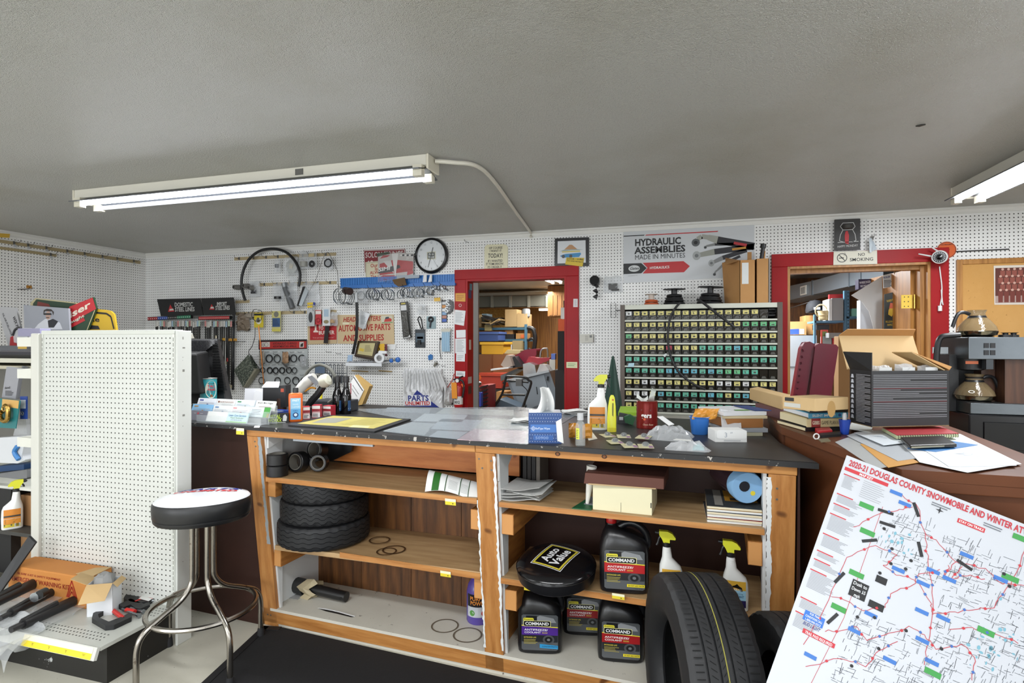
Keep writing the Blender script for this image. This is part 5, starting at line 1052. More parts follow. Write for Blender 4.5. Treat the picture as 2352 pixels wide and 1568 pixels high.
t=plate('long_blister_pack','long dark blister pack hanging askew','carded product',[(926,778),(944,775),(936,692),(918,694)],.012,'#1f1e1a,.3',.05);t.part('label',MB().flat('#c9cacb',FW,pp([(921,713),(934,712),(933,700),(920,701)],.063),.0632).flat('#b9a94a',FW,pp([(921,699),(931,698),(931,695),(921,696)],.063),.0632).flat('#c3c4bf',FW,pp([(928,731),(933,731),(932,722),(927,722)],.063),.0632));t.part('blister',MB().slab('smoke',FW,pp([(928,774),(941,772),(935,716),(922,717)],.07),.062,.075));t.part('shiny_fold',MB().slab('#b8bab8,.2',FW,pp([(927,777),(943,774),(941,768),(938,773),(927,775)],.076),.0755,.077))
card('charger_pack','dark blue charger pack with black plug, lowest of chargers',954,756,977,798,'#20272c,.35',.004,.006,lambda k,f,w,h:k.rect('#4b5c68',f,w*.08,h*.3,w*.92,h*.8).rect('#8a8556',f,w*.2,h*.48,w*.8,h*.6).cb('#0e0e10',f(w*.45,h*.3,.01),(.03,.014,.04)))
card('cable_pack','carded coiled black cable',980,726,1001,755,'#7d9499,.4',.004,.003,lambda k,f,w,h:(k.ring('#121214',f,w*.5,h*.75,.022,.006,.008),k.ring('#121214',f,w*.5,h*.75,.015,.005,.008),k.tube('#3c4248',[f(w*.5,h*.6,.008),f(w*.45,h*.3,.01),f(w*.4,h*.1,.006)],.008,6,2)))
solo('charger_lead','black charger lead bundled above the dark blue pack','cable',MB().tube('#141416',[WP(u,v,.06)for u,v in((968,756),(964,745),(960,733),(964,727),(968,735),(970,748),(972,756))],.006,6,3));hbag('clear blister with white adaptor above the charger lead',957,698,979,722,.03,.05,18,lambda k,a0,b0,a1,b1,c:k.cb('#d3d3cf,.4',((a0+a1)/2-.01,WY-c,(b0+b1)/2+.01),(.045,.02,.03)))
t=plate('emblem_strip','narrow strip of car emblem stickers','sticker',[(1014,741),(1027,740),(1027,689),(1014,690)],.002,'#1b1c1f,.4',.004);k=MB()
for i,cL in enumerate(('#c9cccf','#c98a4a','#d9dadb','#7f9fc2','#b07a6a','#3f5fae')):k.flat(cL,FW,pp([(1015.5,699+8*i),(1025.5,698.7+8*i),(1025.5,692.3+8*i),(1015.5,692.5+8*i)],.007),.0068)
t.part('sticker',k);t=plate('chrome_emblem','black and white double letter car emblem','emblem',[(1023,718),(1030,721),(1037,716),(1041,706),(1040,692),(1032,687),(1026,690),(1024,702)],.01,'#161618,.3',.012);t.part('lettering',MB().ptext('#d5d7d8','S',FW,1026,703,1035,702,12,.03,0,.024).ptext('#d5d7d8','S',FW,1024,718,1033,717,12,.03,0,.024).ptext('#b9bbbd','JET',FW,1035,714,1039,699,4,.01,0,.024))
plate('amber_tag','amber price tag below the tiny hose clamps','price tag',[(997,692),(1011,691),(1011,683),(997,684)],.001,'#d3a93a',.05)
t=Thing('face_mask','pale blue pleated face mask hanging from a hook','face mask',WP(1025,808,.02));a0,b0=FW.px(1015,807,.03);a1,b1=FW.px(1034,760,.03);t.part('fabric',MB().grid('#a6c2d4,.8',lambda s,u:FW(a0+(a1-a0)*s,b1+(b0-b1)*u,.03+.006*math.sin(s*28)+.008*math.sin(3*u)),24,6,False,(0,.002,0)));t.part('ear_loop',MB().tube('#d9dcdd,.6',[WP(1016,760,.03),WP(1020,752,.035),WP(1025,748,.03),WP(1030,752,.035),WP(1033,760,.03)],.0018,5,3));t.part('top_pleats',MB().slab('#c2bfb2,.7',FW,pp([(1014,763),(1034,762),(1036,753),(1013,755)],.03),.028,.034))
solo('dangling_switch_string','short black cord with round knob on pegboard','cord',MB().tube('#151517',[WP(1011,778,.02),WP(1010,800,.02),WP(1013,825,.02)],.003,5,3).lathe('#151517',[(.001,-.012),(.011,-.006),(.011,.006),(.001,.012)],12,Matrix.Translation(WP(1011.5,778,.025))));plate('blue_clip','small blue plastic clip on the pegboard','clip',[(984,827),(993,825),(993,815),(988,813),(983,817)],.012,'#2c6aa8,.4',.004);solo('key_bunch','small bunch of keys hung beside the blue clip','keys',MB().ring('#8c8a84,.3,1',FW,*FW.px(1001,832,.02),.012,.002,.02,14,5).slab('#a39f94,.3,1',FW,pp([(995,841),(999,842),(1001,832),(998,831)],.02),.018,.021).slab('#7d7a72,.3,1',FW,pp([(1001,840),(1007,836),(1005,832),(1001,833)],.02),.022,.025))
SH=[WP(794,833,.16),WP(877,833,.16)];t=Thing('wall_shelf','small white metal shelf under the parts sign','shelf',WP(835,840,.08));x0,x1,z1=SH[0].x,SH[1].x,SH[0].z
t.part('tray',MB().box('#d6d9dc,.4',x0,x1,WY-.16,WY,z1-.004,z1));t.part('front_lip',MB().box('#d9dcdf,.4',x0,x1,WY-.163,WY-.16,z1-.028,z1+.002));t.part('bracket',MB().box('#d6d9dc,.4',x0+.1,x0+.103,WY-.12,WY,z1-.05,z1-.004))
pf=Fr(Vector((0,WY-.12,z1)),(1,0,0),(0,.25,1));q=lambda u,v,c=0:pf.px(u,v,c);t=Thing('award_plaque','dark wooden plaque with gold certificate plate on wall shelf','plaque',FW(*FW.px(842,828,.12),.12));t.part('backing',MB().slab('#2a1a12,.3',pf,[q(815,819),q(860,828),q(872,784),q(823,783)],-.012,.008),bev=.004);m=MB()
m.flat('#b2a878,.4',pf,[q(822,813),q(856,818),q(863,788),q(827,788)],.0086).line('#8d7a3a',pf,[q(820,815),q(858,821),q(867,786),q(825,786),q(820,815)],.002,.0086).lines('#6a6244',pf,q(838,808)[0],q(838,808)[1],q(857,793)[0],q(857,793)[1],8,.003,.0092).flat('#bda33a',pf,[q(825,805),q(836,808),q(838,802),q(828,799)],.0092);t.part('certificate_plate',m)
p=WP(872,829,.15);X=Matrix.Translation(Vector((p.x,p.y,z1+.047)))@Matrix.Rotation(math.pi/2,4,'X')@Matrix.Rotation(.3,4,'Y');t=Thing('white_tape_roll','white tape roll standing on the wall shelf','tape roll',(p.x,p.y,z1));t.part('winding',MB().lathe('#d3d5d6,.5',[(.026,-.02),(.045,-.02),(.046,.02),(.026,.02),(.026,-.02)],26,X,True,False));t.part('loose_end',MB().slab('#d9dbdc,.4',FW,pp([(868,812),(888,812),(887,806),(870,805)],.15),.13,.15))
plate('yellow_plate','yellow numbered plate leaning behind the plaque','plate',[(868,808),(883,808),(883,789),(869,790)],.003,'#d3a62c,.4',.06).part('lettering',MB().ptext('#2a2412','0',FW,873,806,881,806,9,.02,0,.0645));plate('maroon_card','maroon and white card beside the yellow plate','card',[(885,818),(889,818),(889,790),(884,791)],.002,'#5f2230',.05);plate('paper_slip','white paper slip pinned under the parts sign','paper',[(889,803),(908,803),(909,790),(889,791)],.001,'#d9dad8',.01)
for u,v,r,lb in((899,828,6,'small blue plug hung beside wall shelf'),(914,826,7.5,'larger blue ball plug at rod end')):solo('blue_plug',lb,'plug',MB().lathe('#2b66b5,.4',[(.001,-.024*r/7),(.018*r/7,-.017*r/7),(.024*r/7,0),(.018*r/7,.017*r/7),(.001,.024*r/7)],14,Matrix.Translation(WP(u,v,.1))))
solo('grey_connector','grey metal connector sticking out beyond the shelf','connector',MB().cyl('#8f9496,.3,.8',WP(880,829,.1),WP(912,826,.1),.008));k=Thing('shelf_clutter','clutter of small steel fittings lying on wall shelf','fittings',Vector((x0+.1,WY-.1,z1)))
for i in range(7):p=Vector((x0+.04+.035*i,WY-.14+.012*(i%2),z1+.008));k.part('fitting',MB().cyl('#85878a,.35,.8',p-Vector((.02,.005,0)),p+Vector((.02,.01,.004)),.007))
solo('blue_sachet','pale blue sachet standing on shelf end','sachet',MB().slab('#9fb6cf,.5',FW,pp([(797,831),(808,831),(809,815),(799,815)],.14),.13,.14))
t=Thing('wire_rack','wire tool rack with blue label hanging below hooks','wire rack',WP(760,866,.05));k=MB()
for v in(833,857):k.tube('#3f4650,.4,.6',[WP(723,v-1,.05),WP(797,v,.05)],.003,5,1)
for u in(724,797):k.tube('#3f4650,.4,.6',[WP(u,831,.05),WP(u,872,.05)],.003,5,1)
for i in range(5):u=748+9*i;k.tube('#3f4650,.4,.6',[WP(u,866,.06),WP(u,840,.06),WP(u+2,836,.06),WP(u+4,840,.06),WP(u+4,866,.06)],.0028,5,3)
t.part('frame',k);t.part('label_plate',MB().slab('#5d6f86,.5',FW,pp([(724,857),(746,857),(746,833),(724,833)],.055),.052,.056));
for i in range(8):t.part('socket_bit',MB().cyl('#4f5357,.35,.7',WP(728+8*i,862,.07),WP(728+8*i,880,.07),.012,n=10))
for u,lb in((808,'first'),(870,'second')):solo('wood_dowel','thin wooden dowel lying across pegboard hooks, %s'%lb,'dowel',MB().cyl('#a58a55,.6',WP(u,851,.01),WP(u+(37 if u<850 else 30),853,.01),.005,n=8))
R6=random.Random(2)
def cbag(s,u):a0,b0=FW.px(926,940,.05);a1,b1=FW.px(1015,847,.05);return FW(a0+(a1-a0)*(s if u<.85 else s*.94+.03)+.004*math.sin(20*u),b0+(b1-b0)*u,.05+.05*math.sin(math.pi*s)*math.sin(math.pi*min(u*1.1,1))+.012*math.sin(34*s+9*u)*min(1,u*1.5)+.006*R6.uniform(-1,1))
t=Thing('carrier_bags','stack of white plastic carrier bags with blue and red print','carrier bags',WP(970,940,.05));t.part('bags',MB().grid('#d9dadb,.35',cbag,34,16,False,(0,.03,0)));m=MB();fb=Fr((0,WY-.118,0),(1,0,0),(0,0,1));g=lambda u,v:fb.px(u,v)
m.flat('#23307c',fb,[g(924,938),g(1012,938),g(958,896)]).flat('#d9dadc',fb,[g(936,920),g(990,920),g(990,931),g(930,931)],.0008).flat('#d9dadc',fb,[g(934,921),g(990,921),g(985,907),g(940,907)],.0009).ptext('#23307c','PARTS',fb,937,920.5,985,920,12,.03,0,.0014).ptext('#b82c30','UNLIMITED',fb,931,930,988,929.5,8,.03,0,.0014);t.part('bag_print',m)
for i in range(14):u=934+6*i;t.part('bag_fold',MB().slab('#c3c4c4,.35',FW,[FW.px(u,850,.06),FW.px(u+2.2,850,.06),FW.px(u+(u-970)*.25+2,895+R6.uniform(-15,12),.11),FW.px(u+(u-970)*.25,895+R6.uniform(-12,12),.11)],.095,.10+.004*(i%3)))
# doorway papers, extinguisher, signs over the doors
CF=.0225
def note(label,pts,mat='#d8dadb,.6',n=5,c=CF,lines=True,name='paper_notice',cat='notice',lc='#8d9295'):
 t=plate(name,label,cat,pts,.0012,mat,c,'sheet','papers on the red door frame')
 if lines:
  f=Fr((0,WY-c-.0012,0),(1,0,0),(0,0,1));(a0,b0),(a1,b1)=f.px(pts[0][0]+3,pts[0][1]-3),f.px(pts[2][0]-3,pts[2][1]+3)
  t.part('print_line',MB().lines(lc,f,a0,b0,a1,b1,n,.004,.0006),kind='stuff')
 return t
note('tilted white notice, topmost on the red frame',[(1043,744),(1065.5,748),(1069.5,713.5),(1045,711)],n=7);note('blank white note below the tilted notice',[(1048,776),(1069.5,775),(1069.5,757),(1047.5,758)],lines=False)
note('long white printed list on the red frame',[(1045.5,811),(1070,812),(1070,776.5),(1045.5,777.5)],n=9);note('short white list under the long list',[(1047.5,829.5),(1067.5,830),(1068,812),(1048,811)],n=3);note('white sticker low on the red frame',[(1047,864),(1068,865),(1068.5,852.5),(1047,851.5)],n=3)
note('yellow sticker with brown lettering on the frame',[(1046,691.5),(1069,692.5),(1069,673),(1046,673)],'#c9912c,.5',3,name='yellow_sticker',cat='sticker',lc='#8a3a1c');note('green and cream sticker on the far casing',[(1301,844.5),(1326,845),(1326,831),(1301,831)],'#cfd0a8,.5',2,name='green_sticker',cat='sticker',lc='#3f7a3c');note('small white sticker high on the far casing',[(1316.5,705),(1327,705),(1327,686),(1317,686)],'#c9c5c6,.5',4,name='small_sticker',cat='sticker')
mesh_obj('horseshoe_sticker',MB().ring('#d9cfca',Fr((0,WY-CF,0),(1,0,0),(0,0,1)),*FW.px(1057,701,CF),.012,.0022,.001,16,5),door1)
jf=Fr((D1[0]+.0185,WY,0),(0,1,0),(0,0,1))
for lb,a0,z0,w_,h,m in(('dark blue sticker high on the door jamb',.02,FW.px(1080,684)[1],.07,.075,'#2c3f6d'),('teal sticker at the top of the jamb',.05,FW.px(1080,665)[1],.06,.06,'#4f8aa0'),('white strike label on the jamb',.035,FW.px(1078,803)[1],.05,.09,'#b9b6ae'),('grey sticker low on the jamb',.01,FW.px(1078,881)[1],.09,.06,'#b3aeac'),('dark round sticker lowest on the jamb',.015,FW.px(1078,905)[1],.08,.07,'#3a2023')):
 solo('jamb_sticker',lb,'sticker',MB().slab(m+',.4',jf,[(a0-.015,z0),(a0-.015+w_,z0),(a0-.015+w_,z0+h),(a0-.015,z0+h)],.0005,.0015))
p=WP(1053,935,.10);X=Matrix.Translation(p)@Matrix.Diagonal((.9,.9,.9,1));t=Thing('fire_extinguisher','red fire extinguisher with orange tag on the door frame','fire extinguisher',p)
t.part('cylinder',MB().lathe('#a51d20,.25',[(.035,0),(.042,.006),(.043,.02),(.043,.19),(.038,.215),(.022,.235),(.015,.245)],26,X));t.part('label',MB().lathe('#cfcdca,.4',[(.0435,.03),(.0437,.03),(.0437,.11),(.0435,.11)],26,X,True,False));t.part('lettering',MB().text('#1b1b1b','002',lambda a,b_,c=0:X@Vector((.0445*math.sin(a/.0445),-.0445*math.cos(a/.0445),b_)),0,.04,.026,.06,'c',.02).text('#1b1b1b','P.I.',lambda a,b_,c=0:X@Vector((.0445*math.sin(a/.0445),-.0445*math.cos(a/.0445),b_)),-.01,.078,.016,None,'c',.02))
t.part('valve',MB().cyl('#2a2a2b,.4',X@Vector((0,0,.243)),X@Vector((0,0,.275)),.014).tube('#1d1d1e,.4',[X@Vector(q)for q in((.02,0,.275),(-.01,0,.278),(-.05,-.01,.27))],.007,7,3).tube('#1d1d1e,.4',[X@Vector(q)for q in((.01,0,.29),(.05,-.01,.305))],.007,7,1));t.part('gauge',MB().lathe('#d6d6d2,.3',[(.001,-.004),(.017,-.004),(.018,.004),(.001,.005)],16,X@Matrix.Translation((-.004,-.022,.262))@Matrix.Rotation(math.pi/2,4,'X')));t.part('hose',MB().tube('#141416,.5',[X@Vector(q)for q in((.01,-.01,.27),(.045,-.01,.26),(.062,-.01,.21),(.058,-.02,.14),(.05,-.02,.10))],.009,8,4));t.part('inspection_tag',MB().slab('#d98a28,.5',Fr(X@Vector((-.045,-.055,.09)),(1,0,.03),(-.05,0,1)),[(0,0),(.05,0),(.05,.13),(.04,.14),(0,.14)],0,.0015));t.part('bracket',MB().box('#3a3a3c,.5',p.x-.01,p.x+.01,p.y,WY-.022,p.z+.12,p.z+.14))
solo('spray_tag','orange plastic safety pin tag above the extinguisher','tag',MB().slab('#d2571f,.4',FW,pp([(1058,882),(1064,880),(1067,887),(1062,889)],.12),.11,.115));solo('paper_towel','white paper bag hanging beside the extinguisher','paper bag',MB().pillow('#d3d4d4,.6',FW,*FW.px(1018,928,.05),*FW.px(1038,892,.05),.05,.03,5,6,.2,3));solo('red_strap','thin pink and red strap hanging beside the door frame','strap',MB().tube('#b5564e,.6',[WP(u,v,.05)for u,v in((1043,858),(1040,870),(1034,880),(1028,890))],.005,5,3))
sign('cream_joke_sign','cream rounded sign with black lettering above storeroom doorway',[(1112.5,617),(1166,615.5),(1166.5,568),(1163,562),(1156,560.5),(1119,561.5),(1114,565),(1112.8,571)],'#d8d3b4,.4',lambda m,f:[m.ptext('#2b2925',s_,f,u0,v,u1,v-1,h,.015)for s_,u0,u1,v,h in(('OF COURSE',1123,1154,572,5),('I WANT IT',1124.5,1152,579,5),('TODAY!',1121,1155,592,9.5),('IF I WANTED',1120.5,1154.5,602,5.2),("IT TOMORROW,",1116,1157.5,609,5.2),("I'D ORDER IT",1120,1153,615.8,4.6))],.0035,.003)
t=plate('framed_picture','black framed drawing of a blue car and pavilion','picture',[(1273.5,610),(1352,610.5),(1352.5,544.5),(1274.5,547.5)],.018,'#141416,.3',.002,'frame',None,.003);f=Fr((0,WY-.0205,0),(1,0,0),(0,0,1));m=MB();g=lambda*q:pp(q,0,f)
m.flat('#d3d6d9',f,g((1280.5,605),(1345.5,603),(1345,551.5),(1281,554))).flat('#b58a62',f,g((1296,573),(1326,572),(1314,562),(1308,562)),.001).flat('#8fa09a',f,g((1285,577),(1340,573),(1326,572),(1296,573.5)),.0011).flat('#c9b96a',f,g((1291,580),(1333,578),(1332,575),(1291,577)),.0012).flat('#3f86b8',f,g((1286,588),(1294,592),(1330,590),(1335,583),(1333,580),(1300,583),(1292,585)),.0013).disc('#4a4d50',f,*f.px(1294,589),.014,.0015).disc('#4a4d50',f,*f.px(1311,588),.014,.0015);t.part('drawing',m)
sign('lube_card','yellow lock lube card tucked into picture frame',[(1298,607),(1338,612),(1342,592),(1301,591)],'#cdb12e,.5',lambda m,f:m.ptext('#2b2410','LOCK - LUBE',f,1302,595.5,1340,597.5,3.5,.02).ptext('#2b2410','OILS AND PROTECTS',f,1302,599.5,1340,603.5,2.6,.01),.024,.001,'card')
p=WP(1366,645,.05);t=Thing('fly_strip','black spiral fly strip dangling from a pegboard hook','fly strip',p);t.part('canister',MB().lathe('#141416,.35',[(.001,-.02),(.04,-.02),(.042,0),(.04,.02),(.001,.02)],22,Matrix.Translation(p)@Matrix.Rotation(1.3,4,'X')));t.part('hanging_hook',MB().tube('#2f2f2f,.4,.8',[WP(1365,633,.0),WP(1365,632,.05),WP(1366,636,.055)],.003,5,2))
k=MB();pts=[(WP(1369+2*math.sin(i*.9),655+i*2.2,.06),i*.55)for i in range(16)];v=[];
for q,a in pts:d=Vector((math.cos(a),math.sin(a),0))*.02;v+=[q-d,q+d]
k.add(v,[(2*i,2*i+1,2*i+3,2*i+2)for i in range(15)],'#171416,.4',True);t.part('ribbon',k)
hbag('flat clear bag with small dark brackets by the hydraulics sign',1385,633,1431,672,.02,.006,21,lambda k,a0,b0,a1,b1,c:k.cb('#3d3d3c,.4',((a0+a1)/2,WY-.02,(b0+b1)/2-.02),(.07,.015,.05)).cb('#2a2a2a',((a0+a1)/2+.02,WY-.022,b0+.02),(.06,.01,.015)))
t=plate('thermostat','beige wall thermostat with small display','thermostat',[(1332,787),(1362,786),(1362,767),(1332,767.5)],.025,'#c2c0b6,.5',.001,'case',None,.004);t.part('display',MB().flat('#4c4f4a,.3',FW,pp([(1354,775),(1359.5,775),(1359.5,769.5),(1354,769.5)],.026),.0268).lines('#8d8b82',FW,*FW.px(1344,782,.026),*FW.px(1352,770,.026),5,.003,.0268))
def d3(m,f):
 g=lambda*q:pp(q,0,f)
 m.flat('#141416',f,g((1432,543.5),(1479,541),(1481,538.8),(1432,541.3))).flat('#b32024',f,g((1482,541),(1648,532.5),(1650,530),(1484,538.8)))
 m.ptext('#141416','HYDRAULIC',f,1458,564.5,1564,559.5,14.5,.035).ptext('#141416','ASSEMBLIES',f,1458,582.5,1574,577,14,.035).ptext('#1c1c1e','MADE IN MINUTES',f,1458,596.5,1574,591,10.5,0)
 m.flat('#1b1d1e',f,g((1432,629.5),(1473,627.5),(1485.5,615.5),(1473,604),(1432,605.5))).disc('#c3c6c6',f,*f.px(1456.5,616.5),.046,.001,24,.027).ptext('#1b1d1e','Gates',f,1446,619.5,1468,618.5,6,.02,.3,.0014)
 m.flat('#b3292e',f,g((1476,628),(1571,625),(1584.5,611),(1570,599.5),(1476,603.5),(1487,615))).ptext('#dcdcda','HYDRAULICS',f,1492.5,618,1537.5,615.5,5.4,.025,0,.001).ptext('#8d8f8f','WWW.HYDRAULICS.COM',f,1442,634.5,1464,633,1.6,0)
 def hose(p,h,w,m1,m2,el=None,st=None):
  (x0,y0),(x1,y1),(x2,y2)=[f.px(*q)for q in(p[0],p[1],p[2])];L=math.hypot(x2-x1,y2-y1);nx,ny=-(y2-y1)/L*w,(x2-x1)/L*w
  m.flat(m2,f,[(x0+nx*.7,y0+ny*.7),(x0-nx*.7,y0-ny*.7),(x1-nx,y1-ny),(x1+nx,y1+ny)],.0011);m.flat('#1d1d22',f,[(x1+nx*.95,y1+ny*.95),(x1-nx*.95,y1-ny*.95),(x2-nx*.95,y2-ny*.95),(x2+nx*.95,y2+ny*.95)],.0010)
  if el:m.line(m2,f,[(x0,y0)]+[f.px(*q)for q in el],w*1.2,.001);m.disc('#55585a',f,*f.px(*el[-1]),w*1.05,.0012,14).disc('#1b1b1c',f,*f.px(*el[-1]),w*.5,.0014,12)
  else:m.disc('#9c9f9f',f,x0,y0,w*1.3,.0012,14,w*1.5).disc('#6b6e6f',f,x0,y0,w*.6,.0014,12)
  if st:m.flat(st,f,[(x1*.55+x2*.45+nx*.35,y1*.55+y2*.45+ny*.35),(x1*.55+x2*.45-nx*.35,y1*.55+y2*.45-ny*.35),(x1*.2+x2*.8-nx*.35,y1*.2+y2*.8-ny*.35),(x1*.2+x2*.8+nx*.35,y1*.2+y2*.8+ny*.35)],.0014)
 hose(((1626,545),(1648,551),(1732,566)),0,.030,'','#9a9b92',[(1612,543),(1602,549),(1598,557)],'#a8242a');hose(((1622,565),(1642,561),(1690,560)),0,.011,'','#7b7d7c',[(1620,568)]);hose(((1600,587),(1641,578),(1732,566)),0,.024,'','#8d8f85',None,'#b5812a');hose(((1634,604),(1660,592),(1715,574)),0,.018,'','#7e8080',None);hose(((1648,620),(1664,605),(1700,588)),0,.011,'','#8b8d8d',[(1643,624),(1641,630)])
sign('hydraulics_sign','large white hydraulic hose assemblies sign with red arrow',[(1432,650),(1732,634),(1732.5,507.5),(1432,524)],'#c3c6c9,.35',d3,.002,.004)
t=plate('greeting_plaque','dark hanging plaque with white cartoon outline and red tie','plaque',[(1917,575),(1976,573),(1976,502),(1974,501.5),(1917,504)],.012,'#2d2b2a,.5',.026,'board',None,.003);f=Fr((0,WY-.0385,0),(1,0,0),(0,0,1));m=MB();g=lambda*q:pp(q,0,f)
for poly in([(1930,520),(1936,512),(1960,511),(1964,520),(1958,527),(1936,528),(1930,520)],[(1936,528),(1930,540),(1928,553),(1938,556)],[(1958,527),(1964,538),(1966,552),(1956,556)],[(1924,557),(1972,554)]):m.line('#c3c3c1',f,pp(poly,0,f),.004,.001)
m.flat('#b3242a',f,g((1941,558),(1949,561),(1950,540),(1947,530),(1942,531),(1940,541)),.001).ptext('#c9c9c6','HAPPY MONDAY',f,1923,569,1970,565.5,5,.0,.1);t.part('plaque_print',m);solo('rubber_ring','dark rubber ring hung over the greeting plaque','ring',MB().ring('#3a3835,.6',Fr((0,WY-.06,0),(1,0,0),(.25,0,1)),*Fr((0,WY-.06,0),(1,0,0),(.25,0,1)).px(1953,508),.022,.0095,0,22,8,1,.032).lathe('#3a3835,.6',[(.001,-.02),(.03,-.015),(.032,.01),(.001,.02)],16,Matrix.Translation(WP(1947,520,.055))))
sign('no_smoking_sign','white no smoking sign on the red head casing',[(1914,608.5),(2015,606),(2014.5,575),(1915,578)],'#d5d2c2,.5',lambda m,f:(m.disc('#1c1c1c',f,*f.px(1934,592),.034,.0008,28,.034,.029),m.line('#1c1c1c',f,pp([(1926.5,584.5),(1941.5,599.5)],0,f),.005,.001),m.line('#1c1c1c',f,pp([(1927,593),(1938,592)],0,f),.006,.001),m.line('#77746c',f,pp([(1938,587),(1942,583),(1940,580)],0,f),.003,.001),m.ptext('#1c1c1c','NO',f,1970.5,588,1987,587,6.8,.01),m.ptext('#1c1c1c','SMOKING',f,1951.5,600,2006,598,7.2,.01)),.026,.0015)
t=Thing('bottle_opener_keys','bunch of flat metal keys hanging above no smoking sign','keys',WP(2005,580,.04));t.part('key',MB().slab('#6d7274,.4,.9',FW,pp([(1997,580),(2002,580),(2003,548),(1999,546),(1996,550)],.04),.04,.043));t.part('key',MB().slab('#62676a,.4,.9',FW,pp([(2003,577),(2014,572),(2006,553),(2002,552)],.035),.034,.037));k=MB();hookwire(k,2002,547,.06);t.part('hook',k)
p=WP(2160,590,.03);t=Thing('security_camera','white security camera with two antennas on the door casing','security camera',p);d=(CAM+Vector((-.3,0,0))-p).normalized();X=Matrix.Translation(p-d*.0)@d.to_track_quat('Z','Y').to_matrix().to_4x4()
t.part('mount',MB().lathe('#d5d7d7,.35',[(.03,0),(.034,.008),(.02,.02)],20,Matrix.Translation(WP(2150,592,.023))@Matrix.Rotation(math.pi/2,4,'X')));t.part('housing',MB().lathe('#dadcdc,.3',[(.012,0),(.04,.012),(.047,.03),(.047,.085),(.044,.10),(.040,.10)],26,X));t.part('lens_ring',MB().lathe('#161618,.2',[(.040,.1005),(.020,.1012)],26,X,True,True));k=MB()
for i in range(16):a=2*math.pi*i/16;k.cyl('#b8babb,.2',X@Vector((.03*math.cos(a),.03*math.sin(a),.1008)),X@Vector((.03*math.cos(a),.03*math.sin(a),.1025)),.0028,n=6)
t.part('infrared_diode',k,kind='stuff');t.part('lens',MB().lathe('#0a0a0c,.05',[(.019,.1012),(.017,.105),(.001,.109)],18,X))
for a,b_ in(((2148,590),(2110,583)),((2166,584),(2140,568))):t.part('antenna',MB().cyl('#d8dada,.4',WP(*a,.06),WP(*b_,.09),.007,.004))
t.part('lead',MB().tube('#d6d8d8,.4',[WP(u,v,.03)for u,v in((2158,612),(2160,630),(2163,655),(2163,680),(2160,700),(2160,706))],.004,6,4).tube('#d6d8d8,.4',[WP(u,v,.035)for u,v in((2162,665),(2164,690),(2166,700))],.004,6,3));t.part('plug',MB().cyl('#dcdede,.35',WP(2159,702,.035),WP(2159,714,.035),.013))
fst=Fr((0,WY-.003,0),(1,0,0),(0,0,1));a,b_=fst.px(2174,574);solo('orange_sticker','round orange club sticker behind the camera','sticker',MB().disc('#cf5a1c,.4',fst,a,b_,.06,.001,28).disc('#26170f',fst,a,b_,.057,.0014,28,None,.054).text('#26170f','LAKE NEBAGAMON',fst,a,b_+.034,.009,.07,'c',c=.002).flat('#26170f',fst,[(a-.02,b_-.012),(a+.006,b_-.02),(a+.02,b_+.006),(a+.004,b_+.002),(a-.004,b_+.02)],.002));solo('black_rod','thin black rod lying across pegboard above corkboard','rod',MB().cyl('#1c1c1e,.5',WP(2196,577.5,.01),WP(2318,572,.01),.004,n=7))
t=Thing('corkboard','tan corkboard with wooden frame on the back wall','corkboard',WP(2300,760,.0));a0=FW.px(2195,700)[0];b1=FW.px(2195,597)[1];b0=b1-.62;a1=a0+1.0
t.part('cork_panel',MB().box('cork',a0+.03,a1-.03,WY-.012,WY-.001,b0+.03,b1-.03))
for q in((a0,a0+.035,b0,b1),(a1-.035,a1,b0,b1),(a0+.035,a1-.035,b1-.035,b1),(a0+.035,a1-.035,b0,b0+.035)):t.part('frame_strip',MB().box('jamb_oak',q[0],q[1],WY-.022,WY-.001,q[2],q[3]),bev=.003)
t=plate('group_photo','sepia group photograph pinned on the corkboard','photograph',[(2284,699.5),(2410,699),(2410,607),(2282.5,610)],.001,'#d3cbc0,.4',.0135,'paper');f=Fr((0,WY-.0147,0),(1,0,0),(0,0,1));m=MB();(x0,y0),(x1,y1)=f.px(2286,696),f.px(2405,612);m.flat('#5a2a20',f,[(x0,y0+.05),(x1,y0+.05),(x1,y1),(x0,y1)]).flat('#a9938a',f,[(x0,y0),(x1,y0),(x1,y0+.05),(x0,y0+.05)],.0007)
for r in range(4):
 for i in range(10):x=x0+.03+.034*i+.012*(r%2);y=y0+.05+.048*r;m.flat('#6e3128' if r==0 else '#8a4a3e',f,[(x-.013,y-.045 if r==0 else y-.01),(x+.013,y-.045 if r==0 else y-.01),(x+.014,y+.03),(x-.014,y+.03)],.0016-.0002*r).disc('#c79f90',f,x,y+.04,.0085,.0018,8)
t.part('photo_print',m)
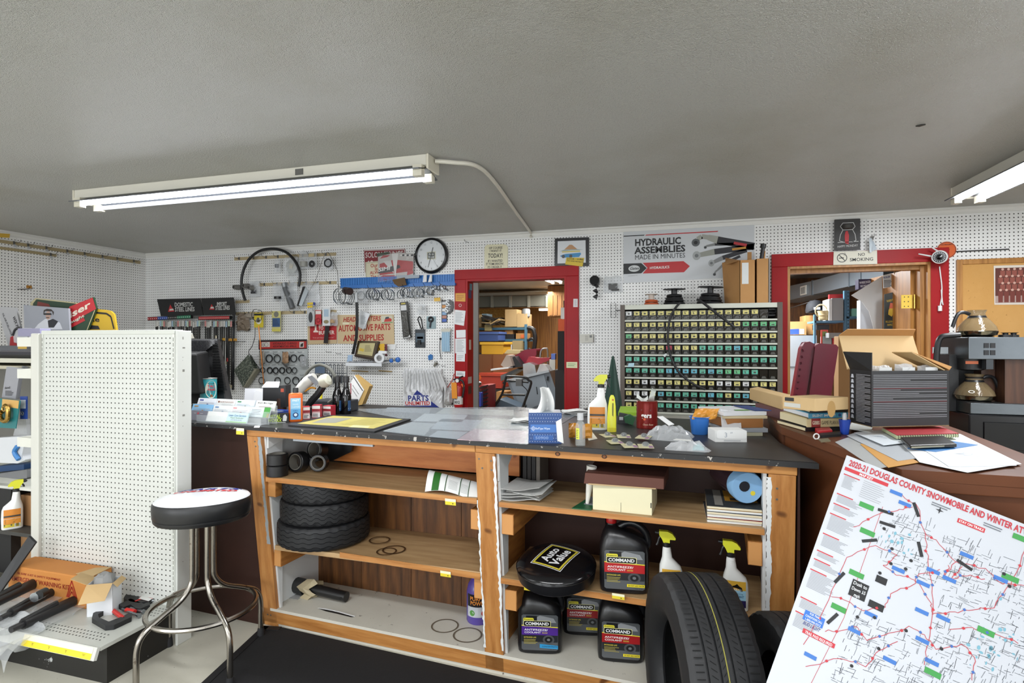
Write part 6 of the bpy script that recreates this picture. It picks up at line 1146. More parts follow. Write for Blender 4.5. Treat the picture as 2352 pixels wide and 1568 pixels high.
# drawer cabinet on the back bench
CYF=4.42;FC=Fr((0,CYF,0),(1,0,0),(0,0,1));P=lambda u,v:FC.px(u,v)
cx0,cx1=P(1425,800)[0],P(1797,800)[0];cz1=P(1610,697)[1];cz0=P(1610,952)[1]
bn=Thing('back_bench','low grey bench under the drawer cabinet by the back wall','bench',(.1,4.55,0));bn.part('bench_top',MB().box('#9c9a90,.5',-.75,.78,4.28,WY-.005,cz0-.03,cz0));bn.part('bench_body',MB().box('#77746c,.6',-.72,.75,4.32,WY-.01,0,cz0-.03))
cab=Thing('drawer_cabinet','wide metal cabinet of small labelled parts drawers','drawer cabinet',((cx0+cx1)/2,4.58,cz0));sw=.034
for x in(cx0,cx1-sw):cab.part('side_panel',MB().box('cab_side',x,x+sw,CYF-.015,WY-.01,cz0,cz1),bev=.002)
cab.part('top_panel',MB().box('cab_paint',cx0+sw,cx1-sw,CYF-.01,WY-.01,cz1-.03,cz1-.002));cab.part('back_panel',MB().box('#23211e,.7',cx0+sw,cx1-sw,WY-.03,WY-.011,cz0,cz1-.03))
NR,NC=9,18;rh=(cz1-.03-cz0-.01)/NR;cw_=(cx1-cx0-2*sw)/NC
for r in range(NR+1):z=cz1-.03-rh*r;cab.part('shelf_strip',MB().box('cab_paint',cx0+sw,cx1-sw,CYF-.012,WY-.03,z-.012,z)if r else MB().box('cab_paint',cx0+sw,cx1-sw,CYF-.012,CYF,z-.006,z))
Y,G,T_,Bl,Wh,Rd='#cfc57a','#5fb37c','#57b096','#5aa9bd','#d5d6d6','#b5374e'
LAB=['W'+'Y'*15+'.x','Y'*14+'GGGG','G'+'Y'*17,'YYYYYRYYYTTTTBTTTT','T'*18,'TTTTTBBBBTBTGGTT--','YYWWYYYYYYYWWYWYYY','YWWYBTTTTTBTYTBTTT','YYYYTTTTTTTTTTTTTT']
CM=dict(Y=Y,G=G,T=T_,B=Bl,W=Wh,R=Rd)
dw,dh=cw_-.004,rh-.02;f0=Fr((0,0,0),(1,0,0),(0,0,1))
body=MB().hexa('smoke',[(-dw/2,.0,0),(dw/2,.0,0),(dw/2,.22,0),(-dw/2,.22,0),(-dw/2,-.008,dh),(dw/2,-.008,dh),(dw/2,.22,dh),(-dw/2,.22,dh)])
pull=MB().slab('#4b4a44,.4',f0,[(-dw*.30,.004),(dw*.30,.004),(dw*.2,dh*.30),(-dw*.2,dh*.30)],.002,.012)
def shared(name,mb):
 me=bpy.data.meshes.new(name);me.from_pydata(mb.v,[],mb.f)
 for m in mb.ms:me.materials.append(M(m))
 me.polygons.foreach_set('material_index',mb.fm);return me
mb_body,mb_pull=shared('drawer',body),shared('pull',pull);mb_lab={}
for kx,cL in CM.items():
 for v in range(3):
  m=MB();fl=Fr((0,-.0078,0),(1,0,0),(0,0,1));w2=dw*.36;z0=dh*.52;z1_=dh*.97
  m.slab(cL+',.5',fl,[(-w2,z0),(w2,z0),(w2,z1_),(-w2,z1_)],.0004,.0012).rect('#18181a',fl,-w2,dh*.40,w2,dh*.51,.0012)
  if v==0:m.disc('#3b3a35',fl,0,(z0+z1_)/2-.003,w2*.5,.0016,10,.006)
  elif v==1:m.flat('#3b3a35',fl,[(-w2*.6,z0+.006),(w2*.5,z0+.004),(w2*.6,z0+.014),(-w2*.4,z0+.012)],.0016)
  else:m.flat('#3b3a35',fl,[(-w2*.4,z0+.005),(w2*.1,z0+.005),(w2*.1,z0+.01),(-w2*.15,z0+.01),(-w2*.15,z0+.022),(-w2*.4,z0+.022)],.0016)
  m.lines('#6b6850',fl,-w2*.8,z1_-.010,w2*.8,z1_-.002,2,.002,.0016);mb_lab[(kx,v)]=shared('label',m)
bl=cab.e.location
for r in range(NR):
 for c in range(NC):
  kx=LAB[r][c]
  if kx=='x':continue
  o=bpy.data.objects.new('drawer',mb_body);COL.objects.link(o);o.parent=cab.e
  o.location=Vector((cx0+sw+cw_*(c+.5),CYF+R2.uniform(-.006,.004),cz1-.03-rh*(r+1)+.001))-bl
  q=bpy.data.objects.new('pull',mb_pull);COL.objects.link(q);q.parent=o
  if kx in CM:q=bpy.data.objects.new('label_card',mb_lab[(kx,(r*5+c//3)%3)]);COL.objects.link(q);q.parent=o
cab.part('spare_hose',MB().tube('#161618,.5',[(cx1-sw-cw_*.9,CYF+.02,cz1-.05),(cx1-sw-.01,CYF+.02,cz1-.05),(cx1-sw-.01,CYF+.03,cz1-.07),(cx1-sw-cw_*.9,CYF+.03,cz1-.07),(cx1-sw-cw_*.9,CYF+.02,cz1-.09),(cx1-sw-.01,CYF+.02,cz1-.09)],.009,7,4))
def spool(u,v,hh,r1,label,m,coil,cr,extra=0,tiltd=0):
 p=FC.px(u,v);p=Vector((p[0],4.56,cz1));sc=.0034;X=Matrix.Translation(p)@Matrix.Rotation(math.radians(tiltd),4,'Y');t=Thing('cable_spool',label,'spool',p,'spools on the drawer cabinet');t.part('core',MB().lathe(m,[(.022,0),(.022,hh)],16,X));t.part('flange',MB().lathe(m,[(r1,hh),(r1,hh+.004),(.01,hh+.006)],26,X));t.part('flange',MB().lathe(m,[(.10,0),(.10,.004),(.02,.004)],26,X))
 for i in range(4 if extra else 2):t.part('wire_coil',MB().ring(coil,Fr(X@Vector((.0,0,.014+.019*i)),X.to_3x3()@Vector((1,0,0)),X.to_3x3()@Vector((0,1,.06*(-1)**i))),0,0,cr*(1-.1*i),.0105,0,26,7))
 return t
spool(1494,697,.085,.05,'small cream spool with orange wire on cabinet','#b9aca0,.5','#b3532c,.5',.045);spool(1548,697,.12,.085,'black spool of thin hose in the cabinet top middle','#202123,.5','#161719,.5',.07,1);spool(1632,694,.13,.092,'larger black spool with thick coiled hose beside cartons','#202123,.5','#161719,.5',.085,1,3)
def flapbox(u0,u1,vt,vb,label,y0,dp,m='cardboard',sd=0):
 a0,b0=Fr((0,y0,0),(1,0,0),(0,0,1)).px(u0,vb);a1,b1=Fr((0,y0,0),(1,0,0),(0,0,1)).px(u1,vt);b0=cz1;t=Thing('carton',label,'cardboard box',((a0+a1)/2,y0+dp/2,b0),'cartons on the drawer cabinet')
 w=MB()
 for q in((a0,a1,y0,y0+.004),(a0,a1,y0+dp-.004,y0+dp),(a0,a0+.004,y0,y0+dp),(a1-.004,a1,y0,y0+dp)):w.box(m,*q,b0,b1)
 t.part('carton_body',w);return t,a0,a1,b0,b1
t,a0,a1,b0,b1=flapbox(1699,1735,596,691,'tall open carton with white shipping label on the cabinet',4.46,.24);t.part('flap',MB().hexa('cardboard',[(a0-.10,4.44,b1-.03),(a0-.096,4.44,b1-.03),(a0+.004,4.46,b1),(a0,4.46,b1),(a0-.085,4.66,b1+.05),(a0-.08,4.66,b1+.05),(a0+.004,4.70,b1),(a0,4.70,b1)]));t.part('carton_side',MB().hexa('cardboard',[(a0-.09,4.64,cz1),(a0,4.461,cz1),(a0+.002,4.463,cz1),(a0-.088,4.642,cz1),(a0-.11,4.64,b1+.01),(a0,4.461,b1-.0),(a0+.002,4.463,b1),(a0-.108,4.642,b1+.01)]));t.part('shipping_label',MB().box('#cfd2d0,.5',a0+.015,a0+.06,4.458,4.4598,b0+.14,b1-.02));t.part('flap',MB().box('cardboard',a1-.03,a1,4.69,4.694,b1,b1+.09))
t,a0,a1,b0,b1=flapbox(1737,1766,593,690,'narrow open carton with black tube sticking out',4.47,.22);t.part('flap',MB().hexa('cardboard',[(a1-.06,4.68,b1),(a1,4.68,b1),(a1,4.684,b1),(a1-.06,4.684,b1),(a1-.03,4.68,b1+.04),(a1+.005,4.68,b1+.09),(a1+.005,4.684,b1+.09),(a1-.03,4.684,b1+.04)]));solo('black_tube','black tube end sticking out of the narrow carton','tube',MB().cyl('#131315,.4',(a0+.03,4.56,b1-.1),(a0+.06,4.56,b1+.11),.014).cyl('#131315,.4',(a0+.056,4.56,b1+.09),(a0+.06,4.56,b1+.12),.02))
solo('loose_hose','black hose end trailing in a curve down the drawers','hose',MB().tube('#141416,.5',[FC(*FC.px(u,v,.035),.035)for u,v in((1562,694),(1546,715),(1537,740),(1534,780),(1541,820),(1560,855),(1590,880),(1620,894))],.0085,8,5));solo('loose_hose','short straight black hose end lying over upper drawers','hose',MB().tube('#141416,.5',[FC(*FC.px(u,v,.05),.05)for u,v in((1600,687),(1612,693),(1640,715),(1688,752))],.0095,8,3))
solo('torn_tape','white torn tape hanging on the cabinet strip','tape',MB().slab('#ccd2d0,.5',FC,[P(1522,815),P(1527,820),P(1533,813),P(1530,811)],.02,.022));plate('blue_note','pale blue sticky note on the cabinet strip','note',[(1441,843),(1456,842),(1457,833),(1444,834)],.001,'#a3c3cf',.015,fr=FC)
pu=aty(1408,817,3.95);zb=.55;t=Thing('folded_umbrella','folded dark green parasol standing behind the counter','umbrella',(pu.x,3.95,0));t.part('canopy',MB().lathe('#12362a,.6',[(.004,pu.z),(.012,pu.z-.03),(.05,pu.z-.30),(.072,zb)][::-1],16,Matrix.Translation((pu.x,3.95,0)),False,True,lambda q,a:(q[0]*(1+.16*math.cos(8*a)),q[1]*(1+.16*math.cos(8*a)),q[2])));t.part('pole',MB().cyl('#3a3a3a,.4',(pu.x,3.95,0),(pu.x,3.95,zb+.1),.015))
# things on the black countertop
def at_y(u,y,z):q=aty(u,784,y);return Vector((q.x,y,z))
def FV(u,v,z=TOPZ,ang=None):
 p=atz(u,v,z);a=facing(u)if ang is None else ang
 return Fr(p,(math.cos(a),math.sin(a),0),(0,0,1))
def hx(u0,v0,y0):q=aty(u0,v0,y0);return q
mo=Thing('crt_monitor','black ribbed back of a bulky monitor beside the white upright','monitor',at_y(480,2.85,TOPZ))
b=[hx(395,903,2.72),hx(521,908,2.74),hx(536,902,3.0),hx(395,898,3.0)];tp=[hx(395,779,2.86),hx(499,779,2.86),hx(505,778,2.98),hx(395,777,2.98)]
for q in b:q.z=TOPZ+.03
mo.part('casing',MB().hexa('#08080a,.55',b+tp),bev=.006);mo.part('tube_neck',MB().hexa('#060607,.6',[hx(395,905,2.60),hx(462,905,2.60),hx(490,900,2.76),hx(395,900,2.76),hx(395,812,2.62),hx(452,812,2.62),hx(478,806,2.8),hx(395,806,2.8)]),bev=.01)
k=MB()
for i in range(22):u=432+3*i;k.hexa('#17171b,.4',[hx(u,806-(max(0,u-470))*.75,2.815),hx(u+1.4,806-(max(0,u-470))*.75,2.815),hx(u+1.4,806-(max(0,u-470))*.75,2.83),hx(u,806-(max(0,u-470))*.75,2.83),hx(u,781,2.845),hx(u+1.4,781,2.845),hx(u+1.4,781,2.86),hx(u,781,2.86)])
for i in range(30):v=790+3.6*i;k.hexa('#0f0f11,.5',[hx(496-(i*.2 if i<6 else 0)-8,v+1.4,2.80-.0018*i),hx(501+i*.72,v+1.4,2.83-.0022*i),hx(501+i*.72,v+1.4,2.86),hx(488,v+1.4,2.86),hx(488,v,2.80-.0018*i),hx(501+i*.7,v,2.83-.0022*i),hx(501+i*.7,v,2.86),hx(488,v,2.86)])
mo.part('vent_rib',k,kind='stuff');mo.part('stand',MB().box('#101012,.5',b[0].x+.02,b[1].x-.02,2.76,2.98,TOPZ,TOPZ+.03));solo('long_keyboard_box','white box end beside the monitor top','box',MB().hexa('#c9c5b9,.6',[hx(430,777,2.72),hx(446,777,2.72),hx(446,776,2.8),hx(430,776,2.8),hx(430,768,2.72),hx(442,766,2.72),hx(442,765,2.8),hx(430,767,2.8)]))
def tin(u,y,z,rp,hp,mat,label,name='tin_can',lid='#b9bab6,.3,.8',draw=None):
 p=at_y(u,y,z);s=pxm(p);r,h=rp*s,hp*s;X=rotz(facing(u),p);t=Thing(name,label,'tin',p,'tins on the counter');t.part('body',MB().lathe(mat,[(r,.002),(r,h-.003)],28,X));t.part('rim',MB().lathe(lid,[(r+.001,0),(r+.002,.003),(r,.004)],28,X,True,False).lathe(lid,[(r*.99,h-.006),(r+.002,h-.003),(r+.001,h),(r*.92,h-.003),(r*.01,h-.003)],28,X,True,False))
 if draw:g=cyl_(r+.0006,X);m=MB();draw(m,g,r,h);t.part('label',m)
 return p.z+h
zt=tin(474,2.70,TOPZ,27,26,'#2f5a33,.4','wide green and cream tin under the teal can',draw=lambda m,g,r,h:(wrap(m,'#c9c9b9',g,-r,h*.7,r,h*.95),m.line('#b9c9a9',g,[(-r*.6,h*.1),(-r*.3,h*.5),(0,h*.62)],.003)))
tin(479,2.70,zt,17.5,56,'#2d8f97,.35','teal can with cream oval label standing on green tin',draw=lambda m,g,r,h:(m.disc('#cfccbd',g,r*.35,h*.55,r*.75,.0006,20,h*.36),m.text('#2a2a2a','Snow',g,r*.3,h*.77,.007,.04,'c',.01),m.text('#b3303a','TAC',g,r*.3,h*.63,.014,.038,'c',.03,.1),m.text('#b3303a','FREE',g,r*.35,h*.5,.012,.042,'c',.03,.1),m.lines('#55585a',g,r*-.1,h*.38,r*.7,h*.47,3,.002),m.rect('#8a5a3a',g,r*.2,h*.24,r*.5,h*.34),m.rect('#cfe0e0',g,-r*.4,h*.08,r*.5,h*.12)))
tin(531,2.72,TOPZ,25,27,'#c6c3b9,.4','white tin with orange sweep behind the card rack',draw=lambda m,g,r,h:(m.flat('#c98438',g,[(-.2*r,.02),(r*.9,h*.5),(r*.9,h*.7),(-.1*r,.03)]),m.text('#1b1b1b','CompO',g,-.2*r,h*.5,.014,.055,'c',.03)));tin(418,2.62,TOPZ,30,26,'#26352a,.4','dark green tin partly behind the white upright',draw=lambda m,g,r,h:m.rect('#c9c9c0',g,r*.1,h*.15,r*.9,h*.45))
hr=Thing('card_rack','clear acrylic rack of business cards on the counter end','card rack',atz(530,968,TOPZ));rows_=[]
pf_=atz(520,973,TOPZ);dF=(pf_-CO).dot(CE2)
for i in range(3):
 d=dF+.045*i;z=TOPZ+.008+.028*i;s0=(atz(431+5*i,972,TOPZ)-CO).dot(CE1);rows_.append((d,z));hr.part('tier',MB().box('acrylic',s0,s0+.43,d-.004,d-.001,TOPZ,z+.03,CX).box('acrylic',s0,s0+.43,d-.004,d+.042,z-.004,z-.001,CX))
cards=[(2,446,490,'#d3d4da','#41458f','white card with small dark emblem'),(2,490,534,'#d8d8d6','#7b4a38','white card with brown printed name'),(2,534,579,'#cfdbe4','#4c7f56','pale blue card with green leaf'),(2,582,627,'#dcdcd8','#222222','white card with arched black lettering'),(1,437,484,'#7fb2d8','#b08a5c','blue landscape card'),(1,486,529,'#d4d6d8','#5d7fa6','white card with round blue emblem'),(1,528,572,'#dcd9da','#c98a8c','white card with pink corner'),(1,572,619,'#c5cdd1','#3f8f3a','grey card with green block'),(0,432,478,'#6d6d78','#a83a48','dark grey card with red dot'),(0,476,524,'#d9dad8','#d9dad8','blank white card'),(0,523,571,'#bcd6d8','#2c4f8c','teal lawn care card')]
for r,u0,u1,m1,m2,lb in cards:
 d,z=rows_[r];f=Fr(C(0,d+.004,z),CE1,Vector((CE2.x*.35,CE2.y*.35,1)));a0,_=f.px(u0,950);a1,_=f.px(u1,950);h=.052;t=Thing('business_card',lb+' stack in the card rack','business card',f((a0+a1)/2,0,0),'business cards in the rack')
 t.part('card_stack',MB().slab(m1+',.5',f,[(a0+.001,0),(a1-.001,0),(a1-.001,h),(a0+.001,h)],-.008,0));w=a1-a0;m=MB()
 if 'lawn' in lb:m.text(m2,'Lawn Care Services',f,(a0+a1)/2,h*.62,.010,w*.85,'c',.01,.2).text('#3b7a4a','Floyd Rylander',f,(a0+a1)/2,h*.4,.008,w*.65,'c',.01,.2).text(m2,'715-816-8182',f,(a0+a1)/2,h*.2,.006,w*.55,'c',0).rect('#8fbf7a',f,a0,0,a1,h*.12)
 elif 'arched' in lb:m.text(m2,"Brad's Mini Digger",f,(a0+a1)/2,h*.7,.008,w*.8,'c',.01).text(m2,'20 Professional Solutions',f,(a0+a1)/2,h*.2,.005,w*.8,'c').rect('#8a5a3c',f,a0+w*.2,h*.35,a0+w*.8,h*.4)
 elif 'brown' in lb:m.text(m2,'NORTHWOODS',f,a0+w*.2,h*.6,.008,w*.7,'l',.01).rect(m2,f,a0+w*.08,h*.6,a0+w*.17,h*.78).lines('#9a9a98',f,a0+w*.3,h*.2,a1-w*.05,h*.5,3,.002)
 elif 'red dot' in lb:m.disc(m2,f,(a0+a1)/2,h*.72,.006).rect('#b3a9ae',f,a0+w*.3,h*.7,a0+w*.4,h*.74).rect('#b3a9ae',f,a0+w*.6,h*.7,a0+w*.75,h*.74)
 elif 'green block' in lb:m.rect(m2,f,a1-w*.3,0,a1,h).rect('#c9a93c',f,a1-w*.12,0,a1,h*.4).lines('#6f7a80',f,a0+w*.1,h*.2,a0+w*.6,h*.8,4,.002)
 elif 'blank' not in lb:m.rect(m2,f,a0+w*.1,h*.72,a0+w*.3,h*.85).lines('#8a8f95',f,a0+w*.1,h*.15,a1-w*.1,h*.6,4,.002).disc(m2,f,a0+w*.55,h*.3,.007)
 if m.v:t.part('card_print',m)
f=FV(596,935);g=lambda u,v,c=0:f.px(u,v,c);t=Thing('leaflet_holder','white cardboard leaflet holder behind the card rack','holder',f(0,0,-.03));z0=f.px(596,940)[1];t.part('back_board',MB().slab('#d9dade,.5',f,[g(560,940),g(635,940),g(632,893),g(562,893)],-.045,-.042));t.part('side_board',MB().slab('#c3c5ca,.5',f,[g(627,942),g(635,942),g(632,893),g(631,893)],-.042,-.01));t.part('leaflet',MB().slab('#e0e1e3,.5',f,[g(579,938),g(606,938),g(604,903),g(592,897),g(584,902)],-.038,-.034))
p=at_y(628,2.78,TOPZ);f=Fr(p,(math.cos(YAW),math.sin(YAW),0),(0,0,1));g=lambda u,v,c=0:f.px(u,v,c);t=Thing('black_caddy','black desk caddy with white card on top','caddy',p);t.part('caddy_body',MB().slab('#17171a,.4',f,[g(603,935),g(655,935),g(656,885),g(604,890)],-.08,0));t.part('white_card',MB().hexa('#d6d8da,.5',[f(*g(601,890,.02),.02),f(*g(640,890,.02),.02),f(*g(643,877,-.08),-.08),f(*g(612,877,-.08),-.08)]+[f(*g(601,889,.02),.02),f(*g(640,889,.02),.02),f(*g(643,876,-.08),-.08),f(*g(612,876,-.08),-.08)]));t.part('orange_badge',MB().slab('#b3482c,.4',f,[g(645,900),g(652,900),g(652,892),g(645,892)],0,.002))
p=atz(645,950,TOPZ);s=pxm(p);X=Matrix.Translation(p);t=Thing('pen_cup','brown cup with scissors beside the leaflet holder','pen cup',p);t.part('cup',MB().lathe('#3a2014,.35',[(12*s,0),(13*s,.003),(13*s,36*s),(12*s,36*s),(12*s,.006)],20,X));
for a,b_ in((632,640),(652,648)):t.part('scissor_blade',MB().cyl('#c9b9a0,.3',p+Vector((-.01*(640-a)/8,0,33*s)),p+RGT*((a-645)*s)+Vector((0,0,46*s)),.0028).lathe('#d6d6d6',[(.001,-.006),(.006,0),(.001,.006)],10,Matrix.Translation(p+RGT*((a-645)*s)+Vector((0,0,47*s)))))
solo('blue_box','low dark blue box behind the black card box','box',MB().slab('#1c3a8a,.5',FV(650,955),[(-.035,0),(.03,0),(.03,.03),(-.03,.035)],-.04,-.005),bev=.003)
f=FV(637,971);g=lambda u,v,c=0:f.px(u,v,c);t=Thing('black_card_box','small black box with lime green lettering','box',f(0,0,-.02));t.part('carton',MB().slab('#0e0e10,.35',f,[(-.052,0),(.054,0),(.054,.048),(-.05,.05)],-.03,0),bev=.002);t.part('lettering',MB().text('#b9d235','METAL',f,-.045,.026,.017,.06,'l',.03,.15).text('#b9d235','WORKX',f,-.046,.006,.017,.065,'l',.03,.15).flat('#c9cbc9',f,[(.026,.008),(.044,.008),(.047,.03),(.038,.044),(.028,.036)]).rect('#b9bcbb',f,-.045,-.0,.04,.003))
p=atz(679,967,TOPZ);X=rotz(facing(679),p);s=pxm(p)*1.0;t=Thing('hand_cleaner','orange hand cleaner bottle with blue label','bottle',p);t.part('bottle',MB().loft('#d0601f,.3',[(0,0,0,.032,.018,4),(.004,0,0,.035,.021,4),(.135,0,0,.036,.021,4),(.147,0,0,.034,.019,3.5),(.152,0,0,.02,.014,3)],24,X));t.part('cap',MB().lathe('#17171a,.4',[(.014,.15),(.014,.175),(.012,.178)],18,X));f=Fr(X@Vector((0,-.0222,0)),X.to_3x3()@Vector((1,0,0)),(0,0,1));t.part('label',MB().rect('#5a9fd0',f,-.025,.012,.025,.068).rect('#8fc0de',f,-.025,.068,.025,.125).text('#e6eef2','FAST',f,0,.108,.010,.034,'c',.03,.15,.0012).text('#d9e6ee','HAND',f,0,.088,.008,.03,'c',0,0,.0012).text('#d9e6ee','CLEANER',f,0,.075,.008,.04,'c',0,0,.0012).text('#223f7a','PUMICE',f,0,.055,.005,.025,'c',.01,0,.0012).disc('#173a70',f,0,.036,.014,.001,20).disc('#c9dbe8',f,0,.037,.008,.0014))
for(u,v,w,h,an,lb)in((704,963,.036,.07,.1,'red and white spark plug box nearest the orange bottle'),(726,960,.045,.072,-.25,'red and white spark plug box standing in the middle'),(751,956,.05,.06,-.55,'red and white spark plug box beside black bottles')):
 f=FV(u,v,TOPZ,facing(u)+an);t=Thing('spark_plug_box',lb,'box',f(0,0,-w/2),'spark plug boxes');t.part('carton',MB().slab('#a82a38,.4',f,[(-w/2,0),(w/2,0),(w/2,h),(-w/2,h)],-w,0),bev=.001);m=MB().rect('#d9d6d4',f,-w*.47,h*.06,w*.47,h*.5).rect('#e0dedc',f,-w*.47,h*.72,w*.47,h*.95)
 for i in range(6):m.flat('#a82a38',f,[(-w*.47+w*.16*i,h*.42),(-w*.40+w*.16*i,h*.5),(-w*.33+w*.16*i,h*.42)],.001)
 m.text('#7a1c26','NOREX',f,0,h*.54,h*.12,w*.8,'c',.03,0,.001).lines('#3b3b3b',f,-w*.4,h*.1,w*.4,h*.36,3,.003,.001);t.part('box_print',m)
y=2.85;Q=lambda u,v,yy=y:aty(u,v,yy);t=Thing('barcode_scanner','white handheld barcode scanner with black stand and cord','scanner',at_y(720,y,TOPZ));t.part('handle',MB().tube('#c9c7c0,.35',[Q(683,903),Q(697,886),Q(712,872),Q(722,868)],[.03,.032,.034,.03],10,5));t.part('grey_inlay',MB().hexa('#6d6f73,.4',[Q(706,865,y-.035),Q(716,862,y-.035),Q(733,878,y-.035),Q(725,886,y-.035),Q(706,864,y),Q(716,861,y),Q(733,877,y),Q(725,885,y)]));t.part('head',MB().lathe('#b9b7a8,.35',[(.012,-.03),(.034,-.022),(.04,0),(.036,.026),(.02,.034)],18,Matrix.Translation(Q(745,875))@Matrix.Rotation(1.1,4,'Y')));t.part('orange_trim',MB().tube('#c98a2c,.4',[Q(700,898),Q(715,890),Q(725,892)],.006,6,3));t.part('stand_arm',MB().tube('#161618,.4',[Q(742,888),Q(730,905),Q(716,920),Q(706,936)],.020,9,4));b0=at_y(725,y,TOPZ);t.part('stand_base',MB().box('#1a1a1d,.45',b0.x-.08,b0.x+.1,y-.05,y+.07,TOPZ,TOPZ+.05),bev=.006);t.part('cord',MB().tube('#55554f,.5',[Q(u,v,y+.08)for u,v in((703,905),(699,880),(703,860),(715,845),(735,837),(757,846),(770,866),(775,890),(770,912),(755,925))],.010,8,4))
solo('grey_device','low dark grey device between scanner and black bottles','device',MB().box('#303236,.5',at_y(770,3.0,0).x-.13,at_y(770,3.0,0).x+.1,2.95,3.1,TOPZ,TOPZ+.07),bev=.006);f=FV(737,928);solo('highlighter_pen','yellow highlighter standing behind the spark plug boxes','pen',MB().cyl('#d3c52c,.4',f(0,0,-.05),f(.003,.075,-.05),.009).cyl('#b9ab24,.4',f(.003,.075,-.05),f(.003,.088,-.05),.006));solo('paper_label','small clear packet with red edge behind spark plugs','packet',MB().slab('#b9bec2,.4',f,[(-.04,0),(.0,0),(.0,.05),(-.02,.055),(-.045,.03)],-.075,-.07))
for u,lb in((775,'black glossy additive bottle beside spark plug boxes'),(795,'black glossy additive bottle beside the leaning carton')):
 p=atz(u,950,TOPZ);s=pxm(p);X=rotz(facing(u),p);t=Thing('additive_bottle',lb,'bottle',p,'black additive bottles');t.part('bottle',MB().lathe('#0a0a0c,.08',[(10.5*s,0),(11.5*s,2*s),(11.5*s,40*s),(10.5*s,45*s),(7*s,55*s),(5.6*s,63*s),(5.2*s,73*s)],26,X));t.part('cap',MB().lathe('#141416,.4',[(6.6*s,72*s),(6.8*s,84*s),(6*s,86*s)],20,X));g_=cyl_(11.6*s,X);m=MB();wrap(m,'#23456e,.3',g_,.010,.02,.03,.08);m.rect('#c9d3da',g_,.012,.03,.026,.036,.001);t.part('label',m)
p=atz(822,932,TOPZ);f=Fr(p,(math.cos(.1),math.sin(.1),0),(0,0,1));t=Thing('leaning_carton','white and tan carton leaning on one corner behind bottles','carton',p);q=[f.px(u,v)for u,v in((805,925),(818,932),(836,895),(814,862),(805,880))];t.part('front',MB().slab('#c9c8c6,.5',f,q,-.003,0));t.part('carton_side',MB().slab('#a98a52,.6',f,[f.px(u,v)for u,v in((818,932),(831,929),(848,887),(814,861),(836,895))],-.06,-.004));t.part('print_line',MB().line('#3a3a3a',f,[f.px(*z_)for z_ in((833,897),(812,865))],.006).line('#5a5a5a',f,[f.px(*z_)for z_ in((824,905),(810,884))],.003).line('#5a5a5a',f,[f.px(*z_)for z_ in((820,910),(808,892))],.003).line('#8a2a38',f,[f.px(*z_)for z_ in((806,905),(806,880))],.006),kind='stuff')
FTOP=Fr((0,0,TOPZ),(1,0,0),(0,1,0));tp_=lambda*q:[FTOP.px(*z_)for z_ in q]
t=Thing('counter_mat','black framed counter mat with yellow printed certificate','counter mat',FTOP(*tp_((800,975))[0]));t.part('frame',MB().slab('#17181b,.5',FTOP,tp_((662,979),(756,955.5),(944,965),(860,994)),.0005,.008));m=MB().slab('#a79c55,.45',FTOP,tp_((683,976),(766,958),(925,966),(858,988)),.008,.0088).flat('#7f7f74',FTOP,tp_((716,975),(750,963),(810,964),(770,975)),.0092).flat('#b9b583',FTOP,tp_((800,985),(812,980),(850,982),(845,987)),.0092);f2=lambda a,b_,c=0:FTOP(a,b_,c)
(ax,ay),(bx,by)=tp_((780,979),(915,967));m.lines('#7d7540',FTOP,ax,ay,bx,by,7,.005,.0094);t.part('certificate',m)
t=Thing('counter_sheet','clear plastic sheet over printed papers on the countertop','plastic sheet',FTOP(*tp_((1050,975))[0]));t.part('clear_sheet',MB().slab('sheet_clear',FTOP,tp_((805,940),(1190,935),(1330,950),(1210,1022),(985,1004),(880,992),(950,968)),.0022,.0034))
for m1,q in(('#a9b2b8',((985,985),(1015,962),(1110,966),(1085,990))),('#c9aab0',((1050,1010),(1088,985),(1214,990),(1203,1019))),('#9ea3a2',((880,990),(945,970),(1000,973),(975,1000))),('#b3b9ba',((950,967),(975,950),(1075,953),(1060,970))),('#a3a89f',((1090,985),(1110,960),(1215,964),(1210,985))),('#b0b3ac',((1000,950),(1020,938),(1180,942),(1180,955))),('#7d8488',((880,945),(890,936),(990,938),(985,950))),('#a5aeb4',((985,1003),(1005,990),(1075,992),(1050,1009)))):
 q_=tp_(*q);pm=MB().slab(m1+',.5',FTOP,q_,.0005,.0018);t.part('printed_paper',pm)
k=MB();(ax,ay),(bx,by)=tp_((1000,984),(1090,966));k.lines('#7c868c',FTOP,ax,ay,bx,by,5,.006,.0023);(ax,ay),(bx,by)=tp_((1085,1008),(1180,992));k.lines('#b58a93',FTOP,ax,ay,bx,by,5,.005,.0023);t.part('print_line',k,kind='stuff')
solo('small_note','tiny white paper scrap near the counter edge','paper',MB().slab('#d6d7d5',FTOP,tp_((583,982),(596,982),(597,978),(585,978)),.0005,.0012))
f=FV(1252,1018,TOPZ,facing(1252)+.03);g=lambda u,v,c=0:f.px(u,v,c);w=g(1290,1018)[0];w0=g(1214,1016)[0];h=g(1252,948)[1];t=Thing('tissue_box','blue polka dot tissue box with tissue sticking out','tissue box',f(0,0,-.06));t.part('carton',MB().slab('#26477f,.35',f,[(w0,0),(w,0),(w,h),(w0,h)],-.115,0),bev=.002);k=MB()
for j in range(9):
 for i in range(13):k.disc('#c3cddb',f,w0+.006+(w-w0-.012)*i/12+(.004 if j%2 else 0),.008+(h-.016)*j/8,.0014,.0008,6)
t.part('dot_print',k,kind='stuff');m=MB().rect('#3f6db0',f,w0+.008,h*.36,w-.02,h*.62,.001).text('#cfd9e6','SofType Wipes',f,w0+.03,h*.46,.008,.06,'l',.01,0,.0014).rect('#2f5a9c',f,w0+.02,h*.1,w-.035,h*.27,.001).text('#8fa6cc','50900',f,w0+.028,h*.14,.011,.055,'l',.0,0,.0014)
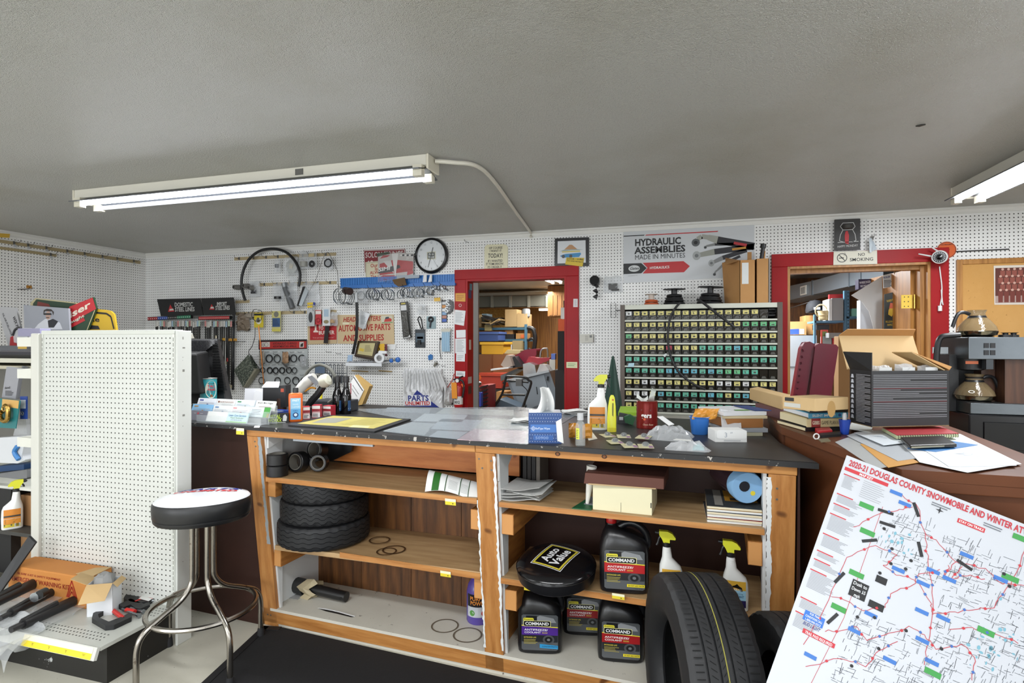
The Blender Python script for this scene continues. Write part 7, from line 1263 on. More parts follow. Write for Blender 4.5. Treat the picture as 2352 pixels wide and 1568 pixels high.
for dx,dy in((0,.006),(.006,0),(0,-.006),(-.006,0)):m.disc('#cfd9e6',f,w0+.02+dx,h*.49+dy,.004,.0014,10,None,.0025)
t.part('lettering',m);t.part('silver_top',MB().slab('#9fa9b5,.3',Fr(f(0,h,0),f.ax,-f.n),[(w0+.002,.002),(w-.002,.002),(w-.002,.112),(w0+.002,.112)],.0003,.001));t.part('tissue',MB().grid('#dddedd,.8',lambda s,u:f(w0+.03+.075*s*(1-.5*u)+.012*math.sin(3*u)+.016*u,h-.002+.105*u,-.05+.045*math.sin(7*s+2*u)*(1-.5*u)),10,8,True,(0,.002,0)));t.part('open_flap',MB().slab('#dcdddb,.5',f,[(w-.018,.012),(w+.008,-.0+.001),(w-.002,h*.82),(w-.024,h*.72)],.004,.0055))
crs=[(1322,952,'loose white papers piled behind tissue box',5,.15),(1196,972,'papers stacked against the tissue box',4,.10)]
for u,v,lb,n,w in crs:
 p=atz(u,v,TOPZ);t=Thing('loose_papers',lb,'papers',p)
 for i in range(n):X=rotz(R1.uniform(-.5,.5),p+Vector((0,0,.0025+.005*i)));t.part('sheet',MB().grid('#c9cac8,.6' if i%2 else '#d3d4d2,.6',lambda s,q:X@Vector((w*(s-.5),.11*(q-.3),.004*math.sin(6*s+i))),5,3,False,(0,0,.0012)))
solo('black_pouch','small black curved pouch behind the spray bottle','pouch',MB().lathe('#131315,.5',[(.001,0),(.05,.002),(.045,.02),(.001,.03)],18,Matrix.Translation(atz(1335,950,TOPZ)+Vector((.03,.03,0)))))
p=atz(1333,1024,TOPZ);s=pxm(p);X=rotz(facing(1333),p);t=Thing('sanitizer_bottle','small clear pump bottle with yellow label','bottle',p);t.part('bottle',MB().lathe('acrylic2',[(9.5*s,0),(11.5*s,2*s),(11.5*s,46*s),(9*s,54*s),(5.5*s,58*s),(5.5*s,62*s)],20,X));t.part('cap',MB().lathe('bag_thick',[(7.5*s,60*s),(7*s,74*s),(6*s,76*s)],16,X));g_=cyl_(11.7*s,X);m=MB();wrap(m,'#c9cc4a,.4',g_,-.02,.03,-.004,.075);m.lines('#5a5c22',g_,-.018,.034,-.007,.07,5,.002,.0012);t.part('label',m)
for i,(u,v,an,lb)in enumerate(((1318,1006,-.2,'amber foil packet standing behind the pump bottle'),(1352,1008,.35,'amber foil packet leaning beside pump bottle'))):f=FV(u,v,TOPZ,facing(u)+an);solo('amber_packet',lb,'packet',MB().pillow('#b57a22,.3',f,-.025,0,.02,.065,.012,-.01,4,5,.2,i+3))
solo('card_scrap','cream paper corner lying beside the amber packet','paper',MB().slab('#c9c5b4',FTOP,tp_((1352,1012),(1372,1008),(1358,990),(1346,995)),.001,.003))
p=atz(1370,988,TOPZ);spray(p+CE2*.02,facing(1370),'white spray bottle with orange label standing on the counter','orange',-1,1.0)
f=FV(1405,992);k=MB();t=Thing('squeeze_tube','bright yellow squeeze tube standing on its cap','tube',f(0,0,-.02));X=rotz(facing(1405),f(0,0,-.02));t.part('tube_body',MB().loft('#d3d335,.35',[(.018,0,0,.021,.02,2.4),(.06,0,0,.0215,.018,2.2),(.12,.001,0,.018,.008,2),(.16,.002,0,.012,.003,2),(.172,.002,0,.006,.002,2)],20,X));t.part('cap',MB().lathe('#c2b92a,.4',[(.0215,0),(.0215,.02),(.019,.022)],20,X));t.part('label',MB().rect('#4a4a1c',Fr(X@Vector((.004,-.019,0)),X.to_3x3()@Vector((1,0,0)),(0,.06,1)),-.002,.05,.003,.135).disc('#b03a22',Fr(X@Vector((.004,-.0175,0)),X.to_3x3()@Vector((1,0,0)),(0,.09,1)),0,.15,.004))
f=FV(1445,976);solo('green_sponge','green scouring block leaning beside the coffee can','sponge',MB().slab('#1e5a34,.6',f,[(-.02,.012),(.018,0),(.032,.035),(.004,.052),(-.026,.04)],-.04,0),bev=.003);solo('lime_sheet','lime green sheet lying behind the green block','sheet',MB().slab('#8fb52e,.5',FTOP,tp_((1420,955),(1470,955),(1470,940),(1425,940)),.001,.02));solo('tool_pouch','dark pouch with white print behind squeeze tube','pouch',MB().slab('#2a2b2e,.4',f,[(-.06,0),(.0,0),(.0,.045),(-.05,.055)],-.08,-.05).rect('#b9bcbd',f,-.05,.018,-.03,.034,-.0495))
p=atz(1486,982,TOPZ);s=pxm(p);X=rotz(facing(1486),p);t=Thing('coffee_can','red coffee can wrapped with a black strap','coffee can',p);r,h=24*s,62*s;t.part('can',MB().lathe('#7c1f1a,.25,.4',[(r*.97,0),(r,.003)]+[(r*(1 if i%2 else.975),.01+(h-.02)*i/10)for i in range(11)]+[(r,h-.003),(r*.95,h)],30,X));g_=cyl_(r+.0012,X);m=MB().text('#e6e4e0','gers',g_,-.028,h*.42,.022,.05,'l',.03).text('#d9b9a0','Classic Roast',g_,-.02,h*.14,.008,.05,'l',0,.2).rect('#5a1210',g_,-.03,h*.66,.02,h*.72).disc('#c9502a',g_,-.012,h*.36,.006,.0016);t.part('lettering',m);t.part('strap',MB().slab('#121214,.4',FV(1497,983),[(-.006,0),(.01,0),(.010,.112),(-.006,.112)],-.002,.012))
k=Thing('torn_tape_strips','curled grey tape strips on the coffee can','tape',p+Vector((0,0,h)));k.part('tape_curl',MB().grid('#b7bcb6,.5',lambda s_,u:X@Vector((.004+.03*s_*(1-.3*u)+.02*u,-.02*math.sin(6*u)-.012,h+.002+.062*u+.01*math.sin(5*u)*s_)),3,10,True,(0,.0012,0)));k.part('tape_curl',MB().grid('#c9cdc8,.5',lambda s_,u:X@Vector((-.05+.055*u,-.01+.02*s_-.015*math.sin(4*u),h+.004+.016*s_+.010*math.cos(5*u))),3,10,True,(0,.001,.001)))
for i,(u,v,an)in enumerate(((1395,1001,.3),(1432,1004,-.1),(1412,1018,.15),(1445,1028,.05),(1482,1030,-.1),(1478,1010,-.5))):
 p=atz(u,v,TOPZ);X=rotz(YAW+an,p+Vector((0,0,.002+.002*i)))@Matrix.Rotation(.06,4,'X');t=Thing('bulb_card','carded clear bulb pack on countertop, %s of six'%('nearest the yellow tube','behind the middle one','in the middle','nearest the counter edge','beside the zip bag','under the bubble wrap')[i],'carded bulb',p,'carded bulbs')
 t.part('card',MB().box('#b9b38f,.5',-.028,.03,-.035,.03,0,.0015,X));t.part('blister',MB().lathe('acrylic2',[(.016,.0016),(.015,.010),(.009,.016),(.001,.018)],16,X@Matrix.Translation((.002,.002,0))));t.part('bulb',MB().lathe('#2a2a30,.15,.6',[(.008,.002),(.013,.008),(.011,.013),(.001,.016)],12,X@Matrix.Translation((.002,.002,0))));t.part('card_print',MB().box('#8f6f8a,.5',.012,.028,-.033,.0,.0016,.002,X))
a=atz(1540,1010,TOPZ);f=Fr(a-CE1*.10,CE1,CE2,(0,0,1));t=Thing('bubble_wrap','crumpled bubble wrap pouch with white receipt','bubble wrap',a);t.part('pouch',MB().pillow('bubble',f,-.01,-.03,.19,.13,.05,0,14,12,.16,6));t.part('receipt',MB().add([f(.035,.09,.085),f(.058,.10,.088),f(.115,.01,.066),f(.092,.0,.062),f(.035,.09,.0865),f(.058,.10,.0895),f(.115,.01,.0675),f(.092,.0,.0635)],[(3,2,1,0),(4,5,6,7),(0,1,5,4),(1,2,6,5),(2,3,7,6),(3,0,4,7)],'#dadbda'))
a=atz(1578,1036,TOPZ);f=Fr(a-CE1*.075,CE1,CE2,(0,0,1));t=Thing('zip_bag','clear zip bag with teal content near the counter edge','plastic bag',a);t.part('plastic_bag',MB().pillow('bag_thick',f,-.01,0,.16,.075,.035,0,8,6,.2,9));t.part('content',MB().pillow('#6fb0b5,.5',f,.09,.02,.14,.06,.02,.002,4,4,.2,3));t.part('paper_slip',MB().slab('#c9cac7',f,[(.02,.04),(.09,.03),(.085,.068),(.03,.072)],.034,.0352))
p=atz(1606,1000,TOPZ);s=pxm(p);X=Matrix.Translation(p+CE2*.05);t=Thing('blue_bucket','small blue plastic bucket behind the white box','bucket',p+CE2*.05);t.part('bucket',MB().lathe('#2f69b3,.35',[(.034,0),(.036,.003),(.043,.075),(.047,.078),(.045,.081),(.041,.078),(.034,.006),(.001,.006)],28,X,True,False))
f=Fr(p+CE2*.03+Vector((-.01,0,.085)),RGT,(.2,.5,.5));solo('amber_envelope','crumpled orange padded envelope lying on the blue bucket','envelope',MB().pillow('#c88a30,.45',f,-.02,-.02,.09,.045,.016,0,6,4,.5,5))
f=FV(1679,1015,TOPZ,facing(1679)+.33);t=Thing('white_carton','small white tuck box with handwritten three on flap','box',f(0,0,-.04));w=.066;h=.048;t.part('carton',MB().slab('#d3d4d2,.5',f,[(-w,0),(w,0),(w,h),(-w,h)],-.10,0));t.part('tuck_flap',MB().slab('#dddedc,.5',f,rrect(-w+.006,.014,w-.001,h+.003,.01),.0005,.002));t.part('lettering',MB().text('#8d95a0','3',f,-.022,h*.42,.020,None,'c',-.004,0,.0026).text('#8d95a0','09',f,-.004,h*.75,.007,None,'l',-.004,0,.0026).line('#aeb1b3',f,[(-.03,.006),(.04,.006)],.005,.001))
def stackbox(u,v,z,an,w,dp,h,mat,name,label,cat,grp=None,bev=.002):
 f=FV(u,v,z,facing(u)+an);t=Thing(name,label,cat,f(0,0,-dp/2),grp);t.part('block',MB().slab(mat,f,[(-w/2,0),(w/2,0),(w/2,h),(-w/2,h)],-dp,0),bev=bev);return t,f
zz=TOPZ
for i,(an,w,dp,h,m1,nm,lb,cat)in enumerate(((.45,.16,.2,.015,'#a9a790,.6','paper_pad','cream paper pad at the bottom of the pile','pad'),(.35,.2,.22,.018,'#8f9399,.5','catalogue','grey catalogue in the paper pile','catalogue'),(.5,.17,.2,.04,'#8a5a2c,.6','brown_carton','brown carton inside the paper pile','box'),(.4,.2,.24,.012,'#b5a888,.6','folder','tan folder on the brown carton','folder'),(.55,.21,.24,.016,'#c6c8cb,.5','binder','white binder with blue cover on top of pile','binder'))):
 t,f=stackbox(1712,1001-.5*i,TOPZ,an,w,dp,h,m1,nm,lb,cat)
 for o in t.e.children:o.location.z+=zz-TOPZ
 t.e.location.z+=0;zz+=h+.001
 if nm=='binder':t.part('blue_cover',MB().slab('#22386b,.5',Fr(f(0,zz-TOPZ,0),f.ax,-f.n),[(.06,.02),(.13,-.0),(.14,.2),(.07,.22)],.001,.004));t.part('green_logo',MB().slab('#5a8f3c',Fr(f(0,zz-TOPZ,0),f.ax,-f.n),[(-.02,.05),(.05,.04),(.05,.07),(-.01,.08)],.0006,.001))
f=FV(1680,985,TOPZ+.03,facing(1680)+.3);solo('clear_folder','translucent grey plastic folder leaning on the paper pile','folder',MB().hexa('bag_thick',[f(-.05,0,.03),f(.035,.0,.03),f(.035,.0,.028),f(-.05,0,.028),f(-.035,.085,-.05),f(.055,.068,-.05),f(.055,.068,-.052),f(-.035,.085,-.052)]))
# side counter: books, cartons, black box, papers
H6=[(3,2,1,0),(4,5,6,7),(0,1,5,4),(1,2,6,5),(2,3,7,6),(3,0,4,7)]
def blk(pc,pr,pb,z,h):a,r,b=atz(*pc,z),atz(*pr,z),atz(*pb,z);q=[a,r,r+b-a,b];return q+[p+Vector((0,0,h))for p in q]
zb=BZ;NM=(('dark paperback','lowest in the book pile','#1a1a1c,.4',.017,''),('cream hardback with red block','second from the bottom of book pile','#c9b88a,.5',.035,'GAME PLAN for LIFE'),('light blue hardback','third up in the book pile','#3f8aa8,.4',.022,'SILENT IMPACT'),('black hardback','topmost in the book pile','#131315,.4',.022,'CLAW BEHIND'))
for i,(nm,wh,m1,h,tx)in enumerate(NM):
 dx=(0,6,14,20)[i];dv=(zb-BZ)*560;q=blk((1851+dx*.5,991-dv),(1948,988.5-dv),(1786+dx,972.5-dv*.96),zb,h);t=Thing('book',nm+' '+wh,'book',q[0],'books on the side counter')
 e1,e2=(q[1]-q[0]),(q[3]-q[0]);ins=[q[0]-e1*.004,q[1],q[2],q[3]-e1*.004]
 t.part('page_block',MB().hexa('#cbbf9c,.7' if i!=2 else '#c9ccd0,.7',[q[0]-e1*.005+e2*.02+Vector((0,0,.003)),q[1]+e2*.02+Vector((0,0,.003)),q[2]+Vector((0,0,.003)),q[3]-e1*.005+Vector((0,0,.003))]+[q[4]-e1*.005+e2*.02-Vector((0,0,.003)),q[5]+e2*.02-Vector((0,0,.003)),q[6]-Vector((0,0,.003)),q[7]-e1*.005-Vector((0,0,.003))]))
 t.part('spine',MB().hexa(m1,[q[0],q[1],q[1]+e2*.025,q[0]+e2*.025]+[p+Vector((0,0,h))for p in(q[0],q[1],q[1]+e2*.025,q[0]+e2*.025)]));t.part('cover',MB().hexa(m1,[p+Vector((0,0,h-.003))for p in q[:4]]+q[4:]))
 f=Fr(q[0],e1,(0,0,1));L=e1.length;m=MB()
 if tx:m.text('#d6d3c6' if i!=1 else '#4a4436',tx,f,L*(.34 if i==1 else.08),h*.28,h*.42,L*(.6 if i<3 else.4),'l',.015 if i==2 else 0)
 if i==1:m.rect('#8a2a26',f,L*.1,0,L*.32,h).text('#d9cdb4','GIBBS',f,L*.12,h*.3,h*.4,L*.18,'l',.02,0,.0012)
 if i==2:m.disc('#1f3f7a',f,L*.78,h*.5,h*.3)
 if m.v:t.part('spine_print',m)
 zb+=h+.001
def carton(name,label,pc,pr,pb,z,h,mat,tape=True,grp='kraft cartons on the side counter'):
 q=blk(pc,pr,pb,z,h);t=Thing(name,label,'cardboard box',q[0],grp);t.part('carton',MB().hexa(mat,q),bev=.003);return t,q
t,q=carton('kraft_box','kraft mailing box with black and white labels on the books',(1873,945),(1949,940),(1797,938),zb,.049,'kraft');f=Fr(q[3],q[0]-q[3],(0,0,1));L=(q[0]-q[3]).length;t.part('black_label',MB().slab('#131416,.4',f,rrect(L*.08,.032,L*.36,.046,.002),.0005,.001));m=MB().slab('#b9b9b2,.5',f,[(L*.06,.010),(L*.56,.008),(L*.56,.024),(L*.06,.026)],.0005,.001);t.part('barcode_label',m);f=Fr(q[0],q[1]-q[0],(0,0,1));t.part('thumb_tab',MB().disc('#a8854f,.7',f,.085,.006,.022,.0005,16,.032))
carton('kraft_box','long kraft box lying behind the labelled kraft box',(1796,941),(1815,935),(1722,917),BZ+.045,.062,'kraft')[0]
solo('papers_bundle','dark red and grey booklets under the long kraft box','booklets',MB().hexa('#6d4a4c,.6',blk((1800,965),(1850,960),(1735,945),BZ,.044)))
q=blk((2002,981),(2180,977.5),(1952,969),BZ+.042,.212);u=Vector((0,0,1));e1,e2=q[1]-q[0],q[3]-q[0];n1,n2=e1.normalized(),e2.normalized();t=Thing('black_carton','large open black printed carton with kraft lining','cardboard box',q[0])
def sheet(a,b,c,d,m,th=.003):nn=(b-a).cross(d-a).normalized()*-th;return MB().add([a,b,c,d,a+nn,b+nn,c+nn,d+nn],H6,m)
t.part('front_wall',sheet(q[0],q[1],q[5],q[4],'#17171a,.45'));t.part('side_wall',sheet(q[3],q[0],q[4],q[7],'#17171a,.45'));t.part('side_wall',sheet(q[1],q[2],q[6],q[5],'#17171a,.45'));t.part('back_wall',sheet(q[2],q[3],q[7],q[6],'kraft'));t.part('bottom',sheet(q[0],q[3],q[2],q[1],'kraft'))
t.part('flap',sheet(q[7],q[4],q[4]+u*.068-n1*.0,q[7]+u*.07-n1*.03,'#131315,.4'),label='black raised flap');bk=[q[7]-n1*.01,q[6]];t.part('back_flap',sheet(bk[0],bk[1],bk[1]+u*.135+n2*.06,bk[0]+u*.135+n2*.06,'kraft'),label='tall kraft lid flap');t.part('back_flap_fold',sheet(bk[0]+u*.135+n2*.06,bk[1]+u*.135+n2*.06,bk[1]+u*.16+n2*.03-n1*.01,bk[0]+u*.16+n2*.03+n1*.02,'cardboard'));t.part('flap',sheet(q[6],q[5],q[5]+u*.012+n1*.01,q[5]+u*.068-n1*.12+n2*.05,'cardboard'));t.part('flap',sheet(q[6],q[5]-n1*.02,q[5]+u*.068-n1*.12+n2*.05,q[6]+u*.066-n1*.14,'kraft'))
f=Fr(q[0],e1,u,-n2);f=Fr(q[0]+e1.cross(u).normalized()*.0,e1,u);L=e1.length;m=MB();z=.195
for blkn,red in((8,1),(7,1),(9,0)):
 for i in range(blkn):m.rect('#8d8d92',f,L*.02,z,L*(.02+(.95 if R2.random()>.3 else R2.uniform(.25,.6))),z+.0017,.0006);z-=.0066
 if red:m.rect('#7a2a30',f,L*.02,z+.002,L*.97,z+.0035,.0006);z-=.004
t.part('fine_print',m,kind='stuff');m=MB();f=Fr(q[3],q[0]-q[3],u);L2=e2.length
for i in range(34):m.rect('#8f8f94',f,L2*.3,.012+.0055*i,L2*(.95 if i%4 else.7),.014+.0055*i,.0006)
for i in range(9):m.flat('#b9bcc4',f,[(L2*.06,.02+.02*i),(L2*.2,.02+.02*i),(L2*.17,.034+.02*i),(L2*.09,.034+.02*i)],.0006)
t.part('side_print',m,kind='stuff')
for i in range(3):p=q[4]+e1*(.1+.3*i)+e2*.35-u*.05;t2=Thing('bagged_label','clear bag with barcode label inside the black carton, %s'%('nearest black flap','middle one','nearest the coffee machine')[i],'plastic bag',p,'bags in the black carton');t2.part('plastic_bag',MB().pillow('bag_thick',Fr(p,n1,u),0,0,.075,.068+.006*(i%2),.03,0,6,5,.3,i+2));t2.part('barcode',MB().slab('#c9cac9',Fr(p,n1,u),[(.008,.045),(.06,.045),(.06,.062),(.008,.062)],.03,.031))
FB=Fr((0,0,BZ),(1,0,0),(0,1,0));bp=lambda*w:[FB.px(*z_)for z_ in w]
SHT=[('grey_sheet','grey translucent sheet under the envelope','#a9abaa,.4',[(1918,1016),(1962,1000),(2095,1062),(2012,1078)]),('manila_envelope','manila envelope poking out of the papers','#c08a3a,.6',[(1976,1022),(2012,1014),(2112,1064),(2040,1076)]),('clear_sleeve','clear document sleeve with grey papers','#b9bec3,.3',[(1945,1003),(1992,986),(2160,1048),(2062,1062)]),('paper_sheet','large white sheet spread towards the counter corner','#d9dcde,.6',[(2062,1012),(2205,1000),(2346,1070),(2222,1090),(2112,1066)]),('paper_sheet','white sheet with scribbles on the paper spread','#d3d8de,.6',[(2110,1030),(2225,1018),(2335,1075),(2180,1078)]),('blue_leaflet','blue and white leaflet under the black folder','#3b79b5,.4',[(2084,1036),(2130,1010),(2246,1028),(2150,1044)]),('blue_strip_letter','white letter with blue stripe beside notebook','#cfd6dc,.5',[(1962,1000),(2040,992),(2080,1024),(2030,1030)]),('floral_paper','white wrapping paper with teal sprigs by the carton','#cfd5d4,.6',[(1948,992),(1960,970),(2008,978),(2000,1000)])]
for i,(nm,lb,m1,w)in enumerate(SHT):
 c=.001+.0016*i;t=Thing(nm,lb,'paper',FB(*bp(w[0])[0]),'papers on the side counter');t.part('sheet',MB().slab(m1,FB,bp(*w),c,c+.0012));(ax,ay),(bx,by)=bp(w[0],w[2]);m=MB()
 if i in(3,4,6):
  for j in range(9):x,y=ax+(bx-ax)*R2.uniform(.3,.75),ay+(by-ay)*R2.uniform(.35,.65);m.line('#8fa3b8',FB,[(x,y),(x+R2.uniform(-.03,.04),y+R2.uniform(-.01,.02))],.002,c+.0016)
  t.part('pen_marks',m,kind='stuff')
q=blk((2060,1008),(2202,1004),(2026,989),BZ+.016,.012);t=Thing('red_notebook','red spiral notebook under the black carton','notebook',q[0]);t.part('pages',MB().hexa('#b9c29a,.6',q));t.part('cover',MB().hexa('#a8343a,.45',[p+Vector((0,0,.0005))for p in q[4:]]+[p+Vector((0,0,.003))for p in q[4:]]));k=MB();e1=q[1]-q[0]
for i in range(26):p=q[4]+e1*((i+.5)/26);k.ring('#3a3a3a,.4,.8',Fr(p-Vector((0,0,.005)),CE2,(0,0,1)),0,0,.007,.0009,0,10,4)
t.part('spiral_wire',k,kind='stuff');q=blk((2090,1031),(2198,1027),(2068,1011),BZ+.014,.012);t=Thing('black_folder','black leather folder lying on the papers','folder',q[0]);t.part('cover',MB().hexa('#15130f,.35',q),bev=.003);t.part('pages',MB().hexa('#8a8672,.6',[q[0]-CE2*.001+Vector((.004,0,.003)),q[1]-CE2*.001+Vector((-.004,0,.003)),q[1]+Vector((-.004,0,.003)),q[0]+Vector((.004,0,.003)),q[0]-CE2*.001+Vector((.004,0,.008)),q[1]-CE2*.001+Vector((-.004,0,.008)),q[1]+Vector((-.004,0,.008)),q[0]+Vector((.004,0,.008))]))
p=atz(1940,997,BZ);s=pxm(p);t=Thing('blue_clip_cup','blue ribbed plastic cup with white lighter','cup',p);t.part('cup',MB().loft('#1c3f9c,.35',[(0,0,0,7*s,7*s,4),(34*s,0,0,11*s,10*s,4),(34*s,0,0,9.5*s,9*s,4),(3*s,0,0,6*s,6*s,4)],20,rotz(YAW,p)));t.part('lighter',MB().loft('#b9babb,.35',[(.01,0,0,.008,.006),(.075,0,0,.009,.007),(.085,0,0,.006,.005)],12,rotz(YAW,p)))
t=Thing('red_keyring','red and black keyring gadget in front of books','keyring',atz(1888,1000,BZ));t.part('red_body',MB().hexa('#a51f24,.4',blk((1878,1000),(1912,997),(1872,992),BZ,.018)),bev=.003);t.part('ring',MB().ring('#d3d3d0,.3',Fr(atz(1875,1002,BZ+.010),RGT,(0,0,1)),0,0,.010,.0025));t.part('black_body',MB().hexa('#131315,.4',blk((1885,1006),(1932,1002),(1882,1000),BZ,.010)));solo('small_hardware','few small metal clips lying on the side counter','clips',MB().hexa('#8a836a,.4,.5',blk((1886,1016),(1908,1014),(1880,1010),BZ,.004)))
KY=3.45;bx=aty(2225,800,KY).x;kx1=bx+.6;zz_=lambda v:aty(2260,v,KY).z;zm0,zm1,zb1,zu0,zu1=.9,zz_(951),zz_(925),zz_(825),zz_(774);lx=bx-.03
be=Thing('coffee_bench','brown bench behind the side counter carrying the microwave','bench',(2.0,3.6,0));be.part('bench_top',MB().box('brown_panel',bx-.25,2.9,3.33,4.0,.87,.9));be.part('bench_body',MB().box('brown_panel',bx-.22,2.87,3.36,3.98,0,.87))
mw=Thing('microwave_oven','black microwave oven under the coffee machine','microwave',(bx+.3,3.6,zm0));mw.part('casing',MB().hexa('#0e0e11,.2',[Vector(p)for p in((bx-.01,3.42,zm0),(bx+.56,3.42,zm0),(bx+.56,3.85,zm0),(bx-.04,3.85,zm0),(bx-.01,3.42,zm1),(bx+.56,3.42,zm1),(bx+.56,3.85,zm1),(bx-.04,3.85,zm1))]),bev=.006);mw.part('window',MB().box('#17181b,.08',bx+.05,bx+.40,3.414,3.419,zm0+.05,zm1-.035),bev=.003);mw.part('door_seam',MB().box('#26272b,.3',bx+.005,bx+.55,3.415,3.419,zm0+.018,zm0+.024))
cm=Thing('coffee_machine','stainless two-burner coffee machine with walnut panels','coffee machine',(bx+.3,3.55,zm1));sq=lambda z0,z1,m,y0=KY:MB().hexa(m,[Vector(p)for p in((bx,y0,z0),(kx1,y0,z0),(kx1,3.75,z0),(lx,3.75,z0),(lx,y0+.1,z0))[:1]]+[Vector((kx1,y0,z0)),Vector((kx1,3.75,z0)),Vector((lx,3.75,z0)),Vector((bx,y0,z1)),Vector((kx1,y0,z1)),Vector((kx1,3.75,z1)),Vector((lx,3.75,z1))])
cm.part('upper_housing',sq(zu0,zu1,'steel'),bev=.003);cm.part('base',sq(zm1+.002,zb1,'steel',KY-.02),bev=.003);cm.part('rear_column',MB().box('#131315,.5',lx+.03,kx1,3.64,3.75,zb1,zu0));cm.part('walnut_panel',MB().box('walnut',bx+.10,bx+.16,3.56,3.64,zb1,zu0));cm.part('walnut_panel',MB().box('walnut',bx+.162,bx+.42,3.47,3.64,zb1,zu0));cm.part('side_band',MB().box('#16171a,.4',lx-.012,lx+.03,3.56,3.72,zm1,zu0+.02));cm.part('brew_basket',MB().lathe('#101012,.35',[(.045,-.06),(.058,-.055),(.06,0)],22,Matrix.Translation((bx+.05,KY+.1,zu0))));cm.part('basket_label',MB().box('#c9673a,.4',bx-.0,bx+.055,KY+.033,KY+.036,zu0-.025,zu0-.010));cm.part('basket_handle',MB().box('#2b3034,.4',bx+.075,bx+.105,KY+.0,KY+.05,zu0-.05,zu0));k=MB()
for i in range(2):
 for j in range(2):cm.part('switch',MB().box('#17171a,.4',bx+.065+.027*i,bx+.085+.027*i,KY-.004,KY,zu1-.055-.036*j,zu1-.03-.036*j))
fy=Fr((0,KY-.0045,0),(1,0,0),(0,0,1));cm.part('front_badge',MB().box('#1b1b1d,.3',bx+.235,bx+.26,KY-.003,KY,zu1-.07,zu1-.045))
for x in(bx+.20,bx+.235):cm.part('reservoir_cap',MB().lathe('#141416,.4',[(.03 if x<bx+.22 else.022,0),(.03 if x<bx+.22 else.022,.012),(.012,.014),(.012,.02),(.022,.024)],18,Matrix.Translation((x,KY+.1,zu1))))
def decanter(x,y,z,label,hd,m='coffee_glass'):
 X=Matrix.Translation((x,y,z));t=Thing('coffee_decanter',label,'coffee pot',(x,y,z),'coffee decanters');t.part('warmer_plate',MB().lathe('#101012,.4',[(.07,0),(.07,.004)],24,X));t.part('steel_base',MB().lathe('#8a8372,.15,1',[(.06,.004),(.082,.012),(.088,.03),(.084,.033)],30,X));t.part('glass',MB().lathe(m,[(.087,.033),(.080,.055),(.058,.085),(.038,.105),(.034,.125),(.042,.142)],30,X,True,False));h=math.radians(hd);d=Vector((math.cos(h),math.sin(h),0));P=lambda r,zz:X@(d*r+Vector((0,0,zz)))
 t.part('handle',MB().tube('#17191d,.35',[P(.036,.12),P(.06,.13),P(.088,.125),P(.105,.095),P(.118,.055)],.009,8,4));t.part('collar',MB().lathe('#17191d,.35',[(.036,.098),(.042,.102),(.037,.112)],22,X,True,False));return t
xx=lambda u,y:aty(u,784,y).x
decanter(xx(2244,KY+.1),KY+.1,zu1,'empty glass coffee pot on top of the coffee machine',190);t=decanter(xx(2238,KY+.08),KY+.08,zb1,'glass coffee pot on the lower warming plate',10);t.part('lid',MB().lathe('#131315,.4',[(.036,.12),(.038,.128),(.02,.134)],20,Matrix.Translation((xx(2238,KY+.08),KY+.08,zb1))));t.part('logo',MB().disc('#c9c9c4',Fr((xx(2238,KY)-.01,KY+.005,zb1+.055),(1,0,0),(0,.55,1)),0,0,.014,0,16,.008,.010))
solo('trolley_handle','black bent tube trolley handle beside the coffee machine','handle bar',MB().tube('#131315,.4',[aty(u,v,3.5)for u,v in((2150,900),(2151,830),(2154,792),(2160,776),(2172,771),(2205,769))],.014,9,3));solo('steel_bracket','small grey steel bracket plate by the trolley handle','bracket',MB().slab('#a3a7aa,.4,.6',Fr((0,3.6,0),(1,0,0),(0,0,1)),[Fr((0,3.6,0),(1,0,0),(0,0,1)).px(*z_)for z_ in((2142,812),(2150,804),(2160,812),(2178,812),(2178,797),(2142,797))],-.004,0))
# leaning trail map
th=math.radians(20);nn=Vector((0,-math.cos(th),math.sin(th)));o=Vector((.56,1.84,1.12));base=Fr(o,(1,0,0),nn.cross(Vector((1,0,0))),nn);TL,TR=base(*base.px(1945,1045)),base(*base.px(2352,1203));ax=(TR-TL).normalized();FMp=Fr(TL,ax,nn.cross(ax),nn);MWd,MH=.61,1.045
mp=Thing('trail_map','large laminated snowmobile trail map leaning against side counter','map',TL-Vector((0,0,1.1)));mp.part('board',MB().slab('#bcc0c7,.3',FMp,[(0,0),(MWd,0),(MWd,-MH),(0,-MH)],-.003,0));PX=lambda u,v:FMp.px(u,v);m=MB()
m.text('#b32a36','2020-21 DOUGLAS COUNTY SNOWMOBILE AND WINTER ATV TRAILS',FMp,.012,-.026,.0165,.475,'l',.03).rect('#b8303a',FMp,.006,-.043,.118,-.033).text('#e6e6e6','MAP KEY',FMp,.062,-.0415,.0065,.035,'c',.02).rect('#b8303a',FMp,.290,-.062,.352,-.050).text('#e6e6e6','STAY ON TRAILS',FMp,.321,-.059,.006,.056,'c',.02)
def ptag(u,v,w,h,mt,tx=None,rot=0,s=.006):
 a,b_=PX(u,v);c_,s_=math.cos(rot),math.sin(rot);m.flat(mt,FMp,[(a+x*c_-y*s_,b_+x*s_+y*c_)for x,y in((-w/2,-h/2),(w/2,-h/2),(w/2,h/2),(-w/2,h/2))],.0012)
 if tx:
  for i,l in enumerate(tx):m.text('#dfe3e8',l,FMp,a+(h/2-(i+.85)*h/len(tx))*-s_,b_+(h/2-(i+.85)*h/len(tx))*c_,s,w*.85*len(l)/max(len(x)for x in tx),'c',.01,0,.0016,rot)
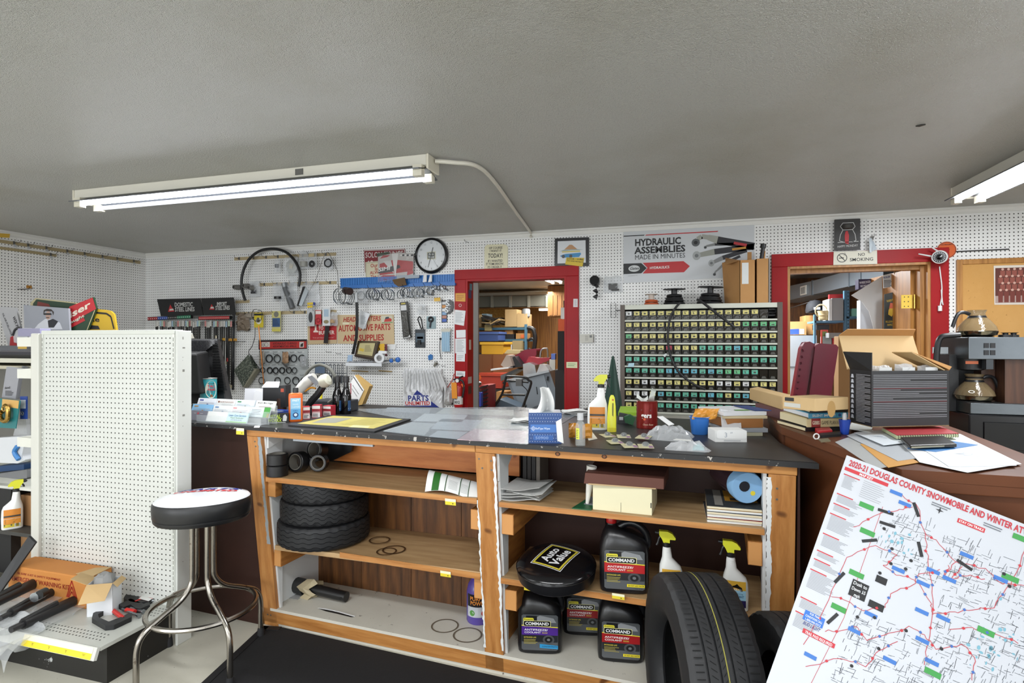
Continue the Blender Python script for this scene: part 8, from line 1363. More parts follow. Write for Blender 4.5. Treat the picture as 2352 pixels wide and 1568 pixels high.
ptag(1972,1355,.04,.044,'#16171a',('Dusk to','Dawn 55','mph'),0,.0085);ptag(1869,1421,.05,.026,'#2f6bc0',('FOR TRAIL','CONDITIONS CALL','1-800-942-5313'),0,.0055);ptag(1880,1465,.08,.012,'#b8303a',('TRAIL PASS REQUIRED',),0,.007);ptag(2024,1332,.026,.018,'#16171a');ptag(2012,1391,.036,.018,'#16171a')
m.text('#26357a','BUD LIGHT',FMp,*PX(1843,1432),.009,.042,'l',.01,.2)
for u,v,r in((1928,1326,1.2),(1912,1420,1.15),(2034,1175,.1),(2104,1170,-1.0),(2113,1261,-1.1),(2215,1297,-.25),(2038,1204,.1),(1997,1241,.55)):ptag(u,v,.038,.008,'#1b1c20',None,r)
for u,v in((2058,1132),(2078,1157),(2063,1308),(2143,1311),(2180,1330),(2120,1340),(2117,1404),(2166,1419),(2000,1411),(1962,1448),(1861,1506),(2118,1470),(2043,1516),(2140,1520),(2220,1275),(2298,1330)):ptag(u,v,.030,.010,'#3a6fb8')
for u,v in((1990,1162),(1992,1222),(1967,1318),(1926,1396),(2142,1545),(2264,1450),(2320,1327),(2345,1236)):ptag(u,v,.036,.014,'#3a8f45')
R7=random.Random(21);k=MB();mm=lambda:(R7.uniform(.13,.60),R7.uniform(-.80,-.10))
for i in range(2000):
 a,b_=mm()
 if a<.30 and b_<-.24 and b_>-.38:continue
 L=R7.uniform(.005,.026);an=R7.choice((0,math.pi/2,.15,1.4))+R7.uniform(-.1,.1);k.line('#6b7077' if i%3 else '#3c4046',FMp,[(a,b_),(a+L*math.cos(an),b_+L*math.sin(an))],.0010,.0006)
mp.part('road_line',k,kind='stuff');k=MB()
for i in range(60):a,b_=R7.choice(((.42,-.33),(.30,-.60),(.33,-.52),(.19,-.19),(.45,-.30)));k.disc('#6fa3b5',FMp,a+R7.gauss(0,.025),b_+R7.gauss(0,.03),R7.uniform(.001,.005),.0008,7,R7.uniform(.001,.006))
mp.part('lake_patch',k,kind='stuff');k=MB()
TRL=[[(2060,1130),(2105,1160),(2125,1225),(2150,1240),(2195,1290),(2260,1305),(2300,1340),(2352,1345)],[(1960,1210),(2020,1180),(2060,1170),(2095,1165)],[(1845,1480),(1905,1375),(1945,1280),(2010,1250),(2060,1275),(2030,1300),(2060,1320),(2100,1330),(2140,1385),(2140,1410)],[(1910,1370),(1945,1380),(1980,1400),(2030,1395),(2048,1362),(2100,1340),(2110,1315),(2160,1310)],[(1895,1450),(1940,1445),(1968,1438),(1990,1470),(2040,1455),(2090,1440),(2125,1460),(2150,1490),(2210,1480),(2240,1510),(2230,1560)],[(2140,1410),(2190,1405),(2235,1400),(2280,1395),(2320,1345)],[(2125,1225),(2130,1290),(2145,1380),(2130,1480),(2125,1530)],[(2180,1445),(2230,1440),(2290,1460),(2340,1475)],[(1850,1530),(1930,1510),(1990,1530),(2010,1500),(2060,1470)],[(2210,1300),(2185,1330),(2220,1320),(2262,1330)],[(2320,1350),(2352,1260)],[(2195,1290),(2165,1330),(2180,1300)]]
for tr in TRL:
 q=[PX(*z_)for z_ in tr];w=[q[0]]
 for(x0,y0),(x1,y1)in zip(q,q[1:]):
  for j in range(1,6):w.append((x0+(x1-x0)*j/5+R7.uniform(-.003,.003),y0+(y1-y0)*j/5+R7.uniform(-.003,.003)))
 k.line('#b5404a',FMp,w,.0015,.001)
 for j in range(3,len(w),5):x,y=w[j];s=.0042;k.flat('#b8303a' if j%2 else '#3a62a8',FMp,[(x-s,y),(x,y-s),(x+s,y),(x,y+s)],.0014)
mp.part('trail_line',k,kind='stuff');k=MB()
for i in range(34):a,b_=mm();k.disc('#1b1c20',FMp,a,b_,.0042,.0016,10)
mp.part('site_dot',k,kind='stuff');k=MB();k.line('#b8303a',FMp,[(.122,-.10),(.118,-.42),(.06,-.9)],.001,.0008)
for b0,n in((-.055,10),(-.115,6),(-.145,5),(-.175,12),(-.235,9),(-.285,4),(-.31,5),(-.34,13),(-.42,7),(-.46,10)):k.rect('#b8303a',FMp,.008,b0-.001,.05,b0+.002,.0008).lines('#8d9197',FMp,.012,b0-.0052*n*.72,.078 if b0<-.1 else.045,b0-.002,n,.0014,.0008)
k.lines('#9a9da3',FMp,.06,-.10,.118,-.048,9,.0016,.0008).lines('#6d7178',FMp,.225,-.045,.275,-.033,2,.003,.0008).lines('#6d7178',FMp,.345,-.045,.395,-.033,2,.003,.0008);(x,y)=PX(2158,1172);k.flat('#26272b',FMp,[(x-.010,y),(x-.002,y-.002),(x,y-.010),(x+.002,y-.002),(x+.010,y),(x+.002,y+.002),(x,y+.010),(x-.002,y+.002)],.001)
mp.part('fine_print',k,kind='stuff');mp.part('lettering',m,kind='stuff')
# storeroom beyond the first doorway
def PB(y):return Fr((0,y,0),(1,0,0),(0,0,1))
def bxp(name,label,cat,u0,v0,u1,v1,y,dp,mat,grp=None,bev=.004,part='body',lid=None):
 f=PB(y);a0,b0=f.px(u0,v1);a1,b1=f.px(u1,v0);b0=0 if v1>=980 else b0;t=Thing(name,label,cat,f((a0+a1)/2,b0,-dp/2),grp);t.part(part,MB().slab(mat,f,[(a0,b0),(a1,b0),(a1,b1),(a0,b1)],-dp,0),bev=bev)
 if lid:t.part('lid',MB().slab(lid,f,[(a0-.02,b1-.035),(a1+.02,b1-.035),(a1+.02,b1+.004),(a0-.02,b1+.004)],-dp-.02,.02),bev=.006)
 return t,f,a0,b0,a1,b1
def pol(name,label,cat,pts,y,dp,mat,grp=None,bev=.003):
 f=PB(y);q=[f.px(*z_)for z_ in pts];t=Thing(name,label,cat,f(q[0][0],min(z_[1]for z_ in q),0),grp);t.part('body',MB().slab(mat,f,q,-dp,0),bev=bev);return t,f
t,f,*_=bxp('soffit_beam','grey panelled duct soffit across the storeroom','beam',1060,677,1258,706,9.9,.5,'#6d7069,.6',part='duct')
for i in range(5):u=1087+42*i;a,b_=f.px(u,706);a2,b2=f.px(u+5,679);t.part('duct_rib',MB().slab('#8a8d86,.5',f,[(a,b_),(a2,b_),(a2,b2),(a,b2)],0,.05))
a,b_=f.px(1060,681);a2,_=f.px(1258,681);t.part('top_angle',MB().slab('#9a9d98,.5',f,[(a,b_),(a2,b_),(a2,b_+.05),(a,b_+.05)],0,.06));bxp('wood_header','varnished wood header board under the grey soffit','beam',1060,705,1260,709,9.85,.2,'panelling');bxp('osb_panel','pale chipboard panel on the far storeroom wall','panel',1060,708,1178,760,10.86,.03,'osb');t,f,*_=bxp('wood_bulkhead','varnished plank bulkhead beside the storeroom lamp','bulkhead',1258,655,1306,726,9.4,.5,'panelling')
for i in range(4):a,b_=f.px(1262+10*i,724);a2,b2=f.px(1270+10*i,678);t.part('plank',MB().slab('panelling',f,[(a,b_),(a2,b_),(a2,b2),(a,b2)],0,.015))
k=MB();fw=PB(10.88);W_=tag(bpy.data.objects['wall_storeroom_far'])
for i in range(16):a=-4.6+.24*i;mesh_obj('plank',MB().slab('panelling',PB(10.9),[(a,0),(a+.228,0),(a+.228,2.4),(a,2.4)],0,.012),W_)
bxp('storeroom_lamp','small lit lamp on the far storeroom wall','lamp',1238,708,1257,713,10.4,.1,'lens_on',part='lens')
SY=9.3;sv=Thing('steel_shelving','blue steel shelving unit full of boxes in the storeroom','shelving',PB(SY)(PB(SY).px(1150,800)[0],0,0));f=PB(SY);X0,X1=f.px(1062,800)[0],f.px(1210,800)[0]
for v in(752,778.5,812):z=f.px(1150,v)[1];sv.part('shelf',MB().box('#3d6478,.5',X0,X1,SY,SY+.6,z-.04,z))
for x in(X0,X1-.04):sv.part('post',MB().box('#45708a,.5',x,x+.04,SY-.005,SY+.04,0,f.px(1150,745)[1]))
cd='cardboard';S1='cartons on the storeroom shelf'
for a in(('carton','tall pale carton upright on the top storeroom shelf','box',1160,710,1187,750,SY+.05,.3,'kraft',S1),('carton','pale carton with printed lines on top storeroom shelf','box',1187.5,720,1211,751,SY+.05,.3,'kraft',S1),('carton','narrow tan carton at the shelf end by the door jamb','box',1092,722,1106,750,SY+.05,.3,'kraft',S1),('blue_case','pale blue case standing on the top storeroom shelf','case',1106.5,720,1118,742,SY+.1,.3,'#7d96a6,.5',None),('carton','small carton on the middle storeroom shelf','box',1160,754,1178,768,SY+.05,.3,cd,S1),('black_bag','black holdall squeezed on the middle storeroom shelf','bag',1158,767,1181,778,SY+.02,.3,'#17171a,.6',None),('carton','tan carton with orange label on the middle shelf','box',1185,765,1208,778,SY+.03,.3,cd,S1),('file_box','beige file box below the middle shelf','box',1177,782,1198,806,SY-.1,.3,'#a3916a,.6',None),('white_jug','white plastic jug below the middle shelf','jug',1160,790,1174,806,SY-.15,.2,'#c9cdd3,.4',None),('yellow_jug','yellow and white jug on the shelf edge','jug',1113,746,1128,759,SY-.05,.1,'#c9b87a,.5',None)):bxp(*a)
b=bxp('label_card','orange and white shipping label on the tan carton','label',1196,768,1205,776,SY+.02,.004,'#cf6a3a,.5')
p=PB(SY)(*PB(SY).px(1204,726),.0);solo('grey_tank','grey round tank standing above the printed carton','tank',MB().lathe('#8f9396,.35',[(.05,0),(.07,.02),(.072,.12),(.06,.15),(.001,.16)],20,Matrix.Translation(p+Vector((0,.12,-.02)))))
R8=random.Random(6)
for i in range(12):u,v=R8.uniform(1112,1148),R8.uniform(724,747);w=R8.uniform(10,22);s=R8.uniform(-6,6);pol('scrap_board','scrap board piece in the heap on the top shelf','board',[(u-w/2,v+s),(u+w/2,v-s),(u+w/2,v-s-3),(u-w/2,v+s-3)],SY-.02-.02*i,.3,('#8f7a55,.7','#3a342c,.6','#b59a6a,.7','#2a2724,.6')[i%4],'heap of scrap boards')
bxp('storage_tote','large blue plastic tote on the storeroom shelving','tote',1070,762,1144,783,8.9,.4,'#3f568f,.4',None,.02,'tub','#4a639f,.4');t,f,a0,b0,a1,b1=bxp('storage_tote','yellow plastic tote on the brown carton','tote',1106,786,1156,813,8.3,.4,'#c99a2c,.4',None,.02,'tub','#d3a636,.4');bxp('brown_carton','large brown carton under the yellow tote','box',1080,814,1128,862,8.2,.5,'#6d4526,.7');bxp('brown_carton','wider brown carton side face beside the tipped cabinet','box',1128,814,1168,858,8.3,.5,'#7d5330,.7');bxp('storage_tote','red plastic tote below the brown cartons','tote',1098,858,1152,892,8.0,.5,'#a83a2c,.4',None,.02,'tub','#b5432f,.4');bxp('dark_crate','dark crate under the red tote','crate',1100,892,1165,1010,8.0,.5,'#2a2826,.7');bxp('floor_carton','small carton on the storeroom floor behind mower','box',1140,900,1165,985,7.4,.3,cd)
def cushion(name,label,pts,y,th,m='vinyl_maroon',grp=None,ribs=0):
 f=PB(y);q=[f.px(*z_)for z_ in pts];n=len(q);cx,cy=sum(z_[0]for z_ in q)/n,sum(z_[1]for z_ in q)/n;t=Thing(name,label,'vinyl seat',f(cx,min(z_[1]for z_ in q),0),grp);t.part('padding',MB().slab(m,f,q,-th,0,True),bev=min(.035,th*.35))
 k=MB()
 for i in range(ribs):r=(i+.5)/ribs;A,B_=q[0],q[-1];C1,D1_=q[1],q[-2];k.tube('#4a0d1e,.4',[f(A[0]+(B_[0]-A[0])*r+.02,A[1]+(B_[1]-A[1])*r,.004),f(A[0]*.6+C1[0]*.4+((B_[0]*.6+D1_[0]*.4)-(A[0]*.6+C1[0]*.4))*r,A[1]*.6+C1[1]*.4+((B_[1]*.6+D1_[1]*.4)-(A[1]*.6+C1[1]*.4))*r,.004)],.006,6,1)
 if ribs:t.part('rib_seam',k,kind='stuff')
 return t
cushion('vehicle_seat','red vinyl seat folded on the junk heap',[(1182,832),(1205,842),(1232,815),(1232,800),(1205,803),(1180,818)],7.3,.3);cushion('vehicle_seat','red glossy bike seat lying across the junk heap',[(1205,838),(1235,838),(1262,827),(1262,821),(1235,822),(1215,818)],7.1,.2,'#8a2430,.25')
t,f=pol('tipped_cabinet','grey steel filing cabinet tipped on its side','cabinet',[(1165,874),(1262,851),(1288,930),(1205,985)],6.7,.5,'#7d8791,.4',None,.008);t.part('drawer_front',MB().slab('#8b96a1,.4',f,[f.px(*z_)for z_ in((1172,878),(1250,860),(1266,918),(1200,945))],.0,.012));t.part('edge_rail',MB().slab('#a9b1b8,.35',f,[f.px(*z_)for z_ in((1160,872),(1262,849),(1263,854),(1162,878))],0,.03));t.part('latch',MB().slab('#131315',f,[f.px(*z_)for z_ in((1256,873),(1260,873),(1261,864),(1257,864))],.0,.02));t.part('handle_slot',MB().slab('#2b3036',f,[f.px(*z_)for z_ in((1234,905),(1236,905),(1234,888),(1232,888))],.012,.016));mf=PB(6.3);t=Thing('push_mower','black push mower handle with grey deck in storeroom','mower',mf(mf.px(1165,980)[0],0,0));pt=lambda*w:[mf(*mf.px(*z_))for z_ in w]
t.part('handle',MB().tube('#17181a,.4',pt((1130,940),(1153,905),(1162,868),(1168,864),(1205,866),(1214,873),(1220,880),(1208,915),(1195,950)),.014,8,3));t.part('handle_bar',MB().tube('#17181a,.4',pt((1152,906),(1206,907)),.012,8,1).tube('#17181a,.4',pt((1155,880),(1168,874),(1214,878)),.010,8,2));t.part('mower_body',MB().box('#1d1d1f,.6',mf.px(1128,950)[0],mf.px(1188,950)[0],6.32,6.6,0,mf.px(1150,945)[1]));t.part('control_box',MB().cb('#5d6063,.4',mf(*mf.px(1193,878)),(.07,.06,.08)));t.part('grass_deck',MB().slab('#4a5968,.35',mf,[mf.px(*z_)for z_ in((1122,942),(1145,916),(1195,936),(1190,960),(1125,960))],-.3,.0),bev=.01);t.part('control_cable',MB().tube('#111113,.5',pt((1200,885),(1212,900),(1206,930),(1215,950)),.005,6,3))
pol('chrome_housing','shiny chrome housing on top of the tipped cabinet','housing',[(1202,862),(1232,858),(1228,838),(1215,832),(1201,836)],6.9,.2,'#b9bfc4,.2,.9');pol('clear_wrap','clear plastic wrap bundle beside the chrome housing','plastic',[(1232,858),(1262,851),(1252,838),(1240,836)],6.8,.2,'bag_thick');pol('steel_bracket','bent dark steel channel bracket on the junk heap','bracket',[(1150,838),(1160,845),(1178,840),(1170,816),(1163,815)],7.0,.25,'#8a7d74,.4');pol('steel_channel','black angled channel leaning beside the red seat','channel',[(1176,845),(1200,842),(1182,818),(1173,822)],7.1,.3,'#17171a,.5');pol('chrome_strip','white strip lying across the brown cartons','strip',[(1127,851),(1168,846),(1168,843),(1127,847)],6.9,.2,'#c9ccce,.4');pol('grey_board','grey board lying across the red tote','board',[(1150,875),(1195,848),(1188,846),(1150,862)],7.2,.3,'#6d7074,.5');pol('rope_bundle','tan rope bundle behind the red seat','rope',[(1158,812),(1195,812),(1195,804),(1165,803)],7.6,.2,'#a3936d,.8')
t,f,a0,b0,a1,b1=bxp('tool_rack','red and black tool organiser rack beside the door jamb','rack',1103,885,1119,985,6.0,.3,'#8a2424,.5')
for i in range(6):a,b_=f.px(1104,892+9*i);t.part('tray',MB().slab('#1b1b1d,.5',f,[(a,b_),(a+.09,b_+.03),(a+.09,b_+.045),(a,b_+.015)],0,.06))
bxp('low_stand','dark low stand under the bright blue can','stand',1088,934,1102.5,985,5.8,.1,'#1b1a1a,.7');bxp('junk_crate','dark crate supporting the tipped filing cabinet','crate',1168,932,1282,985,6.9,.4,'#26221f,.7');bxp('coat_post','dark post carrying coats beside the storeroom jamb','post',1294,690,1299,985,6.28,.05,'#2a241f,.6');bxp('blue_can','bright blue can next to the tool organiser','can',1092,901,1105,933,5.8,.06,'#2338a8,.4',None,.01);mf2=PB(5.88);solo('orange_reflector','round orange reflector above the blue can','reflector',MB().disc('#e0601c,.4',mf2,*mf2.px(1099,867),.03,.0,18).disc('#e0601c,.4',mf2,*mf2.px(1099,867),.03,-.01,18));solo('chrome_lamp','small chrome lamp below the orange reflector','lamp',MB().lathe('#7d8085,.25,.9',[(.001,-.03),(.03,-.015),(.034,.01),(.001,.03)],16,Matrix.Translation(aty(1099,880,5.83))).cyl('#55585b,.4',aty(1099,882,5.83),aty(1099,906,5.83),.008).cyl('#55585b,.4',aty(1099,869,5.89),aty(1099,882,5.84),.006));bxp('door_edge_track','grey steel door track standing in storeroom doorway','track',1086,636,1098,985,5.15,.03,'#7d7f80,.45',None,.003)
hf=PB(8.9);h_=lambda*w:[hf(*hf.px(*z_))for z_ in w];solo('vacuum_hose','black vacuum hose looped on the shelving post','hose',MB().tube('#16161a,.5',h_((1213,752),(1224,756),(1229,775),(1227,800)),.035,8,4).tube('#16161a,.5',h_((1212,782),(1222,777),(1227,785),(1222,805),(1214,800)),.02,8,4));hf=PB(7.4);solo('metal_hoop','grey metal hoop behind the red bike seat','hoop',MB().tube('#8a8d8c,.35,.6',h_((1240,825),(1243,805),(1252,800),(1258,808),(1258,870)),.012,7,4));bxp('white_sheet','white sheet standing behind the tipped cabinet','sheet',1262,825,1275,850,7.0,.03,'#a9aaa4,.5');bxp('blue_bottle','blue capped bottle at the end of the junk heap','bottle',1266,812,1275,825.5,7.0,.08,'#4c63a8,.4',None,.01)
bxp('orange_vest','orange safety vest hanging by the far jamb','vest',1282,732,1298,760,6.2,.08,'#c2552c,.7',None,.02);bxp('dark_coat','dark coat hanging below the orange vest','coat',1281,760,1299,850,6.2,.1,'#1d1b1d,.8',None,.03);bxp('white_bags','white plastic bags hanging above the orange vest','bag',1288,706,1300,732,6.1,.08,'#c9cbcb,.4',None,.02);bxp('dark_cabinet','dark cabinet standing under the hanging coat','cabinet',1275,850,1299,985,6.4,.3,'#1b1719,.6')
# parts room beyond the second doorway
du=[att(1760,668,8.0),att(1866,645,6.68),att(1951,621,5.77),att(1978,613,5.43),att(2030,598,4.95)];db=[att(1760,702,8.0),att(1866,676.5,6.68),att(1951,657,5.77),att(1978,651,5.43),att(2030,640,4.95)];t=Thing('air_duct','long galvanised air duct running under parts room ceiling','air duct',du[1]-Vector((0,0,.3)))
for i in range(4):o=Vector((.28,.05,0));g=(du[i+1]-du[i])*.006;t.part('duct_section',MB().hexa('#8f9aa3,.35,.5',[db[i]+g,db[i+1]-g,db[i+1]-g+o,db[i]+g+o,du[i]+g,du[i+1]-g,du[i+1]-g+o,du[i]+g+o]));t.part('duct_flange',MB().hexa('#6d777f,.4,.5',[db[i+1]-g*2-Vector((.006,0,.008)),db[i+1]+g*2-Vector((.006,0,.008)),db[i+1]+g*2+o,db[i+1]-g*2+o,du[i+1]-g*2+Vector((-.006,0,.008)),du[i+1]+g*2+Vector((-.006,0,.008)),du[i+1]+g*2+o,du[i+1]-g*2+o]))
f=Fr(db[1]+(db[0]-db[1])*.08,db[1]-db[0],(0,0,1));t.part('vent_grille',MB().slab('#c9ccc8,.4',f,[(-.02,.02),(-.17,.02),(-.17,.13),(-.02,.13)],.004,.014));k=MB()
for i in range(7):k.slab('#55585a',f,[(-.05-.015*i,.035),(-.056-.015*i,.035),(-.056-.015*i,.115),(-.05-.015*i,.115)],.014,.016)
t.part('grille_slot',k,kind='stuff')
t,f,a0,b0,a1,b1=bxp('old_fridge','pale grey fridge standing in the parts room','fridge',1790,770,1876,1010,6.3,.5,'#b3bac0,.4',None,.012,'cabinet');a,b_=f.px(1790,843);t.part('door_gap',MB().slab('#4d5358',f,[(a0,b_),(a1,b_),(a1,b_+.008),(a0,b_+.008)],0,.002))
t,f,a0,b0,a1,b1=bxp('carton','brown carton with blue label on the fridge','box',1796,738,1852,769,6.4,.3,cd,'cartons in the parts room');t.part('blue_label',MB().slab('#2c4aa8,.4',f,[f.px(*z_)for z_ in((1813,768),(1835,767),(1835,755),(1813,756))],0,.003));t.part('white_label',MB().slab('#bfc4bd,.4',f,[f.px(*z_)for z_ in((1836,767),(1847,767),(1847,755),(1836,755))],0,.003));bxp('carton','open brown carton behind the blue label carton','box',1850,724,1870,768,6.6,.3,cd,'cartons in the parts room')
f=PB(6.5);p=f(*f.px(1872,712));t=Thing('baseball_cap','dark baseball cap hanging in the parts room','cap',p);t.part('hook',MB().cyl('#555555,.4',p+Vector((0,0,.1)),Vector((p.x,8.3,p.z+.1)),.006));t.part('crown',MB().lathe('#12141a,.8',[(.085,-.03),(.09,.0),(.08,.06),(.05,.095),(.001,.105)],20,Matrix.Translation(p)));t.part('peak',MB().slab('#12141a,.8',Fr(p+Vector((0,-.03,-.02)),(1,0,0),(0,-1,.2)),[(-.08,0),(.08,0),(.05,.1),(-.05,.1)],0,.006));t.part('badge',MB().slab('#b9babb',Fr(p+Vector((0,-.088,0)),(1,0,0),(0,0,1)),[(-.03,.0),(.03,.0),(.03,.025),(-.03,.025)],0,.004))
sf_=PB(6.0);sh=Thing('steel_shelving','blue steel shelving corner in the parts room','shelving',sf_(sf_.px(1930,800)[0],0,0))
def brd(u0,v0,u1,v1,dp=.35,nm='shelf',m='#4a7390,.5'):a0,b0=sf_.px(u0,v1);a1,b1=sf_.px(u1,v0);sh.part(nm,MB().slab(m,sf_,[(a0,b0),(a1,b0),(a1,b1),(a0,b1)],-dp,0))
brd(1939,667,1944,1010,.04,'post');brd(1944.5,667,1951,1010,.04,'post');brd(1870,722,1874.5,1010,.04,'post');brd(1872,736,1940,741);brd(1944,726,1982,731);brd(1872,800,1940,804);k=MB()
for i in range(12):k.disc('#1f3440',sf_,*sf_.px(1948,672+8*i),.006,.001,8)
sh.part('punched_hole',k,kind='stuff')
for a in(('ring_binder','grey ring binder with white spine on parts room shelf','binder',1911,684,1937,736,5.98,.25,'#8a8d91,.5'),('ring_binder','white ring binder leaning on the parts room shelf','binder',1904,686,1911,736,5.97,.25,'#ced3d6,.5'),('red_folder','red folder behind the grey binder','folder',1905,675,1937,690,6.2,.05,'#b32a2c,.5'),('teal_box','small teal box on the parts room shelf','box',1957,708,1976,726,5.98,.15,'#6aa39a,.5'),('red_crate','red plastic crate frame under the shelf','crate',1886,757,1902,800,6.02,.02,'#c9412c,.4'),('green_board','olive green board inside the red crate','board',1889,761,1899,800,6.018,.01,'#6d7a3c,.5'),('clear_tub','clear plastic tub on the lower shelf','tub',1890,772,1910,800,6.005,.1,'#9aa6ad,.3'),('red_box','red and white box on the lower shelf','box',1912,776,1924,800,6.0,.1,'#b5343a,.4'),('grey_bundle','grey cloth bundle above the red box','bundle',1904,764,1936,776,5.85,.15,'#6d6f70,.8'),('black_case','black case in the shelf corner under binders','case',1876,745,1905,757,6.1,.2,'#17171a,.5'),('kraft_wrap','tall brown kraft paper roll behind the open carton','paper roll',1926,772,1952,1010,5.4,.15,'#7d5f38,.8')):bxp(*a)
t=Thing('wicker_basket','small pale wicker basket on the parts room shelf','basket',sf_(*sf_.px(1897,735)));p=sf_(*sf_.px(1897,735),-.05);t.part('weave',MB().lathe('#b3a27a,.8',[(.05,0),(.055,.02),(.052,.03),(.06,.05),(.057,.06),(.066,.09),(.062,.09),(.05,.01)],20,Matrix.Translation(p)));t.part('handle',MB().ring('#b9a983,.8',Fr(p+Vector((-.03,0,.09)),(1,0,0),(0,0,1)),0,0,.05,.006,0,18,6,1,.06))
bxp('dark_poster_box','dark purple box with white lettering on parts shelf','box',1972,640,2010,664,5.55,.1,'#2b2144,.5')[0].part('lettering',MB().ptext('#c9c9d3','WRECKER',PB(5.548),1974,652,2000,649,5,.02,0,.002).ptext('#c9c9d3','WE PAY CASH',PB(5.548),1976,660,2003,657,5,.02,0,.002))
f=PB(5.35);q=[f.px(*z_)for z_ in((1955,678),(2026,634),(2028,760),(2008,760),(1996,715),(1980,693))];solo('poster_sheet','large white curled poster sheet in front of the door','poster',MB().slab('#c6c7c6,.6',f,q,-.004,0));bxp('white_carton','white carton behind the curled poster sheet','box',1976,688,2010,790,5.45,.1,'#c3cad2,.5')
lf=lambda a0,z0,a1,z1,c:[(a0,z0),(a1,z0),(a1,z1),(a0,z1)]
f=PB(5.2);g=lambda*w:[f.px(*z_)for z_ in w];t=Thing('printed_sheet','white printed order sheet hanging on the open door','poster',f(*g((2040,660))[0],0));t.part('sheet',MB().slab('#c3c5c3,.6',f,g((2029,662),(2062,655),(2072,622),(2028,633)),-.003,0));t.part('lettering',MB().ptext('#2b2c6a','PROBLEM',f,2029,640,2044,637,4,.02,.1).lines('#5d5f63',f,*g((2030,660))[0],*g((2052,642))[0],6,.006))
t=Thing('dark_poster','dark framed poster with yellow and red bird emblem','poster',f(*g((2045,748))[0],0));t.part('board',MB().slab('#15201d,.4',f,g((2028,790),(2056,790),(2062,668),(2030,676)),.004,.02));m=MB();f3=PB(5.1795);h3=lambda*w:[f3.px(*z_)for z_ in w];m.flat('#c9a52c',f3,h3((2040,722),(2048,727),(2053,718),(2051,708),(2044,706),(2041,712))).flat('#c25a3a',f3,h3((2042,708),(2052,708),(2050,696),(2045,695)),.001).ptext('#b59a2c','HARVEST',f3,2037,694,2058,690,5,.02).ptext('#b59a2c','MILLENNIUM',f3,2034,741,2058,740,4.5,.02).ptext('#b59a2c','BIRDS',f3,2038,748,2055,747,4,.02);t.part('emblem',m);solo('board_stack','stack of framed boards leaning on the open door','boards',MB().slab('#8a7a5c,.6',f,g((2057,790),(2066,790),(2072,655),(2063,662)),-.01,.03).slab('#3a3c36,.6',f,g((2067,790),(2074,790),(2078,640),(2072,650)),-.01,.02));solo('twine_loop','brown twine tied round the leaning boards','twine',MB().tube('#6d5634,.8',[f(*g(z_)[0],.05)for z_ in((2050,625),(2056,645),(2066,655),(2070,665),(2066,672))],.008,6,3))
Xc='seats in the parts room'
cushion('vinyl_seat_back','maroon vinyl seat back with ribbed cushion',[(1806,1000),(1836,1000),(1872,790),(1860,784),(1848,786),(1840,800)],4.97,.12,'vinyl_maroon',Xc,14);cushion('vinyl_seat_back','smooth maroon vinyl seat back beside the ribbed one',[(1848,1000),(1895,1000),(1926,797),(1920,791),(1882,788),(1873,793)],4.93,.13,'vinyl_maroon',Xc)
# side wall rails and the shelving beyond the display end
for(v0,v1,u1,h,lb,us)in((550,599,323,7,'upper tan hook rail along the side wall',(30,62,104,152,192,233,267,305)),(566,583.5,130,6,'short lower tan strip on the side wall',(114,))):
 t=plate('hook_rail',lb,'rail',[(-60,v0+h-(60*(v1-v0)/u1)),(u1,v1+h),(u1,v1),(-60,v0-(60*(v1-v0)/u1))],.012,'#a3936f,.55',.0005,'rail','tan rails on the side wall',0,FL)
 for u in us:
  k=MB();hookwire(k,u,v0+(v1-v0)*u/u1+3,.09,fr=FL);t.part('hook',k);a,b_=FL.px(u,v0+(v1-v0)*u/u1+7);t.part('clip_tag',MB().slab('#b3b5b8,.3',FL,[(a-.01,b_-.02),(a+.012,b_-.02),(a+.012,b_),(a-.01,b_)],.02,.022))
plate('amber_tag','amber price tag above the side wall rail','price tag',[(-20,544),(22,546),(23,537),(-20,534)],.001,'#c9a23a',.08,fr=FL);barehook(45,664,'double wire hook with amber tag alone on the side wall','#a8742a',.14,FL,2)
run=Thing('gondola_shelving','cream shelving run stocked with hanging goods at picture edge','shelving',(-4.2,2.6,0));run.part('back_board',MB().box('#6b6a64,.7',-5.0,ux0,2.72,2.74,0,1.40));run.part('top_shelf',MB().box('#77757a,.5',-5.2,-3.05,2.74,3.15,1.395,1.42));ru=PB(2.3)
for v,h,m1 in((793,13,'#4a4c52,.5'),(822,12,'#c3c1b2,.5'),(840,9,'#b3ad98,.5')):z=ru.px(30,v+h)[1];run.part('shelf_edge',MB().box(m1,-5.0,ux0,2.36,2.70,z,z+h*.0021))
for v in(1120,):z=ru.px(50,v)[1];run.part('shelf',MB().box('#cfd0c8,.5',-4.6,ux0,2.26,2.7,z,z+.015));run.part('shelf_bracket',MB().slab('#d2d3cc,.5',Fr((ux0-.03,2.26,z),(0,1,0),(0,0,1)),[(0,0),(.4,0),(.4,-.12),(.1,-.08)],0,.012))
for v in(783,855,1010):p=aty(64,v,2.24);run.part('shelf_bracket',MB().box('#d6d6cd,.5',p.x-.02,ux0,2.2,2.26,p.z-.03,p.z+.02))
run.part('base_carton',MB().box('#a07850,.7',-3.62,-3.42,2.3,2.6,0.19,.62));run.part('dark_box',MB().box('#121214,.6',-4.3,-3.6,2.25,2.7,.19,.66));plate('amber_tag','amber tag on the dark shelf edge','price tag',[(41,801),(61,801),(61,793),(41,793)],.001,'#b5933a',.02,fr=PB(2.34))
def lcard(name,label,pts,mat,y,draw=None,th=.003):t,f=pol(name,label,'carded product',pts,y,th,mat,'goods hanging on the shelving run',0);
lc=lambda name,label,pts,mat,y,th=.004:pol(name,label,'carded product',pts,y,th,mat,'goods on the shelving run',0)
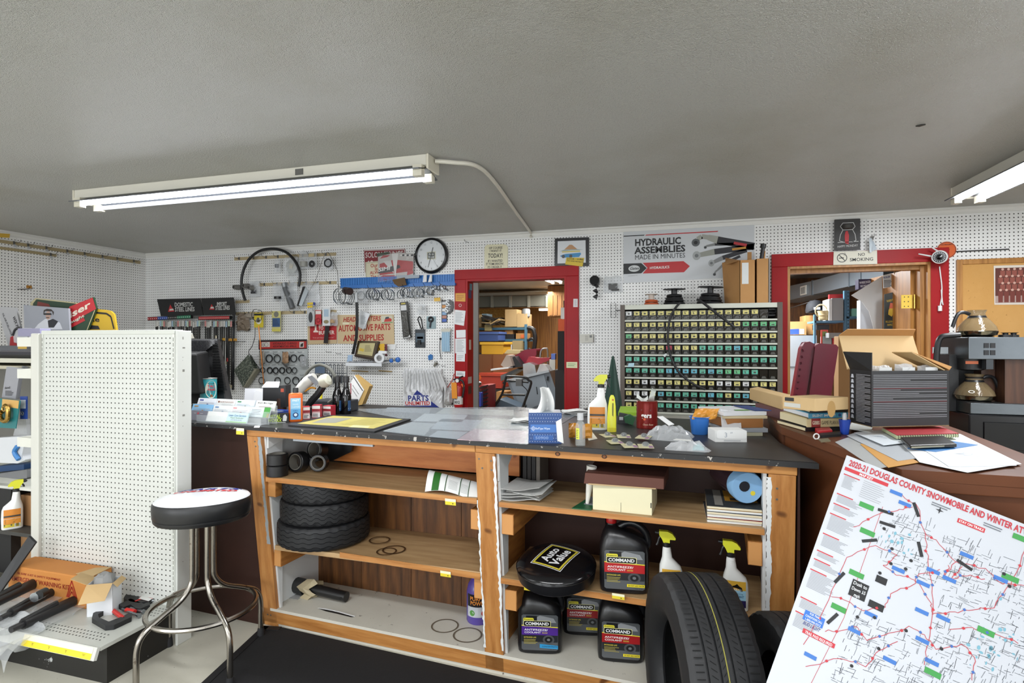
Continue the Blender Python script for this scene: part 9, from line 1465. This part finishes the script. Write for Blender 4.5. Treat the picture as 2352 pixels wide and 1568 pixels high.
t,f=lc('grey_bag_pack','grey printed plastic pack hanging on the shelving',[(4,912),(36,916),(46,846),(15,842)],'#8f9096,.35',2.3,.02);t.part('lettering',MB().ptext('#26262a','dorel',f,12,893,24,892,5,.02,0,.003).lines('#3a3a3e',f,*f.px(13,908),*f.px(32,897),4,.004,.002))
t,f=lc('hook_card','teal card with brass clevis hook',[(-30,980),(36,984),(46,920),(-24,912)],'#1f6d70,.4',2.26);t.part('header',MB().slab('#c99f5a,.5',f,[f.px(*z_)for z_ in((5,932),(42,938),(44,920),(6,916))],0,.0015));P_=lambda*w:[f(*f.px(*z_),.02)for z_ in w];t.part('clevis_hook',MB().tube('#a8894a,.25,1',P_((20,930),(27,936),(28,950),(26,962),(19,966),(11,960),(9,950),(14,944)),.012,9,4).ring('#b3945a,.25,1',f,*f.px(19,937),.014,.006,.02))
t,f=lc('blue_card','narrow blue card with steel ring',[(46,962),(62,962),(62,910),(46,910)],'#23408a,.4',2.3);t.part('panel',MB().slab('#c3c8cf',f,[f.px(*z_)for z_ in((47,938),(59,938),(59,918),(47,918))],0,.001).ring('#9aa0a6,.25,1',f,*f.px(53,949),.009,.003,.004))
pol('white_pouch','white plastic pouch with blue tip on the shelving','pouch',[(-20,1062),(40,1064),(58,1056),(50,1048),(57,1010),(48,1002),(-20,1006)],2.28,.05,'#c9ccd0,.35',None,.01)[0].part('blue_tip',MB().tube('#3a78b5,.4',[PB(2.27)(*PB(2.27).px(*z_))for z_ in((40,1025),(33,1038),(43,1055))],.012,7,3));pol('grey_bundle','grey plastic wrapped bundle below the white pouch','bundle',[(-20,1105),(62,1098),(62,1078),(-20,1090)],2.4,.1,'#77787a,.4',None,.01);pol('blue_case','dark blue case behind the plastic bundle','case',[(-20,1085),(55,1078),(55,1066),(-20,1072)],2.45,.1,'#23436d,.5');pol('clear_bag_pack','clear bag hanging below the blue card','plastic bag',[(30,1000),(62,1002),(60,962),(40,962)],2.35,.02,'bag_thick');pol('steel_shackle','steel shackle hanging beside the grey pack','shackle',[(50,860),(64,860),(64,842),(50,840)],2.35,.03,'#9a9ea3,.3,.8');pol('red_card','red card edge at the picture border','carded product',[(-20,935),(3,935),(3,915),(-20,912)],2.3,.004,'#a3242c,.4')
zs=ru.px(30,1121)[1];sp=aty(28,1213,2.24);t=spray(Vector((sp.x,2.24,sp.z)),facing(28),'white spray bottle with orange label on the shelving run','orange',-1,1.0);run.part('lower_ledge',MB().box('#3a3936,.6',-4.6,ux0,2.2,2.7,sp.z-.02,sp.z))
TY=2.86
def tops(name,label,pts,mat,y,draw,cat='sign',th=.012):
 t,f=pol(name,label,cat,pts,y,th,mat,'signs on top of the shelving',.002);m=MB();draw(m,f);t.part('picture_print',m);return t
fl=lambda m,mt,f,pts,c=.0006:m.flat(mt,f,[f.px(*z_)for z_ in pts],c)
tops('filter_sign','white filter sign with red corner leaning at picture edge',[(20,800),(58,800),(36,706),(0,704),(0,730)],'#a9a9ab,.4',TY+.02,lambda m,f:(m.ptext('#2b2b2e','OIL-AIR-FUEL-HYDR',f,5,720,26,772,5,.01),m.ptext('#1b1b1e','WIX FILTERS',f,29,728,46,775,8,.03,.2),fl(m,'#a82028',f,[(22,798),(40,798),(36,768),(24,774)],.001)))
tops('green_beer_sign','dark green framed sign standing behind the portrait',[(70,760),(180,760),(176,695),(82,684),(70,695)],'#a89f7d,.5',TY+.06,lambda m,f:(fl(m,'#1b3322',f,[(76,760),(178,760),(174,697),(84,687),(76,697)]),fl(m,'#6d2a24',f,[(84,707),(120,710),(112,698),(87,692)],.001)))
tops('red_beer_sign','red and green beer sign tilted over the yellow sign',[(140,760),(200,760),(221,708),(214,682),(160,704)],'#1f3a26,.45',TY+.03,lambda m,f:(fl(m,'#a8242a',f,[(148,732),(158,744),(221,709),(213,683),(160,704)],.001),m.ptext('#cfc6b4','iser',f,160,731,208,705,14,.03,.2,.002),fl(m,'#a8242a',f,[(158,747),(165,752),(196,736),(192,729)],.001),m.ptext('#cfc6b4','aught',f,163,743,194,727,6,.02,.2,.002),m.line('#b9ad84',f,[f.px(*z_)for z_ in((218,712),(200,758))],.006,.001)))
tops('yellow_sign','yellow rounded sign with black border next to pegboard corner',[(195,760),(268,760),(262,722),(254,714),(240,711),(205,708)],'#b39222,.4',TY+.05,lambda m,f:(m.line('#17171a',f,[f.px(*z_)for z_ in((212,717),(245,720),(255,727),(262,755))],.012,.001),m.ptext('#17171a','ke',f,206,737,229,739,11,.02,0,.001),fl(m,'#17171a',f,[(200,756),(230,756),(226,748),(204,746)],.001)))
tops('portrait_poster','faded portrait poster of person in white racing suit',[(56,762),(160,762),(157,708),(54,700)],'#8f929a,.4',TY,lambda m,f:(fl(m,'#c3c5cb',f,[(78,756),(144,756),(138,741),(122,733),(104,732),(88,744)]),fl(m,'#1d1e24',f,[(112,752),(124,752),(134,738),(122,732),(110,736)],.001),m.disc('#a98a7c',f,*f.px(111,724),.024,.001,18,.03),fl(m,'#2a211e',f,[(100,722),(101,712),(108,709),(118,710),(124,716),(123,724),(120,715),(104,714)],.0014),fl(m,'#17171a',f,[(101,723),(119,723),(118,719),(101,719)],.0016),fl(m,'#3a2a24',f,[(106,730),(114,730),(113,728),(107,728)],.0016)),'poster');pol('clear_helmet_bag','clear crumpled bag with grey part on the shelf top','plastic bag',[(32,786),(48,790),(66,782),(60,760),(40,752),(30,768)],2.5,.08,'bag_grey');pol('acrylic_channel','violet tinted acrylic channel on the shelf top','channel',[(41,772),(92,772),(92,754),(41,754)],2.45,.06,'#8f8da8,.15')
solo('trailing_cable','dark cable end lying over the shelf top edge','cable',MB().tube('#2a2a2c,.5',[PB(2.5)(*PB(2.5).px(*z_))for z_ in((30,770),(36,756),(48,752))],.008,7,3))
a,b_=[Fr((0,0,CZ),(1,0,0),(0,1,0),(0,0,-1)).px(*z_)for z_ in((2103,288),(2126,284))];fcl=Fr((0,0,CZ),(1,0,0),(0,1,0),(0,0,-1));solo('ceiling_flake','dark curled paint flake hanging from the ceiling','paint flake',MB().slab('#2a2823',fcl,[a,((a[0]+b_[0])/2,(a[1]+b_[1])/2+.012),b_,((a[0]+b_[0])/2,(a[1]+b_[1])/2-.006)],.0005,.006))
